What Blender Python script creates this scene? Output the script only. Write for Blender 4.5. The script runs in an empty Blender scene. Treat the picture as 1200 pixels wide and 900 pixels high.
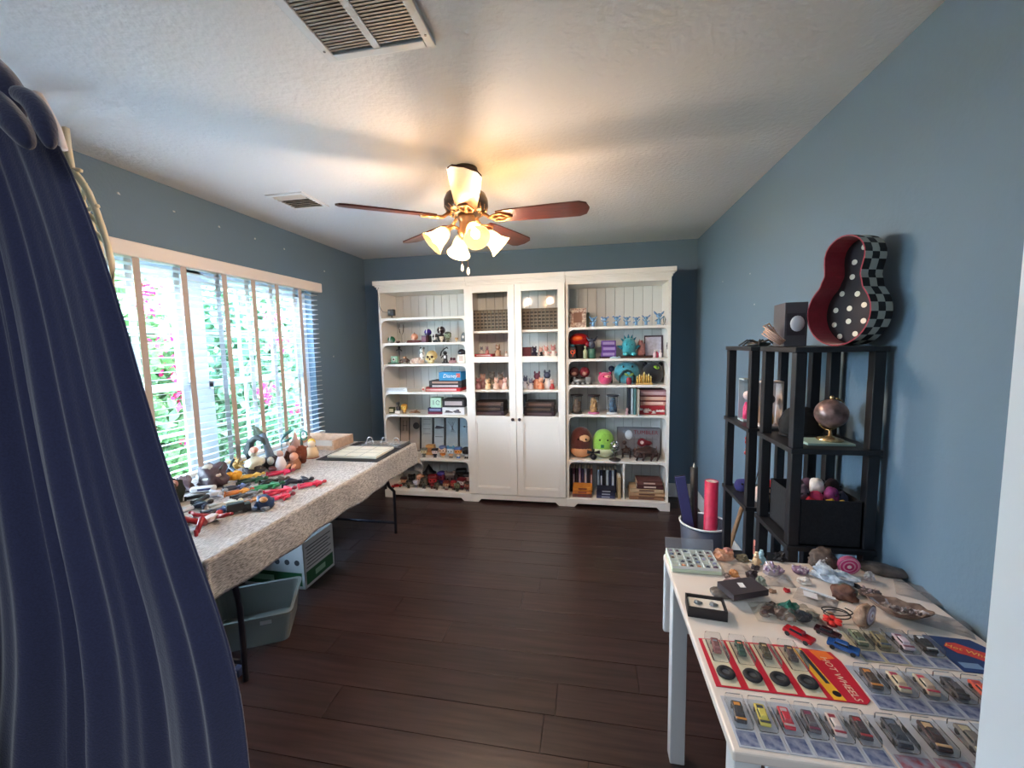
import bpy, bmesh, math, random
from mathutils import Vector, Matrix, noise, Euler
random.seed(7)
PI = math.pi
C = bpy.context.scene.collection
SC = bpy.context.scene

# ------------------------------------------------------------------ camera, world, lights, exposure
F_PX = 485.0
Yc = Vector((90, 47, -F_PX)).normalized()
Uc = Vector((-100, 5550, F_PX)); Uc = (Uc - Uc.dot(Yc) * Yc).normalized()
Xc = Yc.cross(Uc)
ROT = Matrix((Xc, Yc, Uc))            # rows = world axes expressed in camera axes
CAM = Vector((0, 0, 1.5))
cd = bpy.data.cameras.new('camera'); cam = bpy.data.objects.new('camera', cd); C.objects.link(cam)
cd.sensor_fit = 'HORIZONTAL'; cd.sensor_width = 36; cd.lens = 36 * F_PX / 1200; cd.clip_start = 0.02; cd.clip_end = 200
cam.matrix_world = Matrix.Translation(CAM) @ ROT.to_4x4()
SC.camera = cam

w = bpy.data.worlds.new('sky'); SC.world = w; w.use_nodes = True
nt = w.node_tree; bg = nt.nodes['Background']
tc = nt.nodes.new('ShaderNodeTexCoord'); sp = nt.nodes.new('ShaderNodeSeparateXYZ'); cr = nt.nodes.new('ShaderNodeValToRGB')
nt.links.new(tc.outputs['Generated'], sp.inputs[0]); nt.links.new(sp.outputs['Z'], cr.inputs[0]); nt.links.new(cr.outputs[0], bg.inputs[0])
cr.color_ramp.elements[0].color = (0.72, 0.88, 1.0, 1); cr.color_ramp.elements[1].color = (0.36, 0.62, 1.0, 1)
bg.inputs[1].default_value = 26

sd = bpy.data.lights.new('sun', 'SUN'); sun = bpy.data.objects.new('sun', sd); C.objects.link(sun)
sd.energy = 6; sd.angle = 0.01; sd.color = (1, .96, .88); sun.rotation_euler = (math.radians(12), math.radians(28), 0)

SC.view_settings.view_transform = 'Standard'; SC.view_settings.look = 'None'; SC.view_settings.gamma = 1
SC.view_settings.exposure = 1.6

def area(name, loc, rot, sx, sy, e, col=(1, 1, 1), portal=False):
    l = bpy.data.lights.new(name, 'AREA'); l.shape = 'RECTANGLE'; l.size = sx; l.size_y = sy; l.energy = e; l.color = col
    o = bpy.data.objects.new(name, l); C.objects.link(o); o.location = loc; o.rotation_euler = rot
    if portal: l.cycles.is_portal = True
    return o
area('window_portal', (-2.47, 2.16, 1.33), (0, -PI/2, 0), 1.4, 2.4, 1, portal=True)
area('hall_fill_light', (-.2, -1.2, 2.40), (0, 0, 0), 1.4, 1.4, 12, (.80, .90, 1.0))  # cool fill light added in the unseen hall; no real fixture stands for it

# ------------------------------------------------------------------ measuring helpers: a sight line met with a real plane
def ray(px, py): return (ROT @ Vector((px - 600, 450 - py, -F_PX))).normalized()
def onz(px, py, z):
    d = ray(px, py); return CAM + d * ((z - CAM.z) / d.z)
def ony(px, py, y):
    d = ray(px, py); return CAM + d * ((y - CAM.y) / d.y)
def onx(px, py, x):
    d = ray(px, py); return CAM + d * ((x - CAM.x) / d.x)

# ------------------------------------------------------------------ materials
def lin(c):
    r = []
    for v in c:
        v = v / 255; r.append(v / 12.92 if v <= .04045 else ((v + .055) / 1.055) ** 2.4)
    return (*r, 1)
MATS = {}
def mat(col, rough=.5, metal=0, var=0, scale=30, bump=0, coat=0, sheen=0, col2=None, stretch=None, spec=None, emis=0):
    key = (tuple(col), rough, metal, var, scale, bump, coat, sheen, tuple(col2) if col2 else None, stretch, spec, emis)
    if key in MATS: return MATS[key]
    m = bpy.data.materials.new('m_%d_%d_%d' % tuple(int(v) for v in col)); m.use_nodes = True; n = m.node_tree.nodes; L = m.node_tree.links
    p = n['Principled BSDF']; p.inputs['Base Color'].default_value = lin(col); p.inputs['Roughness'].default_value = rough
    p.inputs['Metallic'].default_value = metal; p.inputs['Coat Weight'].default_value = coat; p.inputs['Sheen Weight'].default_value = sheen
    if spec is not None: p.inputs['Specular IOR Level'].default_value = spec
    if emis: p.inputs['Emission Color'].default_value = lin(col); p.inputs['Emission Strength'].default_value = emis
    if var or bump:
        t = n.new('ShaderNodeTexCoord'); nz = n.new('ShaderNodeTexNoise'); nz.inputs['Scale'].default_value = scale; nz.inputs['Detail'].default_value = 5
        src = t.outputs['Object']
        if stretch:
            mp = n.new('ShaderNodeMapping'); mp.inputs['Scale'].default_value = stretch; L.new(src, mp.inputs[0]); src = mp.outputs[0]
        L.new(src, nz.inputs['Vector'])
        if var:
            r = n.new('ShaderNodeValToRGB'); a = lin(col); b = lin(col2) if col2 else tuple(x * (1 - var) for x in a[:3]) + (1,)
            r.color_ramp.elements[0].position = .36; r.color_ramp.elements[1].position = .64
            r.color_ramp.elements[0].color = b; r.color_ramp.elements[1].color = a
            L.new(nz.outputs['Fac'], r.inputs[0]); L.new(r.outputs[0], p.inputs['Base Color'])
        if bump:
            bp = n.new('ShaderNodeBump'); bp.inputs['Strength'].default_value = bump; bp.inputs['Distance'].default_value = .004
            L.new(nz.outputs['Fac'], bp.inputs['Height']); L.new(bp.outputs[0], p.inputs['Normal'])
    MATS[key] = m; return m
def clear(name, tint=(1, 1, 1), gloss=.12, body=0.0, bodycol=(230, 230, 230), rough=.05):
    m = bpy.data.materials.new(name); m.use_nodes = True; n = m.node_tree.nodes; L = m.node_tree.links
    n.remove(n['Principled BSDF']); o = n['Material Output']
    t = n.new('ShaderNodeBsdfTransparent'); t.inputs[0].default_value = (*tint, 1)
    g = n.new('ShaderNodeBsdfGlossy'); g.inputs['Roughness'].default_value = rough
    lw = n.new('ShaderNodeLayerWeight'); lw.inputs[0].default_value = gloss + .1
    mx = n.new('ShaderNodeMixShader'); L.new(lw.outputs['Fresnel'], mx.inputs[0]); L.new(t.outputs[0], mx.inputs[1]); L.new(g.outputs[0], mx.inputs[2])
    last = mx
    if body:
        d = n.new('ShaderNodeBsdfDiffuse'); d.inputs[0].default_value = lin(bodycol); m2 = n.new('ShaderNodeMixShader'); m2.inputs[0].default_value = body
        L.new(mx.outputs[0], m2.inputs[1]); L.new(d.outputs[0], m2.inputs[2]); last = m2
    L.new(last.outputs[0], o.inputs[0]); return m
GLASS = clear('window_glass', gloss=.05)
PLASTIC = clear('clear_plastic', (.97, .975, .98), .02, .04, rough=.12)
BAG = clear('bag_plastic', (.93, .94, .95), .16, .16, (235, 235, 240), .15)

# ------------------------------------------------------------------ mesh builder
class MB:
    def __init__(s): s.bm = bmesh.new(); s.mi = 0
    def _fin(s, verts, M=None, smooth=False):
        if M is not None: bmesh.ops.transform(s.bm, matrix=M, verts=verts)
        fs = {f for v in verts for f in v.link_faces}
        for f in fs: f.material_index = s.mi; f.smooth = smooth
        return s
    def box(s, x, y, z, sx, sy, sz, rot=None, bev=0, taper=None):   # centre, full size
        r = bmesh.ops.create_cube(s.bm, size=1); vs = r['verts']
        bmesh.ops.scale(s.bm, vec=(sx, sy, sz), verts=vs)
        if taper:
            for v in vs:
                if v.co.z > 0: v.co.x *= taper; v.co.y *= taper
        if bev:
            es = list({e for v in vs for e in v.link_edges})
            r2 = bmesh.ops.bevel(s.bm, geom=es, offset=bev, segments=2, affect='EDGES', profile=.5)
            vs = list({v for f in r2['faces'] for v in f.verts} | {v for v in vs if v.is_valid})
            fs = {f for v in vs for f in v.link_faces}; vs = list({v for f in fs for v in f.verts})
        M = Matrix.Translation((x, y, z))
        if rot is not None: M = M @ Euler(rot).to_matrix().to_4x4()
        return s._fin(vs, M)
    def b2(s, x0, x1, y0, y1, z0, z1, bev=0): return s.box((x0+x1)/2, (y0+y1)/2, (z0+z1)/2, x1-x0, y1-y0, z1-z0, bev=bev)
    def cyl(s, p0, p1, r0, r1=None, n=12, smooth=True, caps=True):
        p0 = Vector(p0); p1 = Vector(p1); d = p1 - p0; r1 = r0 if r1 is None else r1
        r = bmesh.ops.create_cone(s.bm, cap_ends=caps, segments=n, radius1=max(r0, 1e-5), radius2=max(r1, 1e-5), depth=d.length)
        M = Matrix.Translation((p0 + p1) / 2) @ d.to_track_quat('Z', 'Y').to_matrix().to_4x4()
        s._fin(r['verts'], M)
        if smooth:
            for f in {f for v in r['verts'] for f in v.link_faces}: f.smooth = len(f.verts) == 4
        return s
    def sph(s, x, y, z, rx, ry=None, rz=None, n=12, rot=None):
        ry = rx if ry is None else ry; rz = rx if rz is None else rz
        r = bmesh.ops.create_uvsphere(s.bm, u_segments=n, v_segments=max(6, n*2//3), radius=1)
        M = Matrix.Translation((x, y, z))
        if rot is not None: M = M @ Euler(rot).to_matrix().to_4x4()
        return s._fin(r['verts'], M @ Matrix.Diagonal((rx, ry, rz, 1)), True)
    def rock(s, x, y, z, rx, ry, rz, rough=.25, freq=1.6, seed=0, sub=3, flat=True, facet=False, rot=0):
        r = bmesh.ops.create_icosphere(s.bm, subdivisions=sub, radius=1); off = Vector((seed * 7.3, seed * 3.1, seed))
        for v in r['verts']:
            k = 1 + rough * noise.noise(v.co * freq + off) * 2 + rough * .5 * noise.noise(v.co * freq * 3 + off)
            v.co *= k
            if flat: v.co.z = max(v.co.z, -.55)
        zz = z + (.55 * rz if flat else 0)
        M = Matrix.Translation((x, y, zz)) @ Matrix.Rotation(rot, 4, 'Z') @ Matrix.Diagonal((rx, ry, rz, 1))
        return s._fin(r['verts'], M, not facet)
    def lathe(s, prof, x=0, y=0, z=0, n=16, M=None, smooth=True):
        rings = []
        for (r, h) in prof:
            rings.append([s.bm.verts.new((max(r, 1e-4) * math.cos(2*PI*i/n), max(r, 1e-4) * math.sin(2*PI*i/n), h)) for i in range(n)])
        for a, b in zip(rings, rings[1:]):
            for i in range(n): s.bm.faces.new((a[i], a[(i+1) % n], b[(i+1) % n], b[i]))
        vs = [v for r in rings for v in r]
        return s._fin(vs, (Matrix.Translation((x, y, z)) @ M) if M is not None else Matrix.Translation((x, y, z)), smooth)
    def tube(s, pts, r, n=6, closed=False):
        pts = [Vector(p) for p in pts]; rad = r if isinstance(r, (list, tuple)) else [r] * len(pts); rings = []; up = Vector((0, 0, 1))
        for i, p in enumerate(pts):
            a = pts[i-1] if (i or closed) else p; b = pts[(i+1) % len(pts)] if (i < len(pts)-1 or closed) else p
            t = (b - a).normalized(); u = t.cross(up)
            if u.length < .05: u = t.cross(Vector((1, 0, 0)))
            u.normalize(); v = t.cross(u)
            rings.append([s.bm.verts.new(p + (u * math.cos(2*PI*k/n) + v * math.sin(2*PI*k/n)) * rad[i]) for k in range(n)])
        seq = list(zip(rings, rings[1:])) + ([(rings[-1], rings[0])] if closed else [])
        for a, b in seq:
            for k in range(n): s.bm.faces.new((a[k], a[(k+1) % n], b[(k+1) % n], b[k]))
        if not closed: s.bm.faces.new(rings[0]); s.bm.faces.new(rings[-1])
        return s._fin([v for r_ in rings for v in r_], None, True)
    def prism(s, poly, z0, z1, M=None):
        a = [s.bm.verts.new((p[0], p[1], z0)) for p in poly]; b = [s.bm.verts.new((p[0], p[1], z1)) for p in poly]; n = len(poly)
        s.bm.faces.new(a[::-1]); s.bm.faces.new(b)
        for i in range(n): s.bm.faces.new((a[i], a[(i+1) % n], b[(i+1) % n], b[i]))
        return s._fin(a + b, M)
    def grid(s, fn, nu, nv, smooth=True):
        V = [[s.bm.verts.new(fn(i / nu, j / nv)) for i in range(nu + 1)] for j in range(nv + 1)]
        for j in range(nv):
            for i in range(nu): s.bm.faces.new((V[j][i], V[j][i+1], V[j+1][i+1], V[j+1][i]))
        return s._fin([v for r in V for v in r], None, smooth)
    def build(s, name, mats, parent=None, loc=None):
        bmesh.ops.recalc_face_normals(s.bm, faces=s.bm.faces)
        me = bpy.data.meshes.new(name); s.bm.to_mesh(me); s.bm.free()
        for m in (mats if isinstance(mats, (list, tuple)) else [mats]): me.materials.append(m)
        o = bpy.data.objects.new(name, me); C.objects.link(o)
        if parent is not None: o.parent = parent
        if loc is not None: o.location = loc
        return o
def thing(name, label, cat, loc=(0, 0, 0), rz=0, group=None):
    o = bpy.data.objects.new(name, None); C.objects.link(o); o.location = loc; o.rotation_euler = (0, 0, rz); o.empty_display_size = .05
    return tag(o, label, cat, group)
def tag(o, label, cat, group=None):
    o['label'] = label; o['category'] = cat
    if group: o['group'] = group
    return o
def struct(o, label=None):
    o['kind'] = 'structure'
    if label: o['label'] = label
    return o
def stuff(o): o['kind'] = 'stuff'; return o
def text(s, size, name, m, parent, M, depth=.0006, shear=0):
    cu = bpy.data.curves.new('t', 'FONT'); cu.body = s; cu.size = size; cu.extrude = depth; cu.align_x = 'CENTER'; cu.align_y = 'CENTER'; cu.shear = shear; cu.resolution_u = 2
    t = bpy.data.objects.new('t', cu); C.objects.link(t); bpy.context.view_layer.update()
    me = bpy.data.meshes.new_from_object(t); bpy.data.objects.remove(t)
    me.materials.clear(); me.materials.append(m); me.transform(M)
    o = bpy.data.objects.new(name, me); C.objects.link(o); o.parent = parent; return o
FACE_FRONT = Matrix.Rotation(PI/2, 4, 'X')   # text standing up, read from -y
def arr(p0, p1, n): return [p0 + (p1 - p0) * i / (n - 1) for i in range(n)]

# ================================================================== the room
XL, XR, YB, YF, H = -2.35, .985, 4.14, .55, 2.44
def bumpy_paint(name, col, scale, strength, dist=.003, rough=.75):
    m = bpy.data.materials.new(name); m.use_nodes = True; n = m.node_tree.nodes; L = m.node_tree.links; p = n['Principled BSDF']
    p.inputs['Base Color'].default_value = lin(col); p.inputs['Roughness'].default_value = rough
    t = n.new('ShaderNodeTexCoord'); a = n.new('ShaderNodeTexNoise'); a.inputs['Scale'].default_value = scale; a.inputs['Detail'].default_value = 4
    b = n.new('ShaderNodeBump'); b.inputs['Strength'].default_value = strength; b.inputs['Distance'].default_value = dist
    L.new(t.outputs['Object'], a.inputs['Vector']); L.new(a.outputs['Fac'], b.inputs['Height']); L.new(b.outputs[0], p.inputs['Normal']); return m
WALL = bumpy_paint('blue_wall_paint', (102, 124, 142), 60, .35)
CEIL = bumpy_paint('textured_ceiling_paint', (214, 214, 214), 48, .6, .006)
HALL = bumpy_paint('hall_paint', (205, 208, 212), 60, .2)
WHITE = mat((226, 224, 220), .35)
TRIM = mat((222, 228, 234), .4)

# floor of separate planks, each slightly different
FL = bpy.data.materials.new('dark_plank_wood'); FL.use_nodes = True
n = FL.node_tree.nodes; L = FL.node_tree.links; p = n['Principled BSDF']; p.inputs['Roughness'].default_value = .34
t = n.new('ShaderNodeTexCoord'); oi = n.new('ShaderNodeObjectInfo'); mp = n.new('ShaderNodeMapping'); mp.inputs['Scale'].default_value = (1.5, 22, 22)
ad = n.new('ShaderNodeVectorMath'); ad.operation = 'ADD'; sc_ = n.new('ShaderNodeVectorMath'); sc_.operation = 'SCALE'; sc_.inputs[3].default_value = 40
L.new(oi.outputs['Location'], sc_.inputs[0]); L.new(t.outputs['Object'], ad.inputs[0]); L.new(sc_.outputs[0], ad.inputs[1]); L.new(ad.outputs[0], mp.inputs[0])
nz = n.new('ShaderNodeTexNoise'); nz.inputs['Scale'].default_value = 2.2; nz.inputs['Detail'].default_value = 7; L.new(mp.outputs[0], nz.inputs['Vector'])
r = n.new('ShaderNodeValToRGB'); r.color_ramp.elements[0].position = .3; r.color_ramp.elements[1].position = .75
r.color_ramp.elements[0].color = lin((42, 27, 26)); r.color_ramp.elements[1].color = lin((68, 48, 45)); L.new(nz.outputs['Fac'], r.inputs[0])
hv = n.new('ShaderNodeHueSaturation'); ml = n.new('ShaderNodeMath'); ml.operation = 'MULTIPLY_ADD'; ml.inputs[1].default_value = .22; ml.inputs[2].default_value = .9
L.new(oi.outputs['Random'], ml.inputs[0]); L.new(ml.outputs[0], hv.inputs['Value']); L.new(r.outputs[0], hv.inputs['Color']); L.new(hv.outputs[0], p.inputs['Base Color'])
bp = n.new('ShaderNodeBump'); bp.inputs['Strength'].default_value = .25; bp.inputs['Distance'].default_value = .002; L.new(nz.outputs['Fac'], bp.inputs['Height']); L.new(bp.outputs[0], p.inputs['Normal'])
fl = struct(MB().b2(XL, XR, YF-.15, YB, -.06, -.006).build('floor', mat((26, 15, 13), .6)), 'dark brown wooden plank floor')
PW = .164; y = YF - .15; row = 0
pm = {}
while y < YB - .001:
    x = XL - random.random() * .9
    y1 = min(y + PW, YB)
    while x < XR:
        ln = random.choice((.9, 1.2, 1.5)); x0 = max(x, XL); x1 = min(x + ln, XR); x += ln
        if x1 - x0 < .03: continue
        k = (round(x1-x0, 3), round(y1-y, 3))
        if k not in pm:
            o = MB().box(0, 0, -.003, x1-x0-.0022, y1-y-.0024, .006, bev=.0009).build('plank', FL, fl); pm[k] = o.data
        else:
            o = bpy.data.objects.new('plank', pm[k]); C.objects.link(o); o.parent = fl
        o.location = ((x0+x1)/2, (y+y1)/2, random.uniform(-.0004, .0004))
    y = y1; row += 1

struct(MB().b2(XL-.15, XR+.15, .40, YB+.15, H, H+.1).build('ceiling', CEIL), 'white textured ceiling')
struct(MB().b2(XL, XR, YB, YB+.12, -.06, H).build('wall_back', WALL), 'blue back wall')
struct(MB().b2(XR, XR+.12, .43, YB+.12, -.06, H).build('wall_right', WALL), 'blue right wall')
# left wall with the window opening
WY0, WY1, WZ0, WZ1 = .95, 3.24, .66, 2.01
b = MB(); b.b2(XL-.15, XL, .43, WY0, -.06, H); b.b2(XL-.15, XL, WY1, YB+.12, -.06, H); b.b2(XL-.15, XL, WY0, WY1, -.06, WZ0); b.b2(XL-.15, XL, WY0, WY1, WZ1, H)
struct(b.build('wall_left', WALL), 'blue left wall with the wide window')
# front wall with the doorway the picture is taken through
OX0, OX1 = -1.25, .467
b = MB(); b.b2(XL, OX0-.02, .43, YF, -.06, H); b.b2(OX1+.02, XR, .43, YF, -.06, H); b.b2(OX0-.02, OX1+.02, .43, YF, 2.16, H)
struct(b.build('wall_front', WALL))
b = MB(); b.b2(OX1, OX1+.02, .42, YF+.008, 0, 2.14); b.b2(OX0-.02, OX0, .42, YF+.008, 0, 2.14); b.b2(OX0-.02, OX1+.02, .42, YF+.008, 2.14, 2.16)
b.b2(OX1+.004, OX1+.075, .412, .432, 0, 2.2, bev=.004); b.b2(OX0-.075, OX0-.004, .412, .432, 0, 2.2); b.b2(OX0-.075, OX1+.075, .412, .432, 2.2, 2.27)
b.b2(OX1+.004, OX1+.075, YF-.002, YF+.014, 0, 2.2, bev=.004)
struct(b.build('trim_1', TRIM), 'white door frame at the right edge')
BB = mat((214, 216, 216), .4)
struct(MB().b2(-2.35, XR, YB-.016, YB, 0, .135, bev=.004).build('baseboard_back', BB)); struct(MB().b2(XR-.016, XR, YF, YB-.016, 0, .135, bev=.004).build('baseboard_right', BB))
struct(MB().b2(XL, XL+.016, YF, YB-.016, 0, .135).build('baseboard_left', BB))
# hall behind the camera
b = MB(); b.b2(-2.2, 1.6, -2.7, -2.6, 0, H); b.b2(-2.3, -2.2, -2.7, .43, 0, H); b.b2(1.6, 1.7, -2.7, .43, 0, H); b.b2(-2.3, -2.2, .40, .43, 0, H)
b.b2(1.1, 1.7, .40, .43, 0, H); b.b2(-2.3, 1.7, -2.7, .40, H, H+.1)
struct(b.build('wall_hall', HALL)); struct(MB().b2(-2.3, 1.7, -2.7, .40, -.06, 0).build('floor_hall', mat((52, 32, 28), .4)))

# small wall scuffs where putty shows (left wall and right wall)
SC_M = mat((196, 200, 204), .8)
sc = MB()
for (px, py) in ((139, 227), (204, 248), (257, 266), (299, 280), (333, 292), (380, 318), (391, 418), (367, 378)):
    q = onx(px, py, XL + .0008); sc.rock(q.x, q.y, q.z-.004, .0008, .009, .008, .4, 2, px, 1)
for (px, py) in ((879, 321), (884, 357), (847, 330)):
    q = onx(px, py, XR - .0008); sc.rock(q.x, q.y, q.z-.003, .0008, .006, .006, .4, 2, px, 1)
struct(sc.build('wall_scuffs', SC_M), 'small pale putty spots on the blue walls')

# ------------------------------------------------------------------ window
win = struct(bpy.data.objects.new('window_1', None), 'wide white framed window behind the blind'); C.objects.link(win)
FRM = mat((205, 216, 226), .45)
xo, xi = XL-.13, XL-.06
b = MB(); b.b2(xo, xi, WY0, WY0+.045, WZ0, WZ1); b.b2(xo, xi, WY1-.045, WY1, WZ0, WZ1); b.b2(xo, xi, WY0, WY1, WZ0, WZ0+.045); b.b2(xo, xi, WY0, WY1, WZ1-.045, WZ1)
b.b2(xo, xi, 2.14, 2.26, WZ0, WZ1); b.build('window_frame', FRM, win)
for (a, c) in ((WY0+.045, 2.14), (2.26, WY1-.045)):
    for (z0, z1, dx) in ((WZ0+.045, 1.31, .015), (1.27, WZ1-.045, -.01)):
        s = MB(); x0 = xo+.02+dx; x1 = x0+.03
        s.b2(x0, x1, a, a+.035, z0, z1); s.b2(x0, x1, c-.035, c, z0, z1); s.b2(x0, x1, a, c, z0, z0+.04); s.b2(x0, x1, a, c, z1-.04, z1)
        so = s.build('sash', FRM, win)
        m = MB()
        for k in (1, 2): yy = a + (c-a)*k/3; m.b2(x0+.008, x1-.008, yy-.009, yy+.009, z0+.04, z1-.04)
        m.b2(x0+.009, x1-.009, a+.035, c-.035, (z0+z1)/2-.009, (z0+z1)/2+.009); m.build('muntin', FRM, so)
        MB().b2(x0+.013, x0+.016, a+.035, c-.035, z0+.04, z1-.04).build('pane', GLASS, so)
MB().b2(XL-.06, XL+.02, WY0-.02, WY1+.02, WZ0-.02, WZ0, bev=.003).build('window_sill', FRM, win)

# ------------------------------------------------------------------ blind
SLAT = bpy.data.materials.new('white_slat'); SLAT.use_nodes = True
n = SLAT.node_tree.nodes; L = SLAT.node_tree.links; p = n['Principled BSDF']; p.inputs['Base Color'].default_value = lin((232, 236, 238)); p.inputs['Roughness'].default_value = .4
tr = n.new('ShaderNodeBsdfTranslucent'); tr.inputs[0].default_value = lin((225, 232, 238)); mx = n.new('ShaderNodeMixShader'); mx.inputs[0].default_value = .3
L.new(p.outputs[0], mx.inputs[1]); L.new(tr.outputs[0], mx.inputs[2]); L.new(mx.outputs[0], n['Material Output'].inputs[0])
bl = thing('window_blind', 'wide white slatted blind with tan ladder tapes covering the window', 'blind', (XL+.034, 0, 0))
MB().b2(-.03, .045, WY0-.05, 3.29, 1.985, 2.062, bev=.006).build('valance', mat((228, 218, 212), .5), bl)
zz = 1.955; sm = None
while zz > .80:
    o = MB().box(0, 0, 0, .046, 3.245-.93, .0028, rot=(0, math.radians(-6), 0)).build('slat', SLAT, bl) if sm is None else bpy.data.objects.new('slat', sm)
    if sm is None: sm = o.data
    else: C.objects.link(o); o.parent = bl
    o.location = (0, (3.245+.93)/2, zz); zz -= .0405
MB().b2(-.024, .024, .93, 3.245, .765, .785, bev=.003).build('bottom_rail', mat((232, 236, 238), .4), bl)
TAPE = mat((186, 172, 162), .8); TAPE2 = mat((205, 205, 206), .8)
for yy in (1.03, 1.285, 1.54, 1.79, 2.045, 2.317, 2.549, 2.771, 3.023):
    MB().b2(.0265, .0280, yy-.018, yy+.018, .77, 1.985).build('ladder_tape', TAPE, bl)
    MB().b2(-.0280, -.0265, yy-.018, yy+.018, .77, 1.985).build('ladder_tape', TAPE2, bl)

# ------------------------------------------------------------------ garden outside
struct(MB().b2(-30, XL-.15, -12, 30, -.5, -.3).build('ground', mat((90, 112, 66), .9, var=.4, scale=2)), 'lawn outside the window')
def bush(x, y, r, h, label, leafcol, flower=None, nleaf=5000, seed=0):
    rnd = random.Random(seed); t = thing('flowering_bush', label, 'bush', (x, y, -.3))
    st = MB()
    for k in range(7):
        a = rnd.uniform(0, 2*PI); st.tube([(0, 0, 0), (math.cos(a)*r*.3, math.sin(a)*r*.3, h*.4), (math.cos(a)*r*.6, math.sin(a)*r*.6, h*.8)], [.03, .02, .008], 5)
    st.build('stem', mat((110, 90, 70), .8), t)
    def leaves(cnt, size, ctr=None, rr=None):
        vs = []; fs = []
        for i in range(cnt):
            d = Vector((rnd.gauss(0, 1), rnd.gauss(0, 1), rnd.gauss(0, 1))).normalized()
            if ctr is None:
                k = rnd.uniform(.55, 1.0) * (1 + .25 * noise.noise(d * 3 + Vector((seed, 0, 0)))); c = Vector((d.x*r*k, d.y*r*k, h*.55 + d.z*h*.47*k))
            else: c = ctr + d * rr * rnd.uniform(0, 1)
            u = Vector((rnd.gauss(0, 1), rnd.gauss(0, 1), rnd.gauss(0, 1))).normalized(); v = u.orthogonal().normalized(); s = size * rnd.uniform(.6, 1.3); j = len(vs)
            vs += [c - u*s, c + v*s*.45, c + u*s, c - v*s*.45]; fs.append((j, j+1, j+2, j+3))
        return vs, fs
    vs, fs = leaves(nleaf, .065); me = bpy.data.meshes.new('foliage'); me.from_pydata(vs, [], fs); me.materials.append(leafcol)
    o = bpy.data.objects.new('foliage', me); C.objects.link(o); o.parent = t; stuff(o)
    if flower:
        vs = []; fs = []
        for i in range(26):
            a = rnd.uniform(0, 2*PI); el = rnd.uniform(-.5, 1.2); d = Vector((math.cos(a)*math.cos(el), math.sin(a)*math.cos(el), math.sin(el)))
            c = Vector((d.x*r, d.y*r, h*.55 + d.z*h*.47)); v2, f2 = leaves(45, .035, c, .13); j = len(vs); vs += v2; fs += [tuple(q + j for q in f) for f in f2]
        me = bpy.data.meshes.new('flowers'); me.from_pydata(vs, [], fs); me.materials.append(flower); o = bpy.data.objects.new('flowers', me); C.objects.link(o); o.parent = t; stuff(o)
LEAF1 = mat((70, 106, 46), .6, var=.5, scale=3, col2=(96, 132, 80)); LEAF2 = mat((96, 138, 104), .6, var=.4, scale=2, col2=(70, 104, 70)); PINK = mat((200, 16, 90), .6)
bush(-3.9, 2.6, .7, 2.5, 'leafy garden bush with pink blossom nearest the window, seen through left slats', LEAF1, PINK, 12000, 1)
bush(-4.0, 4.3, .8, 2.8, 'tall garden bush with pink blossom seen through the middle of the blind', LEAF2, PINK, 12000, 2)
bush(-4.4, 6.2, 1.0, 3.1, 'far garden bush with magenta blossom seen at the right of the blind', LEAF1, PINK, 12000, 3)
bush(-6.3, 3.6, 1.2, 3.0, 'pale green shrub standing at the back of the garden, left', LEAF2, None, 12000, 4)
bush(-6.6, 7.6, 1.3, 3.2, 'pale green shrub standing at the back of the garden, right', LEAF2, None, 12000, 5)
fe = thing('garden_fence', 'pale board fence at the back of the garden', 'fence', (-8.2, 5, -.3))
pl = None
for k in range(60):
    if pl is None: o = MB().box(0, 0, .9, .02, .19, 1.8).build('fence_board', mat((120, 140, 142), .7), fe); pl = o.data
    else: o = bpy.data.objects.new('fence_board', pl); C.objects.link(o); o.parent = fe
    o.location = (0, -6 + k*.2, 0)

# ------------------------------------------------------------------ ceiling vents
GR = mat((190, 192, 192), .4, .2); DK = mat((95, 92, 88), .7)
v = thing('return_air_grille', 'large white return air grille with two grey louvred panels in ceiling', 'vent', (-.645, 1.03, H))
b = MB(); X0, X1, Y0, Y1 = -.182, .182, -.28, .28
b.b2(X0, X0+.03, Y0, Y1, -.014, 0, bev=.003); b.b2(X1-.03, X1, Y0, Y1, -.014, 0, bev=.003); b.b2(X0+.03, X1-.03, Y1-.03, Y1, -.014, 0, bev=.003); b.b2(X0+.03, X1-.03, Y0, Y0+.03, -.014, 0, bev=.003); b.b2(-.012, .012, Y0+.03, Y1-.03, -.013, 0)
b.build('frame', mat((206, 210, 212), .4), v); MB().b2(X0+.03, X1-.03, Y0+.03, Y1-.03, -.003, 0).build('filter', mat((70, 66, 62), .9), v)
lm = None
for k in range(41):
    yy = Y0+.04 + k*.012
    for xa, xb in ((X0+.03, -.012), (.012, X1-.03)):
        if lm is None: o = MB().box(0, 0, 0, xb-xa, .011, .0012, rot=(.18, 0, 0)).build('louvre', mat((128, 124, 120), .5), v); lm = o.data
        else: o = bpy.data.objects.new('louvre', lm); C.objects.link(o); o.parent = v
        o.location = ((xa+xb)/2, yy, -.008)
b = MB()
for sx in (X0+.015, X1-.015): b.cyl((sx, Y1-.05, -.0155), (sx, Y1-.05, -.013), .004, n=8)
b.build('screw', mat((120, 120, 120), .4, .8), v)
v = thing('supply_vent', 'small white ceiling supply vent near the left wall', 'vent', (-1.81, 2.435, H))
b = MB(); a = .125; b.b2(-a, -a+.025, -a-.01, a+.01, -.008, 0); b.b2(a-.025, a, -a-.01, a+.01, -.008, 0); b.b2(-a+.025, a-.025, a-.015, a+.01, -.008, 0); b.b2(-a+.025, a-.025, -a-.01, -a+.015, -.008, 0)
b.build('frame', mat((215, 214, 210), .4), v); MB().b2(-a+.025, a-.025, -a+.015, a-.015, -.0015, 0).build('duct', mat((48, 46, 46), .9), v)
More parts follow.
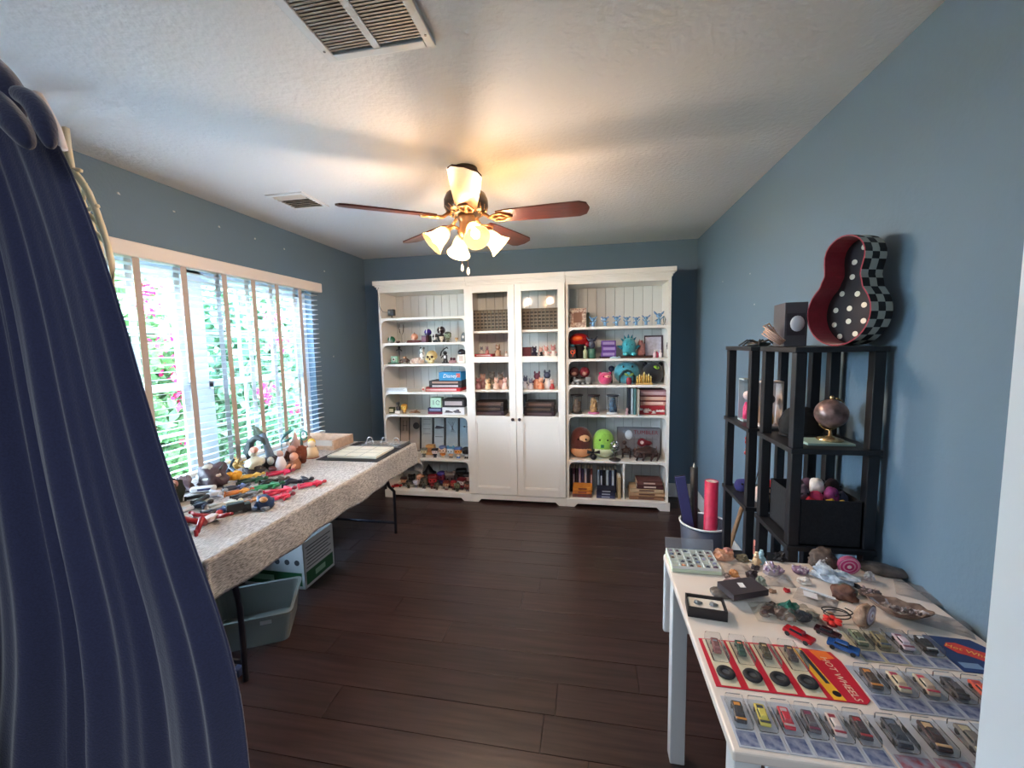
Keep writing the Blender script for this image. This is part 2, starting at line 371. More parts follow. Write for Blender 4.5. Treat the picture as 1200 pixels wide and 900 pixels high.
for k in range(8):
    MB().box(0, -.095+k*.027, -.007, 2*a-.05, .024, .0015, rot=(-.6 if k < 2 else .5, 0, 0)).build('louvre', mat((205, 192, 175), .5), v)

# ------------------------------------------------------------------ ceiling fan with four lamps
FX, FY = -.645, 2.215
fan = thing('ceiling_fan', 'five bladed ceiling fan with four glowing bell shaped lamps', 'ceiling fan', (FX, FY, H))
NICK = mat((95, 85, 78), .3, .85); BRASS = mat((190, 150, 115), .3, .8); BLADE = mat((84, 34, 22), .35, var=.45, scale=9, stretch=(1, 8, 8), coat=.3)
MB().lathe([(.001, 0), (.065, 0), (.068, -.02), (.055, -.048), (.02, -.055), (.001, -.055)], n=20).build('canopy', NICK, fan)
MB().cyl((0, 0, -.05), (0, 0, -.12), .012).build('downrod', NICK, fan)
MB().lathe([(.001, -.115), (.05, -.115), (.105, -.135), (.118, -.165), (.118, -.2), (.10, -.232), (.06, -.242), (.001, -.242)], n=28).build('motor_housing', NICK, fan)
b = MB()
for k in range(20):
    a = k*2*PI/20; b.tube([(math.cos(a)*.114, math.sin(a)*.114, -.2), (math.cos(a+.15)*.105, math.sin(a+.15)*.105, -.222), (math.cos(a+.3)*.08, math.sin(a+.3)*.08, -.24)], .004, 5)
b.build('scroll_band', BRASS, fan)
bo = io = None
for k in range(5):
    A = math.radians(-2 + 72*k)
    if bo is None:
        poly = [(.17, -.045), (.22, -.055), (.45, -.066), (.60, -.068), (.635, -.05), (.65, 0), (.635, .05), (.60, .068), (.45, .066), (.22, .055), (.17, .045)]
        o = MB().prism(poly, -.004, .004, Matrix.Translation((0, 0, -.258)) @ Matrix.Rotation(math.radians(-12), 4, 'X')).build('blade', BLADE, fan); bo = o
        b = MB(); b.tube([(.09, 0, -.235), (.13, .0, -.262), (.17, 0, -.266)], .010, 6)
        for s in (-1, 1): b.tube([(.12, 0, -.262), (.16, .03*s, -.266-.006*s), (.20, .036*s, -.266-.0076*s), (.235, .012*s, -.266), (.25, 0, -.266)], .0055, 6)
        b.tube([(.13, 0, -.264), (.25, 0, -.267)], .006, 6)
        io = b.build('blade_iron', BRASS, o)
    else:
        o = bo.copy(); C.objects.link(o); o.parent = fan; i2 = io.copy(); C.objects.link(i2); i2.parent = o
    o.rotation_euler = (0, 0, A)
MB().lathe([(.001, -.24), (.045, -.245), (.05, -.26), (.038, -.275), (.04, -.31), (.052, -.33), (.03, -.365), (.012, -.385), (.001, -.39)], n=20).build('light_fitter', BRASS, fan)
SH = bpy.data.materials.new('frosted_shade'); SH.use_nodes = True; n = SH.node_tree.nodes; L = SH.node_tree.links; n.remove(n['Principled BSDF'])
tl = n.new('ShaderNodeBsdfTranslucent'); tl.inputs[0].default_value = (.45, .38, .22, 1); tp = n.new('ShaderNodeBsdfTransparent'); tp.inputs[0].default_value = (1, .86, .66, 1)
em = n.new('ShaderNodeEmission'); em.inputs[0].default_value = (1, .72, .36, 1); em.inputs[1].default_value = .22
m1 = n.new('ShaderNodeMixShader'); m1.inputs[0].default_value = .5; L.new(tl.outputs[0], m1.inputs[1]); L.new(tp.outputs[0], m1.inputs[2]); m2 = n.new('ShaderNodeAddShader'); L.new(m1.outputs[0], m2.inputs[0]); L.new(em.outputs[0], m2.inputs[1])
L.new(m2.outputs[0], n['Material Output'].inputs[0])
BULB = mat((255, 225, 170), .5, emis=6)
for k, (az, ti) in enumerate(((208, 36), (122, 34), (302, 34), (30, 38))):
    a = math.radians(az); d = Vector((math.cos(a)*math.sin(math.radians(ti+12)), math.sin(a)*math.sin(math.radians(ti+12)), -math.cos(math.radians(ti+12))))
    p0 = Vector((math.cos(a)*.04, math.sin(a)*.04, -.315)); p1 = p0 + Vector((math.cos(a)*.055, math.sin(a)*.055, .0)); 
    b = MB(); b.tube([p0, (p0+p1)/2 + Vector((0, 0, .012)), p1, p1 + d*.02], [.009, .008, .012, .02], 8); arm = b.build('lamp_arm', BRASS, fan)
    Q = d.to_track_quat('Z', 'Y').to_matrix().to_4x4(); o = p1 + d*.015
    s = MB().lathe([(.022, 0), (.034, .015), (.042, .04), (.046, .07), (.056, .095), (.068, .112), (.066, .112), (.054, .094), (.044, .07), (.040, .04), (.032, .015), (.020, .002)], n=24, M=Matrix.Translation(o) @ Q).build('lamp_shade', SH, fan)
    c = o + d*.055; MB().lathe([(.001, -.03), (.012, -.028), (.014, -.01), (.022, .01), (.024, .022), (.018, .038), (.001, .045)], n=12, M=Matrix.Translation(c) @ Q).build('bulb', BULB, s)
    l = bpy.data.lights.new('bulb_light', 'POINT'); l.energy = 8.2; l.color = (1, .77, .58); l.shadow_soft_size = .045; lo = bpy.data.objects.new('bulb_light', l); C.objects.link(lo); lo.location = Vector((FX, FY, H)) + o + d*.112
for (x, y, z1) in ((-.022, -.03, -.50), (.012, -.035, -.52)):
    b = MB(); b.cyl((x, y, -.36), (x, y, z1), .0016, n=5); ch = b.build('pull_chain', BRASS, fan); MB().lathe([(.001, 0), (.006, -.01), (.009, -.03), (.004, -.04), (.001, -.042)], x, y, z1, 10).build('pull_knob', mat((235, 225, 205), .3), ch)

# ------------------------------------------------------------------ curtain
CURT = mat((46, 50, 86), .9, var=.25, scale=260, bump=.3, sheen=.5)
ZR = [(2.08, -1.03), (1.98, -.955), (1.90, -.915), (1.846, -.893), (1.65, -.82), (1.3, -.735), (1.0, -.657), (.877, -.628), (.73, -.632), (.5, -.64), (.02, -.62)]
def xr(z):
    for (a, xa), (c, xb) in zip(ZR, ZR[1:]):
        if c <= z <= a: return xa + (xb-xa)*(a-z)/(a-c)
    return ZR[-1][1]
def xs(z): return sum(xr(min(2.03, z+d)) for d in (-.12, -.06, 0, .06, .12))/5
def cf(u, v):
    z = 2.03 - v*2.015 - .14*u**5*(1-v)**2; r_ = xs(z)/.6; k = u; am = .008 + .036*min(1, v*1.5)
    fan = u + .03*math.sin(v*3+1)
    h = .62*math.sin(2*PI*4.3*fan + 1.3*math.sin(6*fan)) + .34*math.sin(2*PI*9.1*fan + 1.5*math.sin(4*fan+2)) + .16*math.sin(2*PI*17*fan + v*4)
    y = .645 + am*h*(.75+.25*math.sin(u*11+2)) + .02*math.sin(v*4+u*3)*v
    x1 = r_*.645 - .03*math.sin(PI*min(1, v*1.25)); x0 = x1 - (.42 + .75*v)
    return Vector((x0 + (x1-x0)*k + am*.25*math.cos(2*PI*4.3*fan)*(1-u**6), y*(1 if u < .97 else 1) , z))
cu = thing('door_curtain', 'long navy blue curtain hanging in folds at left of the doorway', 'curtain', (-1.0, .63, .0))
o = MB().grid(lambda u, v: cf(u, v) - Vector((-1.0, .63, 0)), 220, 60).build('curtain_panel', CURT, cu); md = o.modifiers.new('s', 'SOLIDIFY'); md.thickness = .004
b = MB()
for k, (pts, rr) in enumerate(([[(-60, 50), (-30, 68), (-8, 84), (10, 108), (24, 140)], .028], [[(16, 108), (34, 114), (46, 130), (54, 150), (60, 176)], .017], [[(-20, 100), (0, 125), (22, 150), (36, 175)], .022])):
    P = [ony(px, py, .60-.01*k) - Vector((-1.0, .63, 0)) for px, py in pts]; b.tube(P, [rr*.8] + [rr]*(len(P)-2) + [rr*.45], 12)
o = b.build('gathered_tie', mat((40, 44, 78), .9, var=.25, scale=200, bump=.3, sheen=.6), cu); o.modifiers.new('s', 'SUBSURF').levels = 1

# cream lattice arch standing on the near end of the long table
LY = 1.30; cream = mat((214, 202, 172), .6)
la = thing('lattice_arch', 'cream curved lattice frame standing behind the navy curtain', 'lattice', (-1.65, LY, .757))
org = Vector((-1.65, LY, .757))
def lp(pts, dy=0): return [ony(px, py, LY+dy) - org for px, py in pts]
R1 = lp([(77, 150), (80, 175), (84, 198), (94, 210), (104, 226), (113, 248), (120, 268), (126, 288), (131, 310), (133, 350), (140, 450)]) 
R1.append(Vector((-.20, 0, .008)) )
R2 = lp([(72, 156), (76, 180), (82, 204), (91, 218), (97, 236), (105, 256), (114, 280), (120, 300), (122, 350), (128, 450)]); R2.append(Vector((-.26, 0, .008)))
MB().tube(R1, .012, 6).build('rail', cream, la); MB().tube(R2, .009, 6).build('rail', cream, la)
for a in ([(83, 198), (95, 200)], [(100, 214), (98, 234)], [(103, 246), (115, 241)], [(106, 252), (121, 270)], [(112, 272), (127, 289)], [(118, 298), (131, 312)], [(72, 158), (78, 150)]):
    MB().tube(lp(a), .008, 5).build('rung', cream, la)
MB().box(-.22, 0, .006, .16, .12, .012).build('foot', cream, la)
MB().tube(lp([(-40, -30), (0, 45), (15, 66), (33, 93), (50, 120), (66, 150), (74, 175)], -.05), .014, 8).build('hoop', mat((222, 208, 200), .6), la)

# ================================================================== the white wall of cabinets
CABW = mat((236, 232, 226), .38); PLANKW = mat((208, 210, 208), .5); GAP = mat((120, 124, 126), .8)
YC, YI = 3.775, 4.105      # front, inner back
def crown(par, x0, x1, l, r):
    b = MB(); prof = [(0, 0), (-.008, .02), (-.02, .035), (-.034, .06), (-.034, .075)]
    for (d0, h0), (d1, h1) in zip(prof, prof[1:]):
        b.b2(x0 + (d1 if l else 0), x1 - (d1 if r else 0), YC+d1, YI+.03, 2.062+h0, 2.062+h1)
    return b.build('cornice', CABW, par)
def carcass(name, label, x0, x1, shelves, l=False, r=False):
    t = thing(name, label, 'cabinet', (0, 0, 0))
    b = MB(); s = .022
    b.b2(x0, x0+s, YC, YI+.03, .07, 2.062); b.b2(x1-s, x1, YC, YI+.03, .07, 2.062); b.build('side_panel', CABW, t)
    MB().b2(x0+s, x1-s, YC+.004, YI+.03, 2.03, 2.062).build('top_panel', CABW, t)
    MB().b2(x0+s, x1-s, YC-.004, YI, .055, .078).build('bottom_panel', CABW, t)
    # back of tongue and groove boards
    nb = 10; w0 = (x1-x0-2*s)/nb; bo = None
    for k in range(nb):
        if bo is None: o = MB().b2(-w0/2+.0012, w0/2-.0012, 0, .008, .078, 2.03, bev=.0025).build('back_board', PLANKW, t); bo = o.data
        else: o = bpy.data.objects.new('back_board', bo); C.objects.link(o); o.parent = t
        o.location = (x0+s+w0*(k+.5), YI, 0)
    MB().b2(x0+s, x1-s, YI+.0085, YI+.02, .07, 2.04).build('back_panel', GAP, t)
    for z in shelves: MB().b2(x0+s, x1-s, YC+.006, YI, z-.022, z, bev=.002).build('shelf', CABW, t)
    # plinth with bracket feet
    P = [(x0-(.012 if l else 0), 0), (x0+.07, 0), (x0+.10, .03), (x1-.10, .03), (x1-.07, 0), (x1+(.012 if r else 0), 0), (x1+(.012 if r else 0), .075), (x0-(.012 if l else 0), .075)]
    b = MB(); vs = [(p[0], YC-.022, p[1]) for p in P] + [(p[0], YC-.004, p[1]) for p in P]; m = len(P); V = [b.bm.verts.new(v) for v in vs]
    b.bm.faces.new(V[:m]); b.bm.faces.new(V[m:][::-1])
    for i in range(m): b.bm.faces.new((V[i], V[(i+1) % m], V[m+(i+1) % m], V[m+i]))
    b.b2(x0, x0+.02, YC, YI+.03, 0, .07); b.b2(x1-.02, x1, YC, YI+.03, 0, .07)
    b.build('plinth', CABW, t)
    crown(t, x0, x1, l, r)
    return t
LX0, LX1, MX0, MX1, RX0, RX1 = -2.012, -1.124, -1.122, -.206, -.204, .694
LS = [1.785, 1.543, 1.338, 1.064, .838, .400]
RS = [1.650, 1.366, 1.130, .860, .436]
MS = [1.640, 1.375, 1.086, .825]
tl_ = carcass('open_bookcase', 'white open bookcase at left with helmets skull and framed pictures', LX0, LX1, LS, l=True)
tr_ = carcass('open_bookcase', 'white open bookcase at right with plush toys and blue figurines', RX0, RX1, RS, r=True)
tm_ = carcass('glass_door_cabinet', 'white middle cabinet with two doors glazed above and panelled below', MX0, MX1, MS)
# curved shelf brackets at the front corners of the open bays
for t, x0, x1, S in ((tl_, LX0, LX1, LS), (tr_, RX0, RX1, RS)):
    for z in S:
        for xx, sg in ((x0+.022, 1), (x1-.022, -1)):
            b = MB(); pts = [(xx, z-.022), (xx+sg*.045, z-.022), (xx+sg*.02, z-.03), (xx+sg*.006, z-.05), (xx, z-.08)]
            V = [b.bm.verts.new((p[0], YC+.004, p[1])) for p in pts] + [b.bm.verts.new((p[0], YC+.016, p[1])) for p in pts]; m = 5
            b.bm.faces.new(V[:m]); b.bm.faces.new(V[m:][::-1])
            for i in range(m): b.bm.faces.new((V[i], V[(i+1) % m], V[m+(i+1) % m], V[m+i]))
            b.build('shelf_bracket', CABW, t)
xm = (MX0+MX1)/2; KN = mat((48, 32, 40), .3)
for (x0, x1, kx) in ((MX0+.004, xm-.0015, xm-.032), (xm+.0015, MX1-.004, xm+.032)):
    y0, y1 = YC-.028, YC-.006; fr = .062
    b = MB()
    b.b2(x0, x0+fr, y0, y1, .082, 2.05, bev=.002); b.b2(x1-fr, x1, y0, y1, .082, 2.05, bev=.002)
    for z0, z1 in ((1.988, 2.05), (1.345, 1.398), (.785, .842), (.082, .150)): b.b2(x0+fr, x1-fr, y0, y1, z0, z1)
    d = b.build('door', CABW, tm_)
    MB().b2(x0+fr, x1-fr, y0+.008, y0+.011, 1.398, 1.988).build('pane', GLASS, d); MB().b2(x0+fr, x1-fr, y0+.008, y0+.011, .842, 1.345).build('pane', GLASS, d)
    MB().b2(x0+fr, x1-fr, y0+.012, y1-.002, .150, .785).build('door_panel', CABW, d)
    b = MB()
    for (a, c, e, f) in ((x0+fr+.0, x0+fr+.01, .15, .785), (x1-fr-.01, x1-fr, .15, .785), (x0+fr, x1-fr, .775, .785), (x0+fr, x1-fr, .15, .16)): b.b2(a, c, y0+.004, y0+.013, e, f)
    b.build('panel_moulding', CABW, d)
    MB().lathe([(.001, 0), (.006, 0), (.006, .012), (.014, .018), (.015, .024), (.001, .030)], n=14, M=Matrix.Rotation(PI/2, 4, 'X')).build('knob', KN, d, (kx, y0, .815))

# ------------------------------------------------------------------ helpers for the collection
BLK = mat((24, 24, 28), .4); EYE = mat((14, 12, 14), .25)
YS = 3.86
def vinyl(x, y, z, h, skin, hair, body, legs, label, group, rz=0, hat=None, cat='figurine', name='vinyl_figurine', style=0):
    t = thing(name, label, cat, (x, y, z+.0005), rz, group); hr = h*.30
    sk, ha, bo, le = (mat(c, .4) for c in (skin, hair, body, legs))
    MB().box(0, 0, h*.62, hr*1.95, hr*1.65, hr*1.55, bev=hr*.42).build('head', sk, t)
    b = MB()
    if style == 0: b.box(0, h*.012, h*.80, hr*2.1, hr*1.85, hr*.75, bev=hr*.3); b.box(0, h*.14, h*.64, hr*2.08, hr*.8, hr*1.3, bev=hr*.3)
    elif style == 1: b.sph(0, .01*h, h*.78, hr*1.12, hr*.98, hr*.62, 12)
    else:
        b.box(0, h*.03, h*.83, hr*2.05, hr*1.7, hr*.45, bev=hr*.2)
        for s in (-1, 1): b.sph(s*hr*.8, 0, h*.92, hr*.36, hr*.2, hr*.42, 10)
    b.build('hair' if not hat else 'hat', ha if not hat else mat(hat, .5), t)
    MB().box(0, 0, h*.27, h*.26, h*.17, h*.24, bev=h*.05, taper=.8).cyl((-h*.12, 0, h*.36), (-h*.2, -.02*h, h*.22), h*.045, h*.05, 8).cyl((h*.12, 0, h*.36), (h*.2, -.02*h, h*.22), h*.045, h*.05, 8).build('body', bo, t)
    for s in (-1, 1): MB().cyl((s*h*.07, 0, h*.17), (s*h*.08, 0, .02*h), h*.055, h*.065, 8).box(s*h*.08, -h*.03, h*.022, h*.12, h*.18, h*.044, bev=h*.01).build('leg', le, t)
    for s in (-1, 1): MB().sph(s*hr*.42, -hr*.83, h*.60, hr*.15, hr*.06, hr*.15, 8).build('eye', EYE, t)
    return t
def on_shelf(px, z, y=YS):       # x under a picture column at a shelf height
    # solve for x on plane y at height z: march down the column
    lo, hi = 200., 800.
    for _ in range(30):
        mid = (lo+hi)/2; q = ony(px, mid, y)
        if q.z > z: lo = mid
        else: hi = mid
    return ony(px, lo, y).x
def bx(name, label, cat, x, y, z, sx, sy, sz, col, rz=0, group=None, band=None, rough=.5, lid=None):
    t = thing(name, label, cat, (x, y, z+.0005), rz, group)
    MB().box(0, 0, sz/2, sx, sy, sz, bev=min(.002, sz*.1)).build('carton' if cat == 'box' else 'body', mat(col, rough, var=.08, scale=60), t)
    if band: MB().box(0, -sy/2-.0004, sz*.5, sx*.8, .0008, sz*.5).build('print_panel', mat(band, .5), t)
    if lid: MB().box(0, 0, sz-.004, sx+.004, sy+.004, .012).build('lid', mat(lid, .5), t)
    return t
def book(label, x, y, z, sx, sy, sz, cover, page=(225, 215, 195), rz=0, group=None, spine='-y', title=None):
    t = thing('book', label, 'book', (x, y, z+.0003), rz, group); cm = mat(cover, .5, var=.12, scale=40)
    c = .0022
    if sz < sx:      # lying, spine to the front
        MB().box(0, 0, c/2, sx, sy, c).box(0, 0, sz-c/2, sx, sy, c).box(0, -sy/2+c/2, sz/2, sx, c, sz).build('cover', cm, t)
        MB().box(0, .001, sz/2, sx-.006, sy-.006, sz-2*c-.0006).build('pages', mat(page, .8), t)
        if title: MB().box(0, -sy/2-.0003, sz/2, sx*.45, .0006, sz*.4).build('title_print', mat(title, .6), t)
    else:            # standing, spine to the front
        MB().box(-sx/2+c/2, 0, sz/2, c, sy, sz).box(sx/2-c/2, 0, sz/2, c, sy, sz).box(0, -sy/2+c/2, sz/2, sx, c, sz).build('cover', cm, t)
        MB().box(0, .001, sz/2, sx-2*c-.0006, sy-.006, sz-.006).build('pages', mat(page, .8), t)
        if title: MB().box(0, -sy/2-.0003, sz*.55, sx*.5, .0006, sz*.4).build('title_print', mat(title, .6), t)
    return t
def helmet(x, y, z, r, col, label, guard=(210, 210, 215), group='miniature helmets in the left bookcase', stand=0):
    t = thing('miniature_helmet', label, 'helmet', (x, y, z+.0005), 0, group)
    if stand: MB().box(0, 0, stand/2, r*1.4, r*1.4, stand, bev=.002).build('stand', BLK, t)
    b = MB(); b.sph(0, 0, stand+r*.95, r, r*1.1, r*.95, 16); b.build('shell', mat(col, .2, coat=.6), t)
    g = MB()
    for k in (-.25, -.5, -.75): g.tube([(-r*.75, -r*.7, stand+r*(.95+k)), (0, -r*1.35, stand+r*(.95+k*.95)), (r*.75, -r*.7, stand+r*(.95+k))], r*.06, 5)
    g.build('face_guard', mat(guard, .3), t)
    MB().box(0, 0, stand+r*1.02, r*.22, r*2.22, r*1.78, bev=r*.1).build('stripe', mat((230, 230, 232), .4), t); return t

# ================================================================== left bookcase contents
Z1, Z2, Z3, Z4, Z5, Z6, Z7 = *LS, .078
X = lambda px, z, y=YS: on_shelf(px, z, y)
# top: little black camera with cable
t = thing('security_camera', 'small black box camera on the top left shelf', 'camera', (X(454, Z1, 3.84), 3.84, Z1))
MB().cyl((0, 0, 0), (0, 0, .006), .022).build('foot', BLK, t); MB().cyl((0, 0, .005), (0, 0, .03), .006).build('stem', BLK, t)
h_ = MB().box(0, 0, .058, .062, .05, .062, bev=.006).build('housing', BLK, t); MB().cyl((-.012, -.031, .06), (-.012, -.024, .06), .012).build('lens', mat((150, 160, 165), .1, .5), h_)
MB().tube([(-.028, -.02, .06), (-.040, -.05, .058), (-.050, -.082, .06), (-.078, -.088, .11), (-.074, -.125, .26), (-.060, -.125, .285)], .0022, 5).build('cable', BLK, t)
# shelf 2
helmet(X(459, Z2), YS, Z2, .037, (22, 110, 84), 'green miniature helmet at the left end of the helmet shelf')
t = thing('trinket_dish', 'small dark maroon dish beside the green miniature helmet', 'dish', (X(466.5, Z2), YS, Z2)); MB().lathe([(.001, .002), (.014, .002), (.022, .014), (.02, .022), (.001, .018)], n=14).build('bowl', mat((70, 35, 50), .3), t); MB().lathe([(.001, 0), (.015, 0), (.012, .003), (.001, .003)], n=12).build('foot', BLK, t)
t = thing('stemmed_glass', 'tall clear stemmed glass near the left end of the helmet shelf', 'glass', (X(471, Z2, 3.93), 3.93, Z2)); MB().lathe([(.001, 0), (.025, .001), (.004, .006), (.004, .08), (.022, .11), (.026, .16), (.022, .19)], n=16).build('bowl', clear('thin_glass', gloss=.2), t)
t = thing('round_ornament', 'salmon orange ball on a wide maroon base', 'ornament', (X(486, Z2), YS, Z2))
MB().box(0, 0, .012, .15, .08, .024, bev=.006, taper=.85).build('base', mat((92, 40, 38), .4), t); MB().sph(0, 0, .058, .035, .035, .034, 16).build('ball', mat((222, 160, 132), .45), t); MB().cyl((0, 0, .088), (0, 0, .1), .004).build('tip', mat((80, 50, 40), .5), t)
bx('display_cube', 'dark plum display cube right of the maroon based ornament', 'box', X(498, Z2), YS, Z2, .05, .06, .068, (88, 50, 72), band=(120, 70, 90))
helmet(X(502, Z2, 3.95), 3.95, Z2, .037, (58, 42, 128), 'purple miniature helmet raised behind the plum display cube', (60, 50, 110), stand=.068)
helmet(X(511, Z2), YS, Z2, .034, (40, 42, 52), 'black and white miniature helmet in front of the purple one', (235, 235, 235), stand=.02)
helmet(X(517.5, Z2, 3.95), 3.95, Z2, .042, (38, 28, 40), 'near black miniature helmet raised highest on its shelf', (60, 40, 50), stand=.080)
vinyl(X(525, Z2), YS, Z2, .105, (120, 130, 105), (70, 78, 66), (110, 118, 92), (80, 80, 70), 'olive grey big headed figurine at right of the raised black helmet', 'small figures on the helmet shelf', style=1)
vinyl(X(517.5, Z2, 3.83), 3.83, Z2, .062, (232, 222, 205), (210, 200, 180), (226, 214, 190), (200, 190, 170), 'tiny cream figurine in front of the raised black helmet', 'small figures on the helmet shelf')
vinyl(X(535, Z2), YS, Z2, .045, (214, 180, 130), (180, 130, 90), (225, 205, 170), (200, 180, 150), 'tiny tan figurine left of the grey bullet shaped ornament', 'small figures on the helmet shelf')
t = thing('bullet_ornament', 'grey bullet shaped ornament at right end of helmet shelf', 'ornament', (X(543.5, Z2), YS, Z2)); MB().lathe([(.001, 0), (.026, 0), (.026, .05), (.02, .075), (.008, .088), (.001, .09)], n=18).build('shell', mat((112, 120, 124), .3, .3), t); MB().sph(0, -.024, .045, .012, .006, .014, 10).build('emblem', mat((225, 228, 230), .4), t)
# shelf 3
t = thing('toy_camera', 'pale green box camera ornament on dark green base', 'ornament', (X(463, Z3), YS, Z3)); MB().box(0, 0, .006, .11, .07, .012, bev=.002).build('base', mat((40, 88, 72), .5), t)
bo_ = MB().box(.005, 0, .045, .07, .04, .062, bev=.006).build('housing', mat((138, 186, 160), .5), t); MB().cyl((.005, -.028, .045), (.005, -.018, .045), .018).build('lens_ring', mat((225, 228, 220), .4), bo_); MB().cyl((.005, -.032, .045), (.005, -.027, .045), .009).build('lens', BLK, bo_)
t = thing('spindly_figurine', 'thin black pole shaped figurine behind the green camera ornament', 'figurine', (X(468.5, Z3, 3.97), 3.97, Z3)); MB().cyl((0, 0, 0), (0, 0, .005), .025).build('base', BLK, t); MB().tube([(0, 0, .004), (0, 0, .16)], .004).tube([(-.03, 0, .13), (0, 0, .15), (.028, 0, .125)], .005).sph(0, 0, .162, .013).build('body', mat((38, 48, 44), .5), t)
t = thing('toy_robot', 'brown and gold crouching toy robot between camera and white cushion', 'figurine', (X(474, Z3), YS, Z3)); MB().box(0, 0, .035, .055, .04, .035, bev=.005).build('body', mat((86, 56, 42), .4), t); MB().box(0, -.005, .062, .03, .03, .02, bev=.004).build('head', mat((150, 98, 50), .4), t)
for s in (-1, 1): MB().tube([(s*.025, 0, .045), (s*.048, -.01, .03), (s*.045, -.02, .010)], .008).build('arm', mat((60, 44, 40), .4), t); MB().tube([(s*.02, 0, .02), (s*.03, -.015, .010)], .009).build('leg', mat((60, 44, 40), .4), t)
t = thing('crystal_cluster', 'long pale pink crystal mound beside the yellow skull', 'mineral', (X(490, Z3), YS, Z3)); b = MB()
for k in range(16): b.rock(random.uniform(-.062, .062), random.uniform(-.02, .02), 0, .02, .02, .034*random.uniform(.7, 1.1), .3, 2, k, 2, facet=True)
b.build('crystals', mat((228, 206, 198), .5, var=.15, scale=50), t)
t = thing('spotted_figurine', 'white figurine with black spots behind the pale crystal mound', 'figurine', (X(495.5, Z3, 3.95), 3.95, Z3)); MB().sph(0, 0, .075, .03, .025, .05).sph(0, -.005, .128, .024, .022, .022).cyl((0, 0, 0), (0, 0, .04), .022).build('body', mat((232, 230, 226), .4), t)
b = MB()
for k in range(9): a = random.uniform(3.4, 6.0); zz_ = random.uniform(.05, .14); b.sph(math.cos(a)*.026, math.sin(a)*.024, zz_, .006, .004, .006, 8)
for s in (-1, 1): b.sph(s*.018, 0, .15, .008, .006, .012, 8)
b.build('spots', BLK, t)
t = thing('model_skull', 'yellow ivory model skull in the middle of the third shelf', 'skull', (X(506, Z3), YS, Z3))
MB().sph(0, .01, .075, .054, .06, .052, 18).box(0, -.02, .032, .06, .05, .05, bev=.012).box(0, -.02, .012, .052, .045, .024, bev=.008).sph(-.035, -.03, .045, .018, .02, .014).sph(.035, -.03, .045, .018, .02, .014).build('cranium', mat((222, 200, 142), .5, var=.25, scale=40), t)
b = MB()
for s in (-1, 1): b.sph(s*.022, -.044, .064, .013, .012, .013)
b.sph(0, -.05, .043, .007, .008, .011); b.build('sockets', mat((60, 42, 30), .8), t)
b = MB()
for k in range(7): b.box(-.021+k*.007, -.0455, .024, .0055, .004, .009, bev=.001)
b.build('teeth', mat((236, 224, 190), .4), t)
t = thing('archer_figurine', 'black and white statuette holding a curved black bow', 'figurine', (X(522, Z3), YS, Z3)); MB().box(0, 0, .005, .06, .05, .01).build('base', BLK, t)
MB().box(0, 0, .055, .034, .025, .05, bev=.006, taper=1.2).cyl((-.01, 0, .035), (-.014, 0, .008), .01).cyl((.012, 0, .035), (.016, 0, .008), .01).tube([(-.02, 0, .075), (-.04, -.01, .05)], .007).build('body', mat((52, 50, 56), .4), t); MB().sph(0, 0, .1, .02).build('head', mat((30, 30, 34), .4), t)
MB().box(0, -.014, .06, .02, .003, .028).build('chest_plate', mat((228, 228, 230), .4), t); MB().tube([(-.04, -.02, .07), (-.03, -.02, .11), (0, -.02, .14), (.03, -.02, .155), (.035, -.02, .14)], .006).build('bow', BLK, t)
t = thing('oval_plinth', 'dusty pink oval plinth with a maroon bead at right of the archer', 'ornament', (X(530.5, Z3), YS, Z3)); MB().box(0, 0, .014, .065, .05, .028, bev=.008).build('base', mat((176, 136, 140), .5), t); MB().sph(-.014, 0, .042, .014).box(.016, 0, .04, .026, .02, .024, bev=.004).build('bead', mat((78, 30, 44), .3), t)
t = thing('ceramic_jar', 'white ceramic jar with a round black cap', 'jar', (X(541.5, Z3), YS, Z3)); MB().box(0, 0, .042, .074, .06, .084, bev=.008).build('body', mat((230, 222, 212), .4), t); MB().sph(0, 0, .102, .040, .034, .034, 16).build('cap', mat((26, 24, 36), .35), t); MB().box(0, -.0305, .045, .04, .001, .05).build('drawing', mat((196, 176, 164), .6), t)
# shelf 4: the books and game boxes
t = thing('shelf_sign', 'small white sign plate leaning on the front edge of fourth shelf', 'sign', (X(463.5, Z4, 3.79), 3.783, Z4)); MB().box(0, 0, .014, .235, .004, .046, rot=(0, 0, 0)).build('plate', mat((226, 228, 230), .4), t)
b = MB(); b.box(0, -.0022, .026, .18, .0006, .003).box(-.01, -.0022, .018, .17, .0006, .003).box(0, -.0022, .008, .19, .0006, .003); b.build('lettering', mat((120, 126, 134), .6), t)
xa = X(521, Z4, 3.9)
bx('game_box', 'flat red game box at the bottom of the stack under the blue box', 'box', xa-.01, 3.95, Z4, .39, .24, .034, (196, 26, 42), band=(225, 190, 190), group='game boxes stacked on the fourth shelf')
bx('game_box', 'black game box with white title strip directly on the red box', 'box', xa+.03, 3.945, Z4+.035, .33, .22, .034, (34, 24, 34), band=(205, 195, 198), group='game boxes stacked on the fourth shelf')
bx('game_box', 'black and beige game box directly under the blue box', 'box', xa+.03, 3.945, Z4+.070, .33, .22, .034, (40, 28, 34), band=(176, 140, 124), group='game boxes stacked on the fourth shelf')
t = bx('game_box', 'bright blue box with white script on top of the stacked games', 'box', xa+.08, 3.92, Z4+.105, .225, .16, .082, (40, 140, 196), group='game boxes stacked on the fourth shelf')
text('Disney', .052, 'lettering', mat((232, 240, 244), .5), t, Matrix.Translation((0, -.0808, .044)) @ FACE_FRONT, shear=.25)
MB().box(.085, -.0803, .05, .04, .0008, .04).build('picture', mat((205, 90, 80), .5), t)
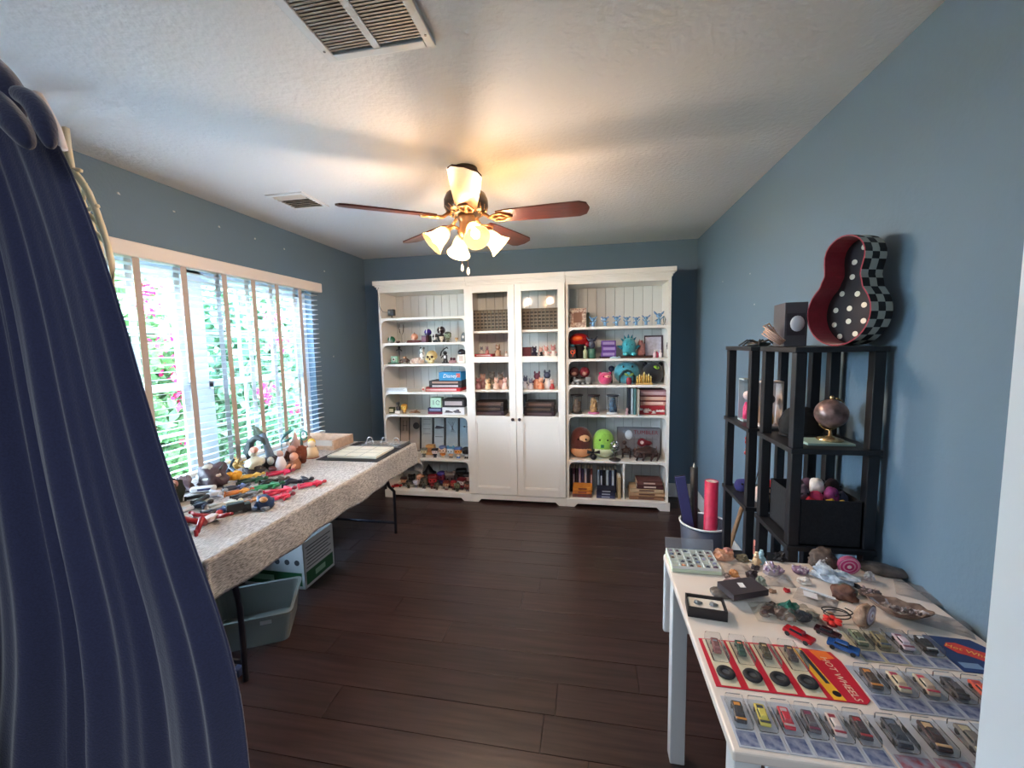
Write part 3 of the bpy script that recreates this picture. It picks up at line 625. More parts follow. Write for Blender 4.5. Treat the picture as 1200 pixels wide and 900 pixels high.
t = thing('paper_cup', 'small white cup with red print left of the stacked games', 'cup', (X(497.5, Z4, 3.81), 3.795, Z4+.0005+.0)); MB().lathe([(.001, 0), (.016, 0), (.021, .05), (.02, .05), (.001, .004)], n=14).build('cup', mat((230, 222, 214), .5), t); MB().box(0, -.0185, .026, .02, .002, .016).build('print', mat((180, 70, 60), .5), t)
# shelf 5
bx('small_tin', 'small green and cream tin at the left end of fifth shelf', 'tin', X(458.5, Z5), YS, Z5, .055, .04, .062, (62, 74, 50), band=(225, 226, 200))
t = thing('ink_bottle', 'black topped bottle on a white block', 'bottle', (X(467, Z5), YS, Z5)); MB().box(0, 0, .014, .055, .045, .028).build('block', mat((228, 218, 214), .5), t); MB().lathe([(.001, .028), (.022, .028), (.024, .06), (.010, .075), (.010, .092), (.018, .094), (.018, .112), (.001, .114)], n=14).build('glass', mat((44, 40, 48), .3), t)
vinyl(X(474, Z5), YS, Z5, .10, (214, 170, 66), (196, 140, 50), (200, 150, 60), (150, 110, 50), 'mustard yellow round headed figurine beside the black topped bottle', 'small figures on the fifth shelf', style=1)
t = thing('driftwood_piece', 'low brown twisted wood piece lying on the fifth shelf', 'wood', (X(486, Z5), YS, Z5)); MB().tube([(-.06, 0, .010), (-.03, -.01, .014), (0, .01, .012), (.03, -.01, .018), (.06, 0, .01)], [.006, .010, .011, .009, .004], 7).tube([(-.02, 0, .012), (.01, -.02, .028), (.035, -.01, .036)], .005).build('wood', mat((150, 112, 88), .8, var=.3, scale=60), t)
xb = X(512, Z5, 3.88)
bx('flat_box', 'maroon box under the navy box on the fifth shelf', 'box', xb, 3.89, Z5, .15, .12, .022, (120, 36, 66)); bx('flat_box', 'navy blue box under the mint card box', 'box', xb, 3.89, Z5+.023, .148, .12, .040, (38, 42, 82), band=(120, 130, 170))
t = bx('card_box', 'mint green square box with a dark emblem standing on the navy box', 'box', xb+.008, 3.88, Z5+.064, .112, .08, .098, (190, 226, 206)); MB().tube([(math.cos(a)*.018+.02, -.0408, .05+math.sin(a)*.02) for a in arr(0, 5.6, 12)], .0025, 5).box(-.025, -.0405, .05, .006, .001, .045).build('emblem', mat((84, 110, 104), .6), t)
xb = X(534, Z5, 3.88)
t = bx('game_box', 'white game box with black sketch print on the fifth shelf', 'box', xb, 3.89, Z5, .225, .16, .072, (222, 222, 226)); MB().rock(.04, -.0803, .02, .035, .0008, .018, .5, 3, 4, 2).rock(-.05, -.0803, .02, .04, .0008, .012, .5, 3, 9, 2).build('print', mat((84, 80, 90), .6), t)
t = bx('game_box', 'black box with a silver label band on top of white game box', 'box', xb+.003, 3.89, Z5+.073, .22, .16, .078, (34, 30, 36), band=(180, 168, 172))
# shelf 6: six black framed prints leaning at the back
FRB = mat((28, 24, 26), .4)
pp = [464, 476, 490, 505, 519, 535.5, 552]
symb = ['H', 'disc', 'grid', 'ray', 'net', 'cross']
for k in range(6):
    xa_ = X(pp[k], 1.0, 4.05)+.004; xb_ = X(pp[k+1], 1.0, 4.05)-.003; xb_ = min(xb_, LX1-.028); wv = xb_-xa_; hh = .36
    t = thing('framed_print', ['black framed grey print at the left end, showing an H shaped emblem', 'black framed grey print with a round dark disc', 'black framed print with grey lattice pattern', 'black framed print with dark blurred ship shape', 'black framed print with fine net drawing', 'black framed print at the right end with a thin cross'][k], 'picture', ((xa_+xb_)/2, 4.055, Z6+.0005), 0, 'framed prints leaning at the back of the sixth shelf')
    R_ = (-.10, 0, 0)
    b = MB(); e = .006
    b.box(-wv/2+e/2, .018, hh/2, e, .012, hh, rot=R_).box(wv/2-e/2, .018, hh/2, e, .012, hh, rot=R_).box(0, .0355, hh-e/2, wv-2*e, .012, e, rot=R_).box(0, .0005, e/2, wv-2*e, .012, e, rot=R_); b.build('frame', FRB, t)
    MB().box(0, .02, hh/2, wv-2*e, .004, hh-2*e, rot=R_).build('print', mat((198-8*k, 180, 164+6*k), .6, var=.12, scale=14), t)
    b = MB(); yy = lambda z: .0165 + (z-hh/2)*.10; zc = hh*.74; DKc = mat((72, 70, 78), .6)
    if k == 0: b.box(-wv*.2, yy(zc), zc, .005, .001, .11, rot=R_).box(wv*.2, yy(zc), zc, .005, .001, .11, rot=R_).box(0, yy(zc), zc, wv*.42, .001, .005, rot=R_)
    elif k == 1: b.cyl((wv*.12, yy(zc)+.001, zc), (wv*.12, yy(zc)-.003, zc), .036, n=18)
    elif k == 2:
        for j in range(4): b.box(-wv*.3+j*wv*.2, yy(zc), zc-.03, .003, .001, .16, rot=R_).box(0, yy(zc-.08+j*.05), zc-.08+j*.05, wv*.6, .001, .003, rot=R_)
    elif k == 3: b.rock(0, yy(zc), zc-.02, wv*.4, .0012, .022, .3, 2, 3, 2, flat=False).box(0, yy(zc-.11), zc-.11, wv*.7, .001, .006, rot=R_)
    elif k == 4:
        for j in range(5): b.tube([(-wv*.3+j*wv*.12, yy(zc+.05), zc+.05), (wv*.25-j*wv*.08, yy(zc-.06), zc-.06)], .0012, 4)
    else: b.box(wv*.05, yy(zc), zc, .003, .001, .13, rot=R_).box(0, yy(zc), zc, wv*.5, .001, .003, rot=R_).sph(-wv*.1, yy(zc), zc, .012, .001, .008)
    b.build('drawing', DKc, t)
G6 = 'figurines in front of the framed prints'
row = [(484, .10, (205, 60, 60), (150, 40, 40), (210, 205, 200), (150, 140, 130), 0, 'red headed figurine with pale body, leftmost before the framed prints'),
 (489, .065, (226, 222, 210), (210, 205, 190), (120, 60, 50), (200, 195, 180), 1, 'small white headed figurine beside the red headed one'),
 (497, .10, (214, 200, 160), (120, 120, 110), (90, 96, 84), (80, 84, 76), 0, 'sandy faced figurine in olive clothes'),
 (510, .10, (238, 222, 218), (24, 22, 34), (30, 30, 48), (26, 26, 36), 0, 'pale faced black haired figurine dressed in navy'),
 (521.5, .13, (225, 190, 160), (96, 116, 168), (238, 150, 60), (226, 214, 190), 1, 'figurine with blue pointed hair and orange chest'),
 (530.5, .12, (205, 220, 230), (90, 150, 190), (238, 190, 150), (140, 130, 120), 2, 'figurine with light blue ears and peach body'),
 (539.5, .12, (240, 160, 80), (80, 110, 170), (236, 226, 214), (90, 130, 190), 0, 'orange faced figurine with blue cap and white shirt'),
 (548, .12, (40, 42, 48), (26, 26, 30), (210, 214, 216), (34, 34, 38), 1, 'black headed figurine with white chest at right end')]
for (px, h, a, b_, c, d, st, lb) in row: vinyl(X(px, Z6, 3.84), 3.84 if h > .07 else 3.80, Z6, h, a, b_, c, d, lb, G6, style=st)
bx('toy_carton', 'small tan carton behind the pale faced black haired figurine', 'box', X(505, Z6, 3.95), 3.95, Z6, .085, .06, .10, (206, 160, 96), band=(176, 120, 70))
# bottom shelf: toy car and crowd
def toycar(name, label, x, y, z, s, col, rz=0, group=None, par=None, open_=False):
    t = thing(name, label, 'toy car', (x, y, z+.0005), rz, group) if par is None else par
    m = mat(col, .22, .2, coat=.8)
    b = MB(); b.box(0, 0, .30*s, 2.0*s, .84*s, .30*s, bev=.1*s); b.box(-.1*s, 0, .54*s, 1.0*s, .68*s, .26*s, bev=.1*s, taper=.8)
    bd = b.build('car_body', m, t); MB().box(-.1*s, 0, .55*s, .9*s, .70*s, .14*s, bev=.03*s, taper=.85).build('windows', mat((30, 34, 40), .1), bd)
    for sx in (-.62, .62):
        for sy in (-1, 1): MB().cyl((sx*s, sy*.34*s, .17*s), (sx*s, sy*.45*s, .17*s), .17*s, n=12).build('wheel', mat((26, 26, 28), .6), t)
    return t
toycar('toy_car', 'shiny red toy car at the left end of the bottom shelf', X(464, Z7, 3.84), 3.835, Z7, .052, (196, 22, 34), .5)
G7 = 'crowd of big headed figurines on the bottom left shelf'
crowd = [(472, 3.87, .10, (205, 150, 120), (60, 40, 40), (70, 60, 60), (50, 50, 50), 0, 'tan faced dark haired figurine next to the red toy car'),
 (479, 3.82, .09, (120, 112, 104), (40, 40, 42), (70, 74, 66), (60, 60, 60), 1, 'dark grey figurine second from the red toy car'),
 (483, 3.93, .11, (34, 32, 36), (22, 22, 26), (60, 56, 60), (40, 40, 40), 2, 'black eared figurine in the back row behind the dark grey one'),
 (488, 3.83, .09, (216, 206, 214), (190, 180, 190), (120, 110, 120), (200, 190, 196), 0, 'pale lilac headed figurine in the front row'),
 (493, 3.90, .13, (228, 170, 146), (205, 150, 120), (150, 110, 100), (120, 90, 80), 1, 'pink faced figurine standing tall beside the black pointed hat'),
 (500, 3.84, .12, (104, 98, 88), (70, 66, 62), (96, 90, 80), (80, 76, 70), 1, 'grey brown figurine below the black pointed hat'),
 (511, 3.89, .15, (176, 50, 56), (120, 30, 40), (150, 46, 50), (90, 40, 40), 0, 'dark red figurine at centre of the bottom left shelf'),
 (512, 3.81, .08, (120, 112, 96), (60, 60, 54), (100, 90, 80), (84, 80, 70), 1, 'small moss grey figurine before the dark red one'),
 (520, 3.91, .16, (110, 36, 60), (60, 50, 140), (60, 60, 120), (60, 50, 60), 1, 'figurine with a blue dome head and red collar'),
 (524, 3.82, .10, (206, 156, 128), (120, 50, 44), (200, 190, 180), (120, 60, 60), 0, 'tan faced figurine with red brown hair in front row'),
 (529.5, 3.93, .17, (72, 60, 66), (120, 110, 110), (110, 40, 46), (70, 60, 60), 2, 'tall grey headed figurine in red standing at the back'),
 (532, 3.83, .10, (190, 100, 84), (150, 40, 50), (120, 60, 50), (90, 70, 60), 1, 'copper faced figurine in front of the tall grey headed one'),
 (537, 3.82, .09, (112, 116, 92), (90, 92, 76), (70, 76, 60), (84, 84, 70), 1, 'moss green figurine near right front of bottom left shelf'),
 (538.5, 3.95, .18, (58, 50, 46), (34, 32, 32), (70, 60, 56), (50, 46, 44), 0, 'tallest dark brown figurine with a flat top at the back'),
 (543, 3.87, .13, (214, 196, 196), (110, 36, 46), (150, 44, 60), (70, 50, 56), 0, 'pale faced figurine with dark red hair near right end'),
 (548, 3.93, .16, (190, 150, 140), (26, 24, 34), (80, 60, 66), (50, 44, 50), 0, 'figurine with a wide black hat in the right back corner'),
 (549, 3.82, .10, (160, 100, 84), (50, 36, 34), (110, 60, 54), (60, 44, 44), 1, 'brown faced figurine at the right front corner')]
for (px, y_, h, a, b_, c, d, st, lb) in crowd: vinyl(X(px, Z7, y_), y_, Z7, h, a, b_, c, d, lb, G7, style=st, rz=random.uniform(-.4, .4))
t = vinyl(X(504, Z7, 3.95), 3.95, Z7, .15, (150, 130, 110), (30, 30, 30), (70, 56, 50), (50, 40, 40), 'figurine wearing a tall black pointed hat', G7, hat=(28, 26, 30), style=1)
MB().lathe([(.001, .14), (.075, .125), (.05, .14), (.028, .175), (.001, .215)], n=16).build('pointed_hat', mat((28, 26, 30), .6), t)

# ================================================================== middle cabinet contents
M1, M2, M3, M4 = MS
def wicker(x0, x1, y0, y1, z, h, label):
    t = thing('woven_basket', label, 'basket', ((x0+x1)/2, (y0+y1)/2, z+.0005), 0, 'woven baskets behind the glass doors'); W = x1-x0; D = y1-y0
    MB().box(0, 0, h/2, W-.012, D-.012, h-.006).build('liner', mat((70, 64, 58), .8), t)
    m = mat((122, 112, 98), .7); b = MB(); nx = 11; nz = 6
    for i in range(nx):
        for j in range(nz):
            b.box(-W/2+W*(i+.5)/nx, -D/2+.003 + (.002 if (i+j) % 2 else 0), h*(j+.5)/nz, W/nx*.84, .004, h/nz*.42, bev=.001)
    for i in range(nx+1): b.cyl((-W/2+W*i/nx, -D/2+.002, .002), (-W/2+W*i/nx, -D/2+.002, h), .0055, n=6)
    b.tube([(-W/2, -D/2+.004, h), (W/2, -D/2+.004, h), (W/2, D/2, h), (-W/2, D/2, h)], .006, 6, closed=True)
    o = stuff(b.build('weave', m, t)); return t
wicker(MX0+.04, xm-.025, 3.83, 4.07, M1, .19, 'grey brown woven basket behind the left glass door'); wicker(xm+.02, MX1-.04, 3.83, 4.07, M1, .19, 'grey brown woven basket behind the right glass door')
xa = X(577, M2, 3.88)
bx('flat_box', 'flat red box lying behind the left glass door', 'box', xa, 3.9, M2, .34, .18, .022, (184, 36, 52)); bx('flat_box', 'short red box with a white line lying on the long red box', 'box', xa-.075, 3.9, M2+.023, .17, .15, .024, (190, 34, 50), band=(226, 205, 205))
GM = 'small china figures behind the glass doors'
def china(x, y, z, h, col, col2, label, ears=False, group=GM):
    t = thing('china_figure', label, 'figurine', (x, y, z+.0005), random.uniform(-.5, .5), group)
    MB().lathe([(.001, 0), (h*.26, 0), (h*.28, h*.1), (h*.22, h*.35), (h*.12, h*.58), (.001, h*.62)], n=12).build('body', mat(col, .3), t)
    b = MB().sph(0, -h*.02, h*.74, h*.2, h*.19, h*.2, 12)
    if ears:
        for s in (-1, 1): b.sph(s*h*.13, 0, h*.94, h*.06, h*.04, h*.11, 8)
    b.build('head', mat(col2, .3), t)
    MB().tube([(-h*.12, 0, h*.5), (-h*.25, -h*.12, h*.36)], h*.06).tube([(h*.12, 0, h*.5), (h*.25, -h*.1, h*.4)], h*.06).build('arms', mat(col2, .35), t); return t
china(xa-.10, 3.86, M2+.048, .07, (225, 220, 218), (120, 122, 140), 'little grey faced china figure on the short red box, left', True)
china(xa-.045, 3.86, M2+.048, .07, (200, 130, 130), (150, 120, 130), 'little rosy china figure on the short red box, right', True)
china(xa+.06, 3.86, M2+.023, .11, (176, 140, 110), (150, 118, 96), 'brown bear like china figure on the long red box', True)
china(xa+.14, 3.86, M2+.023, .05, (235, 228, 224), (226, 190, 170), 'tiny white china figure at the right end of long red box')
bx('gift_box', 'maroon box behind the right glass door', 'box', X(618, M2, 3.9), 3.9, M2, .085, .09, .105, (104, 34, 52))
china(X(626, M2), YS, M2, .11, (38, 34, 56), (50, 44, 66), 'navy china figure next to the maroon box', True); china(X(634, M2, 3.9), 3.9, M2, .105, (235, 226, 222), (226, 180, 170), 'white china figure between two dark ones', True)
china(X(635, M2, 3.83), 3.83, M2, .065, (30, 28, 34), (30, 28, 34), 'small black china figure in front of the white one'); china(X(641, M2), YS, M2, .115, (232, 224, 222), (220, 160, 150), 'white and pink china figure with tall ears', True); china(X(647, M2), 3.87, M2, .12, (228, 218, 214), (205, 140, 140), 'white china figure with pink head at right end', True)
k = 0
for (px, h, c1, c2, lb) in ((561, .11, (170, 120, 128), (150, 96, 104), 'dusty mauve china figure at left end of third glazed shelf'), (566, .14, (150, 110, 110), (190, 150, 140), 'mauve and pink china figure, second on third glazed shelf'), (572, .10, (232, 206, 168), (226, 190, 150), 'cream china figure leaning forward'), (577, .16, (120, 112, 100), (96, 90, 84), 'grey brown tall china figure at the back'),
   (582, .11, (228, 190, 170), (222, 176, 156), 'peach china figure right of the grey brown one'), (587, .15, (205, 160, 150), (112, 100, 92), 'tall rosy china figure with dark head'), (592, .11, (230, 200, 186), (220, 170, 160), 'pale pink china figure at right side of left door'),
   (616, .12, (225, 222, 228), (96, 100, 120), 'white china figure with slate grey head'), (622, .10, (214, 206, 214), (130, 130, 150), 'small white and grey china figure'), (630, .16, (205, 140, 108), (120, 70, 90), 'tall orange brown china figure with plum head'), (634, .11, (214, 130, 90), (226, 170, 140), 'orange china figure seated in front'), (641, .17, (226, 226, 230), (60, 66, 90), 'tall white china figure with navy head'), (647, .09, (176, 50, 50), (230, 190, 180), 'red china figure at right side of right door')):
    china(X(px, M3, 3.84 + .06*(k % 2)), 3.84 + .06*(k % 2), M3, h, c1, c2, lb, True); k += 1
GB = 'dark cased sets stacked behind the glass doors'
for (px, wv, n_, nm) in ((575, .30, 3, 'left'), (633, .29, 3, 'right')):
    xx = X(px, M4, 3.92)
    for j in range(n_):
        bx('dark_case', '%s case in the stack behind the %s door' % (['bottom dark plum', 'middle black', 'topmost brown black'][j], nm), 'case', xx + (.0, -.006, .008)[j], 3.94, M4+.0002+j*.046, wv-.01*j, .20, .045, [(50, 34, 48), (34, 28, 34), (58, 44, 42)][j], group=GB, band=[(90, 74, 80), (84, 70, 60), (110, 86, 78)][j])
bx('upright_case', 'black upright case at the left behind the right glass door', 'case', X(614.5, M4, 4.0), 4.02, M4, .05, .1, .19, (30, 32, 36))

# ================================================================== right bookcase contents
R1_, R2_, R3_, R4_, R5_, R6_ = *RS, .078
t = thing('photo_frame', 'cream mosaic photo frame with a brown picture on the top right shelf', 'picture frame', (X(677, R1_, 3.85), 3.85, R1_+.0005)); R_ = (-.12, 0, 0)
MB().box(0, .012, .088, .155, .012, .176, rot=R_, bev=.003).build('frame', mat((222, 204, 184), .5, var=.3, scale=45, col2=(150, 110, 100)), t); MB().box(0, .0045, .090, .075, .003, .092, rot=R_).build('picture', mat((128, 88, 70), .5, var=.1), t)
MB().box(0, .05, .055, .02, .003, .12, rot=(.5, 0, 0)).build('easel_back', mat((90, 80, 70), .6), t)
b = MB(); rr_ = random.Random(4)
for k in range(14):
    a = k*2*PI/14; b.rock(.062*max(-1, min(1, 1.4*math.cos(a))), .004+.0*a, .088+.075*max(-1, min(1, 1.4*math.sin(a)))-.004, .006, .004, .005, .2, 2, k, 1)
for v_ in b.bm.verts: v_.co.y += (v_.co.z-.088)*.12 - .0
b.build('pebbles', mat((120, 84, 78), .5), t)
bx('art_card', 'grey green card leaning behind the cream frame', 'card', X(687, R1_, 3.95), 3.95, R1_, .06, .02, .14, (132, 146, 130))
GBF = 'row of pale blue winged figurines on the top right shelf'
bl_l = ['pale blue winged figurine next to the cream frame', 'pale blue figurine pointing right, second of the blue row', 'pale blue standing box shaped figurine, third of the blue row', 'pale blue figurine in the middle of the blue row', 'slender pale blue figurine, fifth of the blue row', 'pale blue figurine with raised ears, sixth of the blue row', 'largest pale blue figurine with spread wings at the right end']
for k, px in enumerate((695, 709, 722.5, 734.5, 745.5, 757, 772)):
    h = (.10, .10, .105, .095, .09, .095, .125)[k]; t = thing('blue_figurine', bl_l[k], 'figurine', (X(px, R1_, 3.84), 3.84, R1_+.0005), random.uniform(-.4, .4), GBF)
    m = mat((112, 156, 196), .4); MB().lathe([(.001, 0), (h*.22, 0), (h*.22, h*.06), (.001, h*.06)], n=12).build('base', mat((205, 210, 214), .4), t)
    MB().sph(0, 0, h*.3, h*.15, h*.13, h*.22, 10).tube([(-h*.1, 0, h*.4), (-h*(.3), -.01, h*(.3+.3*(k % 2)))], h*.05).tube([(h*.1, 0, h*.4), (h*.34, -.01, h*(.62-.2*(k % 2)))], h*.05).cyl((-h*.07, 0, h*.16), (-h*.09, 0, h*.05), h*.06).cyl((h*.07, 0, h*.16), (h*.09, 0, h*.05), h*.06).build('body', m, t)
    hd = MB().sph(0, -.003, h*.68, h*.2, h*.17, h*.17, 12).build('head', m, t)
    for s in (-1, 1): MB().tube([(s*h*.14, 0, h*.74), (s*h*.28, 0, h*.86), (s*h*.38, 0, h*(.98 if k in (0, 5, 6) else .8))], [h*.05, h*.07, h*.02], 6).build('ear', mat((92, 134, 184), .4), t)
    MB().sph(-h*.08, -h*.17, h*.69, h*.035).sph(h*.08, -h*.17, h*.69, h*.035).build('eyes', EYE, t)
t = thing('glass_shard_ornament', 'clear glass ornament at the far right of the top shelf', 'ornament', (X(778.5, R1_, 3.83), 3.83, R1_+.0005)); MB().lathe([(.001, 0), (.018, .001), (.005, .01), (.013, .05), (.001, .08)], n=10).build('glass', clear('cut_glass', (.85, .9, .95), .35), t)
# shelf 2
t = thing('toy_helmet', 'large red and orange flame topped toy helmet', 'helmet', (X(675, R2_, 3.95), 3.95, R2_+.0005)); MB().lathe([(.001, 0), (.06, 0), (.07, .03), (.075, .12), (.085, .13), (.001, .135)], n=18).build('stand', mat((40, 34, 38), .4), t)
MB().sph(0, 0, .17, .095, .085, .066, 18).build('dome', mat((176, 30, 36), .35), t); MB().sph(-.01, -.055, .182, .055, .035, .03, 14).build('flame_patch', mat((240, 106, 42), .35), t); MB().sph(.075, -.03, .13, .03, .04, .03).build('side_flap', mat((140, 20, 40), .4), t)
t = thing('dark_figurine', 'dark figurine with an orange spiral on its front', 'figurine', (X(669, R2_, 3.83), 3.825, R2_+.0005)); MB().box(0, 0, .055, .07, .05, .11, bev=.015, taper=.85).build('body', mat((46, 38, 42), .4), t); MB().tube([(math.cos(a)*(.004+.0035*a), -.0275, .066+math.sin(a)*(.004+.0035*a)) for a in arr(0, 7, 18)] + [(.0, -.0275, .02)], .004, 6).build('spiral', mat((240, 90, 50), .4), t); MB().sph(0, 0, .118, .022, .02, .016).build('head', mat((40, 86, 96), .4), t)
t = thing('horned_figurine', 'dark figurine with spread horns on a bottle green drum', 'figurine', (X(693, R2_, 3.87), 3.87, R2_+.0005)); MB().lathe([(.001, 0), (.036, 0), (.036, .085), (.03, .09), (.001, .09)], n=16).build('drum', mat((72, 116, 98), .4, var=.2), t); MB().sph(0, 0, .125, .03, .026, .042).build('body', mat((66, 70, 86), .4), t); MB().tube([(-.05, 0, .20), (-.025, 0, .165), (0, 0, .17), (.025, 0, .165), (.05, 0, .20)], [.003, .012, .016, .012, .003], 8).build('horns', mat((54, 60, 76), .4), t)
t = thing('perfume_bottle', 'slim sage bottle left of the bottle green drum', 'bottle', (X(686, R2_, 3.83), 3.83, R2_+.0005)); MB().lathe([(.001, 0), (.018, 0), (.02, .07), (.008, .085), (.008, .1), (.012, .1), (.012, .115), (.001, .116)], n=12).build('body', mat((168, 172, 138), .4), t)
GP = 'stack of purple boxes on the second right shelf'; xx = X(713, R2_, 3.88)
for j in range(3): bx('purple_box', ['purple box at the bottom of its stack', 'purple box in the middle of its stack', 'purple box on top of its stack'][j], 'box', xx+.004*(j % 2), 3.9, R2_+.014+j*.049, .128, .11, .048, (92, 56, 136), group=GP, band=(150, 130, 176))
book('flat dark book under the three purple boxes', xx, 3.9, R2_, .15, .14, .013, (70, 40, 40))
def plush(name, label, x, y, z, w_, d, h, col, belly=None, face=None, ears=None, rz=0, group=None, feet=None, eyes=True, fuzz=.4, eyec=None, ez=.66, snout=None):
    t = thing(name, label, 'plush toy', (x, y, z), rz, group); m = mat(col, .95, var=.18, scale=70, bump=fuzz, sheen=.5)
    MB().lathe([(.001, .0012)] + [(w_*.5*math.sin(PI*k/16)**.85, .0012 + (h-.0012)*max(0, (1-math.cos(PI*k/16))/2-.03)/.97) for k in range(2, 16)] + [(.001, h)], n=22, M=Matrix.Diagonal((1, d/w_, 1, 1))).build('body', m, t)
    if belly: MB().sph(0, -d*.10, h*.24, w_*.47, d*.42, h*.235, 18).build('belly', mat(belly, .95, bump=fuzz, scale=70), t)
    if face: MB().sph(w_*.10, -d*.34, h*.66, w_*.28, d*.16, h*.14, 14).build('face', mat(face, .95, bump=fuzz, scale=70), t)
    if eyes:
        for s in (-1, 1): MB().sph(w_*(.04 if face else 0)+s*w_*.17, -d*(.50 if face else .44), h*ez, w_*.035, w_*.02, w_*.045, 8).build('eye', EYE, t)
    if ears:
        for s in (-1, 1): MB().sph(s*w_*.34, 0, h*.90, w_*.12, d*.08, h*.13, 10, rot=(0, s*.4, 0)).build('ear', mat(ears, .95), t)
    if snout: MB().sph(0, -d*.48, h*(ez-.12), w_*.09, d*.05, h*.05, 10).build('snout', mat(snout, .9), t)
    return t
# teal dragon plush on a flat book
xx = X(737, R2_, 3.88); book('flat brown book under the teal plush dragon', xx+.045, 3.89, R2_, .30, .17, .016, (86, 54, 44))
t = plush('plush_dragon', 'teal plush dragon with a spiky crest sitting on a flat book', xx, 3.89, R2_+.017, .13, .12, .165, (56, 152, 166), snout=(70, 170, 180), ez=.62)
b = MB()
for k in range(5): a = -.9+k*.42; b.cyl((math.sin(a)*.055, .01, .105+math.cos(a)*.05), (math.sin(a)*.09, .01, .10+math.cos(a)*.098), .014, .002, 8)
b.cyl((-.05, -.01, .075), (-.105, -.01, .095), .022, .003, 8).cyl((.05, -.01, .075), (.10, -.01, .095), .022, .003, 8); b.build('spikes', mat((36, 116, 134), .9), t)
MB().sph(-.035, -.062, .02, .024, .03, .018).sph(.035, -.062, .02, .024, .03, .018).build('feet', mat((88, 186, 196), .9), t)
t = thing('crumpled_ribbon', 'pale blue and white ribbon bundle lying before the teal dragon', 'ribbon', (X(724, R2_, 3.81), 3.80, R2_+.0)); MB().tube([(-.05, 0, .006), (-.02, .006, .012), (.01, -.005, .007), (.03, .004, .014), (.042, 0, .006)], [.005, .009, .006, .009, .004], 8).build('ribbon', mat((176, 200, 214), .5), t)
t = thing('photo_frame', 'silver framed grey picture at the right of the second shelf', 'picture frame', (X(764, R2_, 3.97), 3.97, R2_+.0005)); MB().box(0, .01, .10, .165, .012, .20, rot=(-.1, 0, 0), bev=.003).build('frame', mat((70, 56, 70), .4, .3), t); MB().box(-.004, .003, .102, .138, .003, .168, rot=(-.1, 0, 0)).build('picture', mat((196, 196, 214), .4, var=.25, scale=40), t); MB().box(0, .05, .05, .02, .003, .1, rot=(.5, 0, 0)).build('easel_back', BLK, t)
t = thing('coral_figurine', 'coral pink figurine between dragon and silver frame', 'figurine', (X(751.5, R2_, 3.92), 3.93, R2_+.0165)); MB().rock(0, 0, 0, .03, .025, .09, .35, 2, 3, 3).build('body', mat((196, 134, 130), .6, var=.3, scale=50), t)
GPK = 'small pink and white bottles at the right of the second shelf'
for k, (px, c, lb) in enumerate(((764, (226, 190, 196), 'pale pink bottle, leftmost before the silver frame'), (769.5, (214, 60, 96), 'deep pink bottle before the silver frame'), (773.5, (238, 226, 226), 'white bottle beside the deep pink one'))):
    t = thing('small_bottle', lb, 'bottle', (X(px, R2_, 3.815), 3.815, R2_+.0005), 0, GPK); MB().lathe([(.001, 0), (.013, 0), (.014, .04), (.006, .05), (.006, .056), (.001, .056)], n=12).build('bottle', mat(c, .3), t); MB().cyl((0, 0, .0565), (0, 0, .07), .008, .006).build('cap', mat((236, 230, 226), .4), t)
t = thing('wall_switch', 'small grey switch on the inner right side of the right bookcase', 'switch', (RX1-.0245, 3.80, 1.47)); MB().box(0, 0, 0, .004, .022, .06, bev=.001).build('plate', mat((120, 124, 124), .4), t); MB().box(-.003, 0, 0, .004, .008, .02).build('rocker', mat((60, 60, 62), .4), t)
# shelf 3
GR3 = 'two round dark red heads on the third right shelf'
for (px, c, c2, lb) in ((673, (90, 46, 50), (60, 40, 44), 'dark brown ball shaped plush head, left one of the pair'), (684, (130, 36, 50), (90, 30, 44), 'dark red ball shaped plush head, right one of the pair')):
    t = thing('round_plush_head', lb, 'plush toy', (X(px, R3_, 3.92), 3.92, R3_+.0005), 0, GR3); MB().lathe([(.001, 0), (.036, 0), (.04, .03), (.034, .06), (.001, .06)], n=14).build('body', mat((36, 28, 32), .8), t); MB().sph(0, 0, .108, .047, .045, .05, 16).build('head', mat(c, .9, var=.2, scale=50), t); MB().sph(0, -.03, .098, .026, .02, .022).build('face', mat((176, 130, 112), .8), t)
t = thing('model_locomotive', 'silver grey model locomotive below the round red heads', 'model train', (X(681, R3_, 3.825), 3.822, R3_+.0005)); MB().box(0, 0, .008, .20, .045, .010).build('chassis', mat((50, 46, 48), .5), t); MB().cyl((-.07, 0, .036), (.04, 0, .036), .020, n=16).box(.065, 0, .042, .045, .044, .056, bev=.004).build('boiler', mat((136, 134, 132), .35, .5), t)
b = MB().cyl((-.058, 0, .05), (-.058, 0, .07), .007, .01); b.build('funnel', mat((176, 172, 166), .3, .6), t)
for k in range(4):
    for s in (-1, 1): MB().cyl((-.075+k*.045, s*.022, .013), (-.075+k*.045, s*.027, .013), .0125, n=12).build('wheel', mat((180, 176, 172), .3, .6), t)
plush('plush_toy', 'round pink plush toy with rosy face beside the locomotive', X(709, R3_, 3.86), 3.86, R3_, .125, .12, .11, (206, 66, 112), face=(240, 170, 160), ears=(180, 44, 92))
t = thing('blue_ball', 'dark blue speckled ball on a thin stand behind the pink plush', 'ornament', (X(716.5, R3_, 3.98), 3.98, R3_+.0005)); MB().cyl((0, 0, 0), (0, 0, .11), .012, .006).build('stand', BLK, t); MB().sph(0, 0, .135, .028).build('ball', mat((44, 52, 84), .4, var=.4, scale=90), t)
plush('plush_toy', 'large teal blue plush toy with small black eyes', X(735, R3_, 3.92), 3.95, R3_, .235, .17, .198, (74, 158, 178), ez=.80)
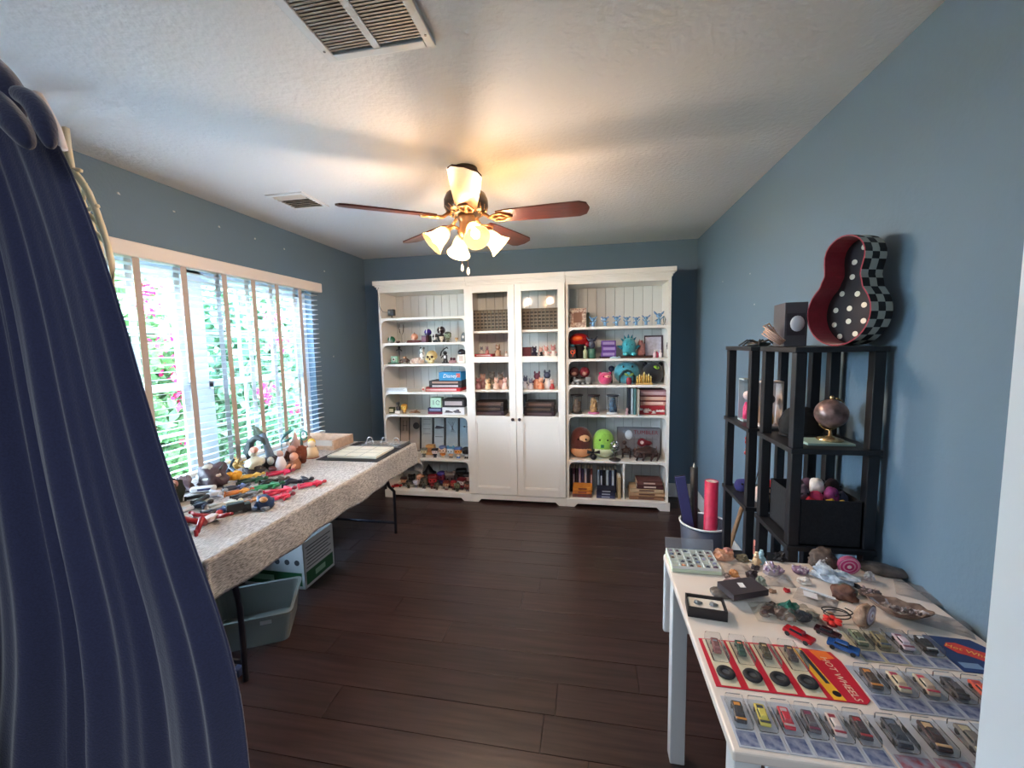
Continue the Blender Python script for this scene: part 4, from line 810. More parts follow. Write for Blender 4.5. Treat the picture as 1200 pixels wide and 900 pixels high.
t = thing('plant_sprout_figurine', 'dark figurine with two green leaves and red body before the teal plush', 'figurine', (X(737, R3_, 3.83), 3.822, R3_+.0005)); MB().lathe([(.001, 0), (.02, 0), (.026, .03), (.018, .06), (.001, .065)], n=12).build('body', mat((136, 44, 60), .5), t); MB().sph(-.022, 0, .088, .024, .01, .012, 10, rot=(0, .5, 0)).sph(.022, 0, .088, .024, .01, .012, 10, rot=(0, -.5, 0)).build('leaves', mat((112, 140, 72), .6), t); MB().cyl((0, 0, .06), (0, 0, .082), .006).build('stem', mat((90, 110, 60), .6), t)
t = thing('dark_niche_arch', 'dark green arch standing in front of the teal plush', 'ornament', (X(736, R3_, 3.88), 3.857, R3_+.0005)); MB().tube([(-.062, 0, .01), (-.062, 0, .07), (-.03, 0, .115), (0, 0, .125), (.03, 0, .115), (.062, 0, .07), (.062, 0, .01)], .010, 8).build('arch', mat((26, 52, 54), .7), t)
t = plush('plush_toy', 'black plush toy with green slanted eye at the right end', X(766, R3_, 3.92), 3.95, R3_, .19, .17, .190, (26, 24, 32), eyes=False, ears=(26, 24, 32), fuzz=.6)
MB().sph(.02, -.074, .150, .026, .012, .014, 12, rot=(0, .4, 0)).build('eye', mat((150, 200, 60), .3), t); MB().sph(.024, -.085, .151, .006, .005, .012).build('pupil', EYE, t)
t = thing('toy_castle', 'golden yellow toy castle with turrets before the black plush', 'model castle', (X(754, R3_, 3.825), 3.825, R3_+.0005)); g = mat((214, 176, 92), .4, .2)
MB().box(0, 0, .008, .14, .05, .016, bev=.002).build('base', mat((196, 160, 96), .5), t)
for k in range(7):
    hh = (.045, .06, .05, .08, .055, .062, .044)[k]; b = MB().cyl((-.057+k*.019, .004*(-1)**k, .016), (-.057+k*.019, .004*(-1)**k, .016+hh), .008, n=8); tw = b.build('turret', g, t); MB().cyl((-.057+k*.019, .004*(-1)**k, .016+hh), (-.057+k*.019, .004*(-1)**k, .036+hh), .010, .001, 8).build('spire', mat((232, 214, 150), .4), tw)
# shelf 4
GG = 'three display cups on the fourth right shelf'
for k, (px, c, c2, lb) in enumerate(((676, (74, 56, 48), (36, 32, 34), 'smoky glass display dome with a brown figure inside, leftmost'), (696, (112, 76, 50), (44, 32, 34), 'display cup with brown and gold figure on a pink base'), (718, (50, 96, 128), (34, 38, 50), 'display cup with a blue swirl figure'))):
    t = thing('display_cup', lb, 'ornament', (X(px, R4_, 3.85), 3.85, R4_+.0005), 0, GG); wv = .05
    MB().lathe([(.001, 0), (wv*1.05, 0), (wv, .014), (.001, .014)], n=18).build('base', mat([(52, 46, 46), (196, 110, 150), (205, 205, 208)][k], .4), t)
    MB().lathe([(wv*.75, .0145), (wv*.82, .06), (wv*.9, .165)], n=18).build('cup', PLASTIC, t); MB().lathe([(wv*.95, .158), (wv*1.15, .165), (wv*1.12, .176), (.001, .178)], n=18).build('rim', mat(c2, .3), t)
    MB().rock(0, 0, .0145, .032, .03, .078, .3, 2, k+3, 3).sph(0, 0, .125, .02).build('figure', mat(c, .5, var=.45, scale=35, col2=[(130, 110, 90), (196, 150, 80), (30, 40, 70)][k]), t)
t = thing('small_pink_ornament', 'small pink and grey ornament beside the upright books', 'ornament', (X(735, R4_, 3.82), 3.82, R4_+.0005)); MB().lathe([(.001, 0), (.018, 0), (.008, .02), (.015, .045), (.001, .065)], n=12).build('body', mat((176, 140, 144), .5), t)
b = None
GU = 'upright books on the fourth right shelf'
for (px, wv, hh, c, lb) in ((738, .02, .238, (32, 40, 56), 'navy upright book, leftmost of the upright group'), (741.2, .018, .238, (190, 206, 220), 'pale blue upright book beside the navy one'), (744, .022, .236, (84, 128, 134), 'teal upright book in the middle'), (747, .016, .232, (196, 190, 176), 'ivory upright book between teal and wine red ones'), (749.5, .02, .236, (112, 40, 48), 'wine red upright book beside the stacked boxes')):
    book(lb, X(px, R4_, 3.86), 3.90, R4_, wv, .17, hh, c, group=GU)
GS = 'boxes stacked at the right of the fourth right shelf'; xx = X(764.5, R4_, 3.87)
bx('patterned_tin', 'red tin with white leaf pattern at the bottom of stack', 'box', xx+.002, 3.9, R4_, .225, .17, .082, (166, 44, 54), group=GS)
b = MB(); rr = random.Random(3)
for k in range(7): b.rock(xx+rr.uniform(-.09, .09), 3.8138, R4_+rr.uniform(.008, .045), .02, .0012, .014, .6, 3, k, 2)
tin = [o for o in bpy.data.objects if o.name.startswith('patterned_tin')][0]; o = b.build('leaf_pattern', mat((226, 214, 214), .5), tin); o.matrix_parent_inverse = Matrix.Translation(tin.location).inverted()
for j in range(3): bx('book_box', ['peach coloured book box resting on the red tin', 'beige book box in the middle with dark clasp', 'mauve grey book box on top of stack'][j], 'box', xx+.004, 3.9, R4_+.0835+j*.045, .215, .17, .043, [(214, 160, 142), (222, 172, 150), (190, 156, 162)][j], group=GS, band=[(240, 205, 190), (226, 190, 170), (205, 176, 182)][j], lid=[(110, 40, 44), (110, 40, 44), (150, 110, 120)][j])
# shelf 5
t = plush('plush_toy', 'brown egg shaped plush with tan belly and beige face', X(680, R5_, 3.88), 3.90, R5_, .215, .19, .285, (92, 36, 24), belly=(214, 150, 104), face=(222, 172, 128), group=None)
t = plush('plush_toy', 'lime green egg shaped plush with white belly patch', X(706.5, R5_, 3.89), 3.92, R5_, .205, .17, .265, (150, 206, 84), belly=(216, 226, 190))
MB().box(-.012, -.082, .12, .03, .006, .03, bev=.002).build('badge', mat((36, 110, 80), .6), t)
def anvil(px, lb):
    t = thing('black_ornament', lb, 'ornament', (X(px, R5_, 3.81), 3.805, R5_+.0005)); MB().sph(0, 0, .028, .03, .022, .028).cyl((0, 0, .05), (0, 0, .068), .008).build('body', mat((22, 20, 24), .3), t); MB().cyl((-.058, 0, .075), (0, 0, .068), .018, .006).cyl((.058, 0, .075), (0, 0, .068), .018, .006).cyl((0, 0, .068), (0, 0, .10), .005, .010).build('arms', mat((24, 22, 26), .3), t)
anvil(694.5, 'black bow shaped ornament standing between brown and green plush')
t = thing('chrome_globe', 'chrome skeleton globe on a dark round foot', 'ornament', (X(720.5, R5_, 3.82), 3.815, R5_+.0005)); cm = mat((190, 190, 192), .2, .9)
MB().lathe([(.001, 0), (.052, 0), (.055, .008), (.03, .018), (.008, .024), (.006, .06), (.02, .07), (.001, .075)], n=20).build('foot', mat((76, 68, 68), .3, .7), t); b = MB()
for k in range(4): a = k*PI/4; b.tube([(math.cos(q)*.042*math.cos(a), math.cos(q)*.042*math.sin(a), .125+math.sin(q)*.052) for q in arr(0, 2*PI*.96, 20)], .003, 5, closed=True)
b.sph(0, 0, .125, .026).build('globe', cm, t)
t = bx('model_kit_box', 'large grey model kit box with dark red lettering leaning at back', 'box', X(748, R5_, 4.0), 4.02, R5_, .39, .05, .265, (120, 118, 124))
text('TUMBLER', .052, 'lettering', mat((124, 30, 44), .5), t, Matrix.Translation((.065, -.0262, .222)) @ FACE_FRONT)
MB().sph(-.09, -.0262, .20, .036, .003, .045, 12).build('pale_mask_picture', mat((206, 214, 222), .5), t); b = MB()
for k in range(6): b.box(-.15+k*.055, -.0258, .10, .003, .001, .17)
b.box(0, -.0258, .16, .34, .001, .003); b.build('grid_print', mat((84, 82, 90), .5), t)
MB().rock(.05, -.0262, .10, .055, .002, .035, .35, 3, 5, 2).build('red_emblem', mat((120, 32, 44), .5), t)
t = thing('armoured_beast_figure', 'large dark brown crouching beast figure with spiky back', 'figurine', (X(757, R5_, 3.85), 3.84, R5_+.0005)); mm = mat((70, 44, 38), .45, var=.5, scale=30, bump=.5, col2=(38, 26, 26))
MB().rock(.0, .02, .03, .11, .05, .055, .25, 2, 2, 3).rock(-.075, -.005, .025, .04, .035, .034, .3, 2, 8, 3).build('body', mm, t)
b = MB()
for k in range(8): a = -.09+k*.025; b.cyl((a, .02, .075), (a*1.1, .025, .115+.012*(k % 2)), .010, .001, 6)
b.build('spikes', mat((104, 62, 44), .5), t)
for (x_, y_) in ((-.085, -.03), (-.03, -.035), (.04, -.03), (.095, -.02)): MB().tube([(x_, .01, .055), (x_+.012, y_, .045), (x_-.004, y_-.005, .002)], [.018, .014, .009], 7).build('leg', mm, t)
t = thing('red_eye_badge', 'dark red round badge ornament leaning on the kit box', 'ornament', (X(752, R5_, 3.95), 3.95, R5_+.0005)); MB().cyl((0, 0, 0), (0, 0, .11), .004).build('post', BLK, t); MB().cyl((0, .004, .14), (0, -.006, .14), .038, n=20).build('disc', mat((110, 28, 40), .4), t); MB().cyl((0, -.006, .14), (0, -.010, .14), .016, n=16).build('ring', mat((226, 200, 196), .4), t)
t = thing('wiry_creature_figure', 'dark wiry creature figure between globe and brown beast', 'figurine', (X(734, R5_, 3.90), 3.89, R5_+.0005)); MB().rock(0, 0, .05, .035, .03, .04, .35, 2, 6, 3).sph(-.02, -.01, .15, .02).build('body', mm, t); b = MB()
for k in range(4): a = k*PI/2+.6; b.tube([(0, 0, .09), (math.cos(a)*.045, math.sin(a)*.03, .07), (math.cos(a)*.05, math.sin(a)*.035, .002)], [.01, .007, .004], 6)
b.build('legs', mm, t)
# bottom shelf: discs, books
rb = random.Random(9); GD = 'upright cases on the bottom right shelf'
cols = [((30, 26, 34), 'black'), ((96, 40, 60), 'wine'), ((52, 40, 44), 'dark brown'), ((176, 150, 190), 'lilac'), ((60, 50, 90), 'indigo'), ((205, 205, 214), 'white'), ((44, 34, 46), 'plum black'), ((120, 54, 50), 'brick red')]
px = 669.5
for k, (c, nm) in enumerate(cols):
    book('%s upright case in left group behind orange books' % nm, X(px, R6_, 4.0), 4.0, R6_, .0235, .14, .235, c, group=GD, title=(200, 180, 190) if k % 2 else None); px += 3.35
cols = [((150, 170, 190), 'pale steel blue'), ((30, 36, 60), 'deep navy'), ((24, 24, 30), 'jet black'), ((200, 206, 214), 'silver white'), ((40, 44, 72), 'slate blue'), ((176, 186, 200), 'light grey blue'), ((34, 38, 62), 'midnight blue')]
px = 701
for k, (c, nm) in enumerate(cols): book('%s upright case in the right group behind the navy books' % nm, X(px, R6_, 4.0), 4.0, R6_, .024, .14, .225, c, group=GD, title=(190, 200, 214) if k % 2 else None); px += 3.4
GL = 'books lying flat on the bottom right shelf'
for j, (c, nm) in enumerate((((110, 70, 66), 'mauve brown flat book at the bottom of the left front stack'), ((214, 128, 62), 'orange flat book in the left front stack, lower'), ((232, 150, 60), 'bright orange flat book in the left front stack, upper'))):
    book(nm, X(682, R6_, 3.84)+.003*j, 3.855, R6_+j*.0325, .175, .13, .032, c, group=GL, title=(120, 50, 40), page=(232, 190, 140))
for j, (c, nm) in enumerate((((70, 74, 110), 'slate blue flat book at the bottom of the navy front stack'), ((40, 42, 74), 'navy flat book in the navy front stack, middle'), ((30, 32, 56), 'blue black flat book on top of the navy front stack'))):
    book(nm, X(709.5, R6_, 3.84)+.003*j, 3.855, R6_+j*.027, .165, .13, .0265, c, group=GL, title=(170, 176, 190))
MB().b2(X(731, .3, 3.80)-.008, X(731, .3, 3.80)+.008, YC+.02, YI, .078, RS[4]-.022).build('divider', CABW, tr_)
book('tan upright book leaning against the white divider', X(724.5, R6_, 3.88), 3.9, R6_, .03, .16, .20, (190, 164, 128), group=GD)
xx = X(758, R6_, 3.86)
for j, (c, nm, wv) in enumerate((((150, 110, 84), 'brown flat book with light pages at the bottom of the right stack', .30), ((200, 160, 124), 'tan flat book second from the bottom of the right stack', .31), ((214, 186, 150), 'cream flat book under the dark ones in the right stack', .29), ((86, 44, 48), 'dark red flat book near the top of the right stack', .23), ((110, 70, 66), 'brown flat book on top of the right stack', .22))):
    book(nm, xx + (-.012, .0, -.01, .018, .014)[j], 3.89, R6_+.0003+j*.0345, wv, .18, .034, c, group=GL, title=(96, 64, 54) if j < 3 else (214, 190, 176))

# ================================================================== left: long folding table under a heathered cloth
TX0, TX1, TY0, TY1, TZ = -2.27, -1.38, 1.22, 3.02, .742
tb = thing('folding_table', 'long grey folding table mostly hidden by the heathered cloth', 'table', (-1.82, 2.1, 0))
MB().b2(TX0+1.82, TX1+1.82, TY0-2.1, TY1-2.1, TZ-.045, TZ-.004, bev=.008).build('tabletop', mat((150, 152, 156), .5), tb)
LEGM = mat((48, 50, 62), .4, .4)
for yy, yl in ((TY1-.22, TY1-.02), (TY0+.22, TY0+.28)):
    for xx in (TX0+.12, TX1-.16):
        MB().tube([(xx+1.82, yy-2.1, TZ-.05), (xx+1.82, (yy+yl)/2-2.1+.02, .42), (xx+1.82, yl-2.1, .35), (xx+1.82, yl-2.1, .002)], .0125, 8).build('leg', LEGM, tb)
    MB().tube([(TX0+.12+1.82, yl-2.1, .09), (TX1-.16+1.82, yl-2.1, .09)], .011, 8).build('cross_bar', LEGM, tb)
CL = bpy.data.materials.new('heathered_cloth'); CL.use_nodes = True; n = CL.node_tree.nodes; L = CL.node_tree.links; p = n['Principled BSDF']; p.inputs['Roughness'].default_value = .9; p.inputs['Sheen Weight'].default_value = .2
t = n.new('ShaderNodeTexCoord'); mp = n.new('ShaderNodeMapping'); mp.inputs['Scale'].default_value = (330, 45, 330); nz = n.new('ShaderNodeTexNoise'); nz.inputs['Scale'].default_value = 1; nz.inputs['Detail'].default_value = 3
L.new(t.outputs['Object'], mp.inputs[0]); L.new(mp.outputs[0], nz.inputs['Vector']); r = n.new('ShaderNodeValToRGB'); r.color_ramp.elements[0].position = .38; r.color_ramp.elements[1].position = .62
r.color_ramp.elements[0].color = lin((126, 122, 120)); r.color_ramp.elements[1].color = lin((206, 202, 200)); L.new(nz.outputs['Fac'], r.inputs[0]); L.new(r.outputs[0], p.inputs['Base Color'])
bp = n.new('ShaderNodeBump'); bp.inputs['Strength'].default_value = .3; bp.inputs['Distance'].default_value = .002; L.new(nz.outputs['Fac'], bp.inputs['Height']); L.new(bp.outputs[0], p.inputs['Normal'])
CX0, CX1, CY0, CY1 = TX0-.02, TX1+.012, TY0-.012, TY1+.012
def cloth(u, v):
    x = CX0 - .03 + u*(CX1+.165-(CX0-.03)); y = CY0-.17 + v*(CY1+.23-(CY0-.17))
    dx = max(0, x-CX1); dy = (y-CY1) if y > CY1 else (y-CY0 if y < CY0 else 0); ay = abs(dy)
    px_ = min(x, CX1); py_ = max(CY0, min(CY1, y)); dr = math.hypot(dx, ay)
    wv = .010*math.sin(y*9)+.006*math.sin(y*23+1) if dx and not ay else .006*math.sin(x*15)
    if dr > 0:
        ox = (dx/dr); oy = (dy/dr); out = .012 + .05*min(1, dr/.2)*(abs(ox*oy)*2) + wv*min(1, dr/.1)
        return Vector((px_ + ox*out, py_ + oy*out, TZ+.0015-dr+ (0.004 if dr < .01 else 0)))
    return Vector((x, y, TZ + .0015 + .0006*math.sin(x*30)*math.sin(y*21)))
o = MB().grid(cloth, 110, 190).build('tablecloth', CL); o.modifiers.new('s', 'SOLIDIFY').thickness = .0012; o.modifiers['s'].offset = 1
tag(o, 'heathered tan and grey tablecloth draped over the long folding table', 'tablecloth')
LZ = TZ + .0045
def P(px, py, z=LZ): q = onz(px, py, z); return q.x, q.y
# black mat hanging a little over the edge, coin page, ring binder, tray, boxes at the far end
q = [onz(px, py, LZ) for px, py in ((378, 549), (424, 550), (474, 516), (420, 517))]
b = MB(); x1 = TX1+.002; b.b2(-1.83, x1, 2.47, 3.0, LZ, LZ+.004, bev=.001)
tag(b.build('desk_mat', mat((34, 38, 46), .7)), 'thin black mat under the ring binder page on the long table', 'mat')
t = thing('coin_page', 'white album page with pockets lying open on the black mat', 'album page', (-1.60, 2.66, LZ+.0052), .03)
MB().box(0, 0, .008, .36, .28, .016, bev=.002).build('page_block', mat((226, 226, 214), .5), t); b = MB()
for i in range(4): b.box(0, -.135+i*.09, .0167, .34, .005, .001)
for i in range(4): b.box(-.165+i*.11, 0, .0167, .005, .26, .001)
b.build('pocket_seams', mat((176, 180, 176), .5), t)
t = thing('ring_binder', 'open clear ring binder with standing metal rings at the table end', 'binder', (-1.57, 2.90, LZ+.0052))
MB().box(0, 0, .002, .38, .16, .004).box(.19, 0, .012, .003, .16, .02).build('cover', mat((70, 78, 90), .3), t); MB().box(0, .0, .0075, .30, .12, .006).build('spine_plate', mat((176, 184, 190), .25, .6), t)
for xx in (-.10, .02, .12): MB().tube([(xx+math.cos(a)*.028, 0, .010+math.sin(a)*.052) for a in arr(0, PI, 12)], .003, 6).build('ring', mat((226, 230, 234), .2, .6), t)
MB().box(.02, .03, .016, .32, .09, .006, bev=.002).build('clear_pages', BAG, t)
t = thing('wooden_tray', 'shallow pinkish wooden tray at the far left end of the long table', 'tray', (-2.06, 2.86, LZ+.0005)); wd = mat((204, 172, 148), .6, var=.2, scale=30)
MB().box(0, 0, .006, .36, .26, .012).build('base', mat((196, 190, 186), .6), t)
for (x, y, sx, sy, hh) in ((0, .128, .38, .014, .07), (.185, 0, .014, .26, .07), (-.185, 0, .014, .26, .045), (0, -.128, .38, .014, .03)): MB().box(x, y, hh/2, sx, sy, hh, bev=.002).build('side', wd, t)
# --- action figures lying on the cloth
def actfig(label, px, py, ang, L_, torso, legs, head=(205, 160, 130), arms=None, sit=0, spread=.2, group='toy action figures spread over the near half of the long table', pos=None):
    x, y = P(px, py) if pos is None else pos; t = thing('action_figure', label, 'action figure', (x, y, LZ+.0005), ang, group); s = L_
    tm, lm_, hm, am = mat(torso, .35), mat(legs, .35), mat(head, .4), mat(arms or torso, .35); rz = s*.066
    MB().box(s*.14, 0, rz+.001, s*.26, s*.17, s*.105, bev=s*.03).box(-s*.02, 0, rz+.001, s*.10, s*.13, s*.09, bev=s*.02).build('torso', tm, t)
    MB().sph(s*.36, 0, rz+.004, s*.075, s*.062, s*.062, 12).cyl((s*.26, 0, rz), (s*.31, 0, rz), s*.03).build('head', hm, t)
    for sd in (-1, 1):
        MB().tube([(s*.24, sd*s*.09, rz), (s*.12, sd*s*(.15+spread*.3), rz+.004+sit), (s*(.02+spread*.3), sd*s*(.16+spread*.5), rz*.9+sit*2)], [s*.046, s*.040, s*.030], 8).sph(s*(.01+spread*.3), sd*s*(.165+spread*.55), rz*.9+sit*2, s*.03, n=8).build('arm', am, t)
        MB().tube([(-s*.05, sd*s*.045, rz), (-s*.24, sd*s*(.06+spread*.25), rz*1.0+abs(sit)*3), (-s*.42, sd*s*(.065+spread*.35), rz*.75)], [s*.060, s*.054, s*.044], 8).box(-s*.45, sd*s*(.07+spread*.36), rz*.8, s*.05, s*.05, s*.12, bev=s*.012).build('leg', lm_, t)
    return t
RED, GRN, NAV, YEL = (206, 40, 72), (40, 128, 84), (34, 40, 62), (226, 188, 90)
AF = [('red and white figure propped on one arm at the near edge of the table', 243, 612, 1.05, .20, (214, 205, 208), (156, 34, 44), (190, 50, 50), (150, 30, 40), .012, .5),
 ('navy and white figure behind the propped red and white one', 232, 596, .5, .16, (40, 56, 86), (196, 200, 210), (60, 60, 70), None, 0, .3),
 ('dark teal and silver figure nearest the curtain', 222, 600, .9, .16, (60, 90, 96), (40, 60, 66), (176, 180, 184), None, 0, .2),
 ('black figure with white stripes lying by the curtain', 218, 611, .8, .15, (30, 32, 38), (44, 46, 54), (200, 200, 204), (200, 200, 204), 0, .3),
 ('blue and black robot figure lying in front of the pale crumpled one', 258, 602, .2, .13, (40, 60, 110), (40, 36, 44), (110, 50, 60), None, 0, .3),
 ('orange figure lying beside the white winged one', 259, 583, .15, .13, (222, 150, 60), (205, 120, 50), (196, 90, 70), None, 0, .2),
 ('slate blue figure with folded arms right of the orange flower ball', 272, 575, .1, .13, (86, 96, 130), (60, 66, 84), (90, 94, 110), None, 0, .3),
 ('grey and black figure lying between orange and green figures', 283, 583, .4, .14, (110, 112, 116), (66, 68, 74), (130, 130, 130), None, 0, .2),
 ('bright green figure in the middle of the pile', 305, 574, .25, .16, GRN, (52, 150, 96), (40, 100, 70), None, 0, .2),
 ('dark green figure lying above the bright green one', 300, 563, .05, .15, (38, 92, 72), (44, 70, 60), (50, 110, 80), None, 0, .25),
 ('black and bronze figure between dark green and navy figures', 320, 569, .1, .15, (52, 50, 44), (36, 44, 46), (90, 76, 60), None, 0, .3),
 ('navy figure lying with raised feet at the right of the pile', 345, 567, .12, .16, NAV, (32, 36, 58), (44, 44, 60), None, .004, .3),
 ('crimson figure lying lowest of the three crimson ones', 327, 584, .25, .15, RED, (214, 60, 96), (120, 30, 50), None, 0, .2),
 ('crimson figure with spread arms, middle of the three crimson ones', 338, 577, .2, .15, (226, 70, 100), RED, (150, 40, 60), None, 0, .4),
 ('crimson figure at right, nearest the navy one', 351, 573, .15, .14, RED, (226, 66, 100), (190, 60, 80), None, 0, .2),
 ('pink red figure lying alone near the window side', 322, 556, .1, .15, (222, 50, 96), (196, 40, 76), (150, 50, 66), None, 0, .25),
 ('yellow figure lying beside the pink red one', 306, 558, .15, .13, YEL, (214, 176, 80), (230, 196, 110), None, 0, .25),
 ('pale grey white crumpled figure between robot and orange figure', 262, 592, .3, .14, (206, 206, 196), (186, 184, 176), (226, 220, 196), None, 0, .3),
 ('white winged figure with dark legs left of the orange one', 238, 586, .5, .17, (206, 212, 222), (50, 60, 70), (150, 160, 170), None, 0, .5),
 ('small brass and brown figure under the crimson ones', 293, 589, .5, .10, (206, 150, 80), (150, 100, 60), (190, 140, 90), None, 0, .3)]
for (lb, px, py, an, ln, a, c, hd, ar, si, spd) in AF: actfig(lb, px, py, an+.6, ln*1.15, a, c, hd, ar, si, spd)
def clump(name, label, cat, px, py, parts, group=None, z=LZ, pos=None, rz=0):
    x, y = P(px, py, z) if pos is None else pos; t = thing(name, label, cat, (x, y, z+.0005), rz, group)
    for (pn, fn, m) in parts: b = MB(); fn(b); b.build(pn, m, t)
    return t
clump('toy_vehicle', 'small black boxy toy truck at the front of the pile', 'toy car', 276, 600, [('cab', lambda b: b.box(.0, 0, .028, .07, .04, .04, bev=.005), mat((36, 38, 42), .3)), ('bumper', lambda b: b.box(.045, 0, .02, .03, .045, .034, bev=.003), mat((24, 26, 28), .3)), ('wheels', lambda b: b.cyl((-.02, -.024, .012), (-.02, .024, .012), .012).cyl((.035, -.024, .012), (.035, .024, .012), .012), mat((18, 18, 20), .6))], rz=.9)
clump('toy_boulder_robot', 'blue and tan ball shaped toy robot at the front right of the pile', 'toy robot', 302, 594, [('shell', lambda b: b.rock(0, 0, 0, .042, .036, .04, .2, 2, 3, 3), mat((44, 66, 104), .3)), ('face', lambda b: b.sph(.018, -.028, .05, .02, .014, .014), mat((206, 150, 100), .4)), ('feet', lambda b: b.box(-.02, -.03, .008, .03, .03, .016, bev=.004).box(.025, -.03, .008, .03, .03, .016, bev=.004), mat((120, 130, 146), .3))])
clump('orange_flower_ball', 'bright orange yellow petal ball sitting behind the figures', 'ornament', 271, 565, [('petals', lambda b: [b.sph(math.cos(k*.9)*.022, math.sin(k*.9)*.022, .026+.008*(k % 3), .018, .018, .016, 8) for k in range(14)], mat((232, 166, 40), .5)), ('core', lambda b: b.sph(0, 0, .03, .026), mat((214, 140, 30), .5))])
clump('star_ornament', 'tan spiky star ornament against the blind', 'ornament', 284, 552, [('rays', lambda b: [b.cyl((0, 0, .04), (math.cos(k*PI/6)*.075, .02*math.sin(k*2.1), .05+math.sin(k*PI/6)*.045), .012, .001, 6) for k in range(12)], mat((222, 180, 110), .5)), ('hub', lambda b: b.sph(0, 0, .035, .026), mat((206, 156, 80), .5))])
clump('blue_creature_figure', 'slim blue black creature figure with raised claws by the blind', 'action figure', 270, 558, [('body', lambda b: b.tube([(-.05, .02, .004), (-.02, .02, .03), (0, .02, .05), (.04, .02, .012), (.09, .02, .014)], [.006, .012, .014, .010, .006], 7), mat((54, 74, 96), .35)), ('claws', lambda b: b.tube([(-.02, .02, .04), (-.035, .02, .07), (-.05, .02, .085)], .006).tube([(0, .02, .05), (.01, .02, .08), (.03, .02, .10)], .006), mat((40, 54, 70), .35))])
clump('bust_sculpture', 'large grey and plum armoured bust heaped beside the blind', 'sculpture', 243, 572, [('mass', lambda b: b.rock(0, 0, 0, .085, .06, .075, .35, 2.2, 12, 3), mat((96, 80, 92), .5, var=.5, scale=25)), ('skull_cap', lambda b: b.sph(-.005, -.01, .095, .036, .034, .034), mat((176, 168, 156), .4)), ('collar', lambda b: b.tube([(-.075, -.02, .06), (-.03, -.05, .05), (.03, -.055, .055), (.08, -.02, .075)], .009), mat((206, 196, 186), .4)), ('horns', lambda b: b.tube([(.04, 0, .085), (.07, 0, .11), (.085, 0, .135)], [.010, .007, .002]).tube([(-.05, 0, .08), (-.09, 0, .095)], [.010, .004]), mat((84, 84, 76), .5))])
clump('crested_helmet', 'small mauve grey spiked crest heap left of the plum bust', 'sculpture', 228, 574, [('mass', lambda b: b.rock(0, 0, 0, .05, .04, .05, .4, 2.5, 21, 3), mat((146, 130, 140), .5, var=.4, scale=30)), ('spikes', lambda b: [b.cyl((.02*k, 0, .04), (.035*k, 0, .09), .008, .001, 6) for k in (-1, 0, 1)], mat((120, 110, 116), .5))])
clump('black_plush_heap', 'black fuzzy toy ape slumped beside the curtain', 'plush toy', 222, 588, [('body', lambda b: b.rock(0, 0, 0, .07, .06, .07, .2, 2, 5, 3), mat((28, 38, 38), .9, bump=.5, scale=80)), ('head', lambda b: b.sph(.03, -.02, .10, .042, .04, .038), mat((24, 26, 28), .9, bump=.4, scale=80)), ('ear', lambda b: b.sph(.07, -.02, .11, .018, .01, .018), mat((196, 140, 130), .6))])
clump('toy_hull', 'white rounded toy hull with blue mark behind the orange figure', 'toy', 254, 577, [('hull', lambda b: b.box(0, 0, .016, .12, .04, .03, bev=.012), mat((226, 228, 232), .4)), ('stripe', lambda b: b.box(.01, -.021, .018, .06, .002, .01), mat((70, 80, 140), .4))], rz=.5)
clump('brown_bust', 'brown haired small bust figurine close to the curtain', 'sculpture', 203, 560, [('shoulders', lambda b: b.box(0, 0, .03, .06, .04, .06, bev=.012), mat((120, 90, 84), .6)), ('head', lambda b: b.sph(0, 0, .09, .03, .03, .036), mat((196, 160, 146), .5)), ('hair', lambda b: b.sph(0, .008, .105, .034, .034, .03), mat((60, 46, 44), .8))], pos=(-1.98, 1.62))
# --- statuettes at the middle of the table
clump('palm_statuette', 'statuette with a shaggy grey green palm head on a dark rocky base', 'statuette', 321, 549, [('rock_base', lambda b: b.rock(0, 0, 0, .07, .055, .045, .25, 2, 7, 3), mat((66, 62, 72), .7, var=.5, scale=30)),
  ('trunk', lambda b: b.tube([(-.01, 0, .03), (-.03, 0, .10), (-.05, 0, .17), (-.075, 0, .215)], [.026, .022, .018, .022], 8), mat((110, 128, 150), .6, var=.3)), ('fronds', lambda b: [b.tube([(-.07, 0, .21), (-.11-.012*k, .01*k, .25-.008*k), (-.15-.006*k, .012*k, .27-.022*k)], [.014, .012, .003], 6) for k in range(6)], mat((98, 112, 96), .7)), ('eggs', lambda b: b.sph(-.03, -.06, .06, .018, .016, .024).sph(.03, -.06, .06, .022, .018, .026), mat((226, 230, 222), .4))])
clump('arch_statuette', 'statuette with a dark curved arch over a white figure', 'statuette', 336, 546, [('arch', lambda b: b.tube([(-.06, .03, .02), (-.065, .03, .12), (-.035, .03, .19), (.01, .03, .215), (.05, .03, .20), (.065, .03, .17)], [.03, .026, .022, .018, .014, .006], 9), mat((62, 74, 78), .6, var=.3)), ('figure', lambda b: b.rock(0, 0, .03, .045, .04, .05, .25, 2, 6, 3).sph(.01, -.01, .13, .024), mat((214, 214, 196), .5)), ('leg_base', lambda b: b.rock(0, 0, 0, .06, .05, .03, .3, 2, 9, 3), mat((50, 48, 56), .7)), ('face', lambda b: b.sph(.03, -.02, .15, .026, .02, .02), mat((206, 150, 130), .5))], pos=(-2.02, 2.18))
clump('dragonfly_statuette', 'thin teal winged statuette behind the brown shaggy figure', 'statuette', 357, 540, [('post', lambda b: b.cyl((0, 0, 0), (0, 0, .15), .006, .004), mat((110, 150, 156), .4)), ('wings', lambda b: b.tube([(0, 0, .15), (.05, 0, .20), (.10, 0, .225)], [.003, .012, .003]).tube([(0, 0, .13), (.05, 0, .15), (.08, 0, .17)], [.003, .010, .003]), mat((76, 130, 136), .4)), ('foot', lambda b: b.cyl((0, 0, 0), (0, 0, .006), .03), mat((90, 110, 110), .5))], pos=(-2.03, 2.40))
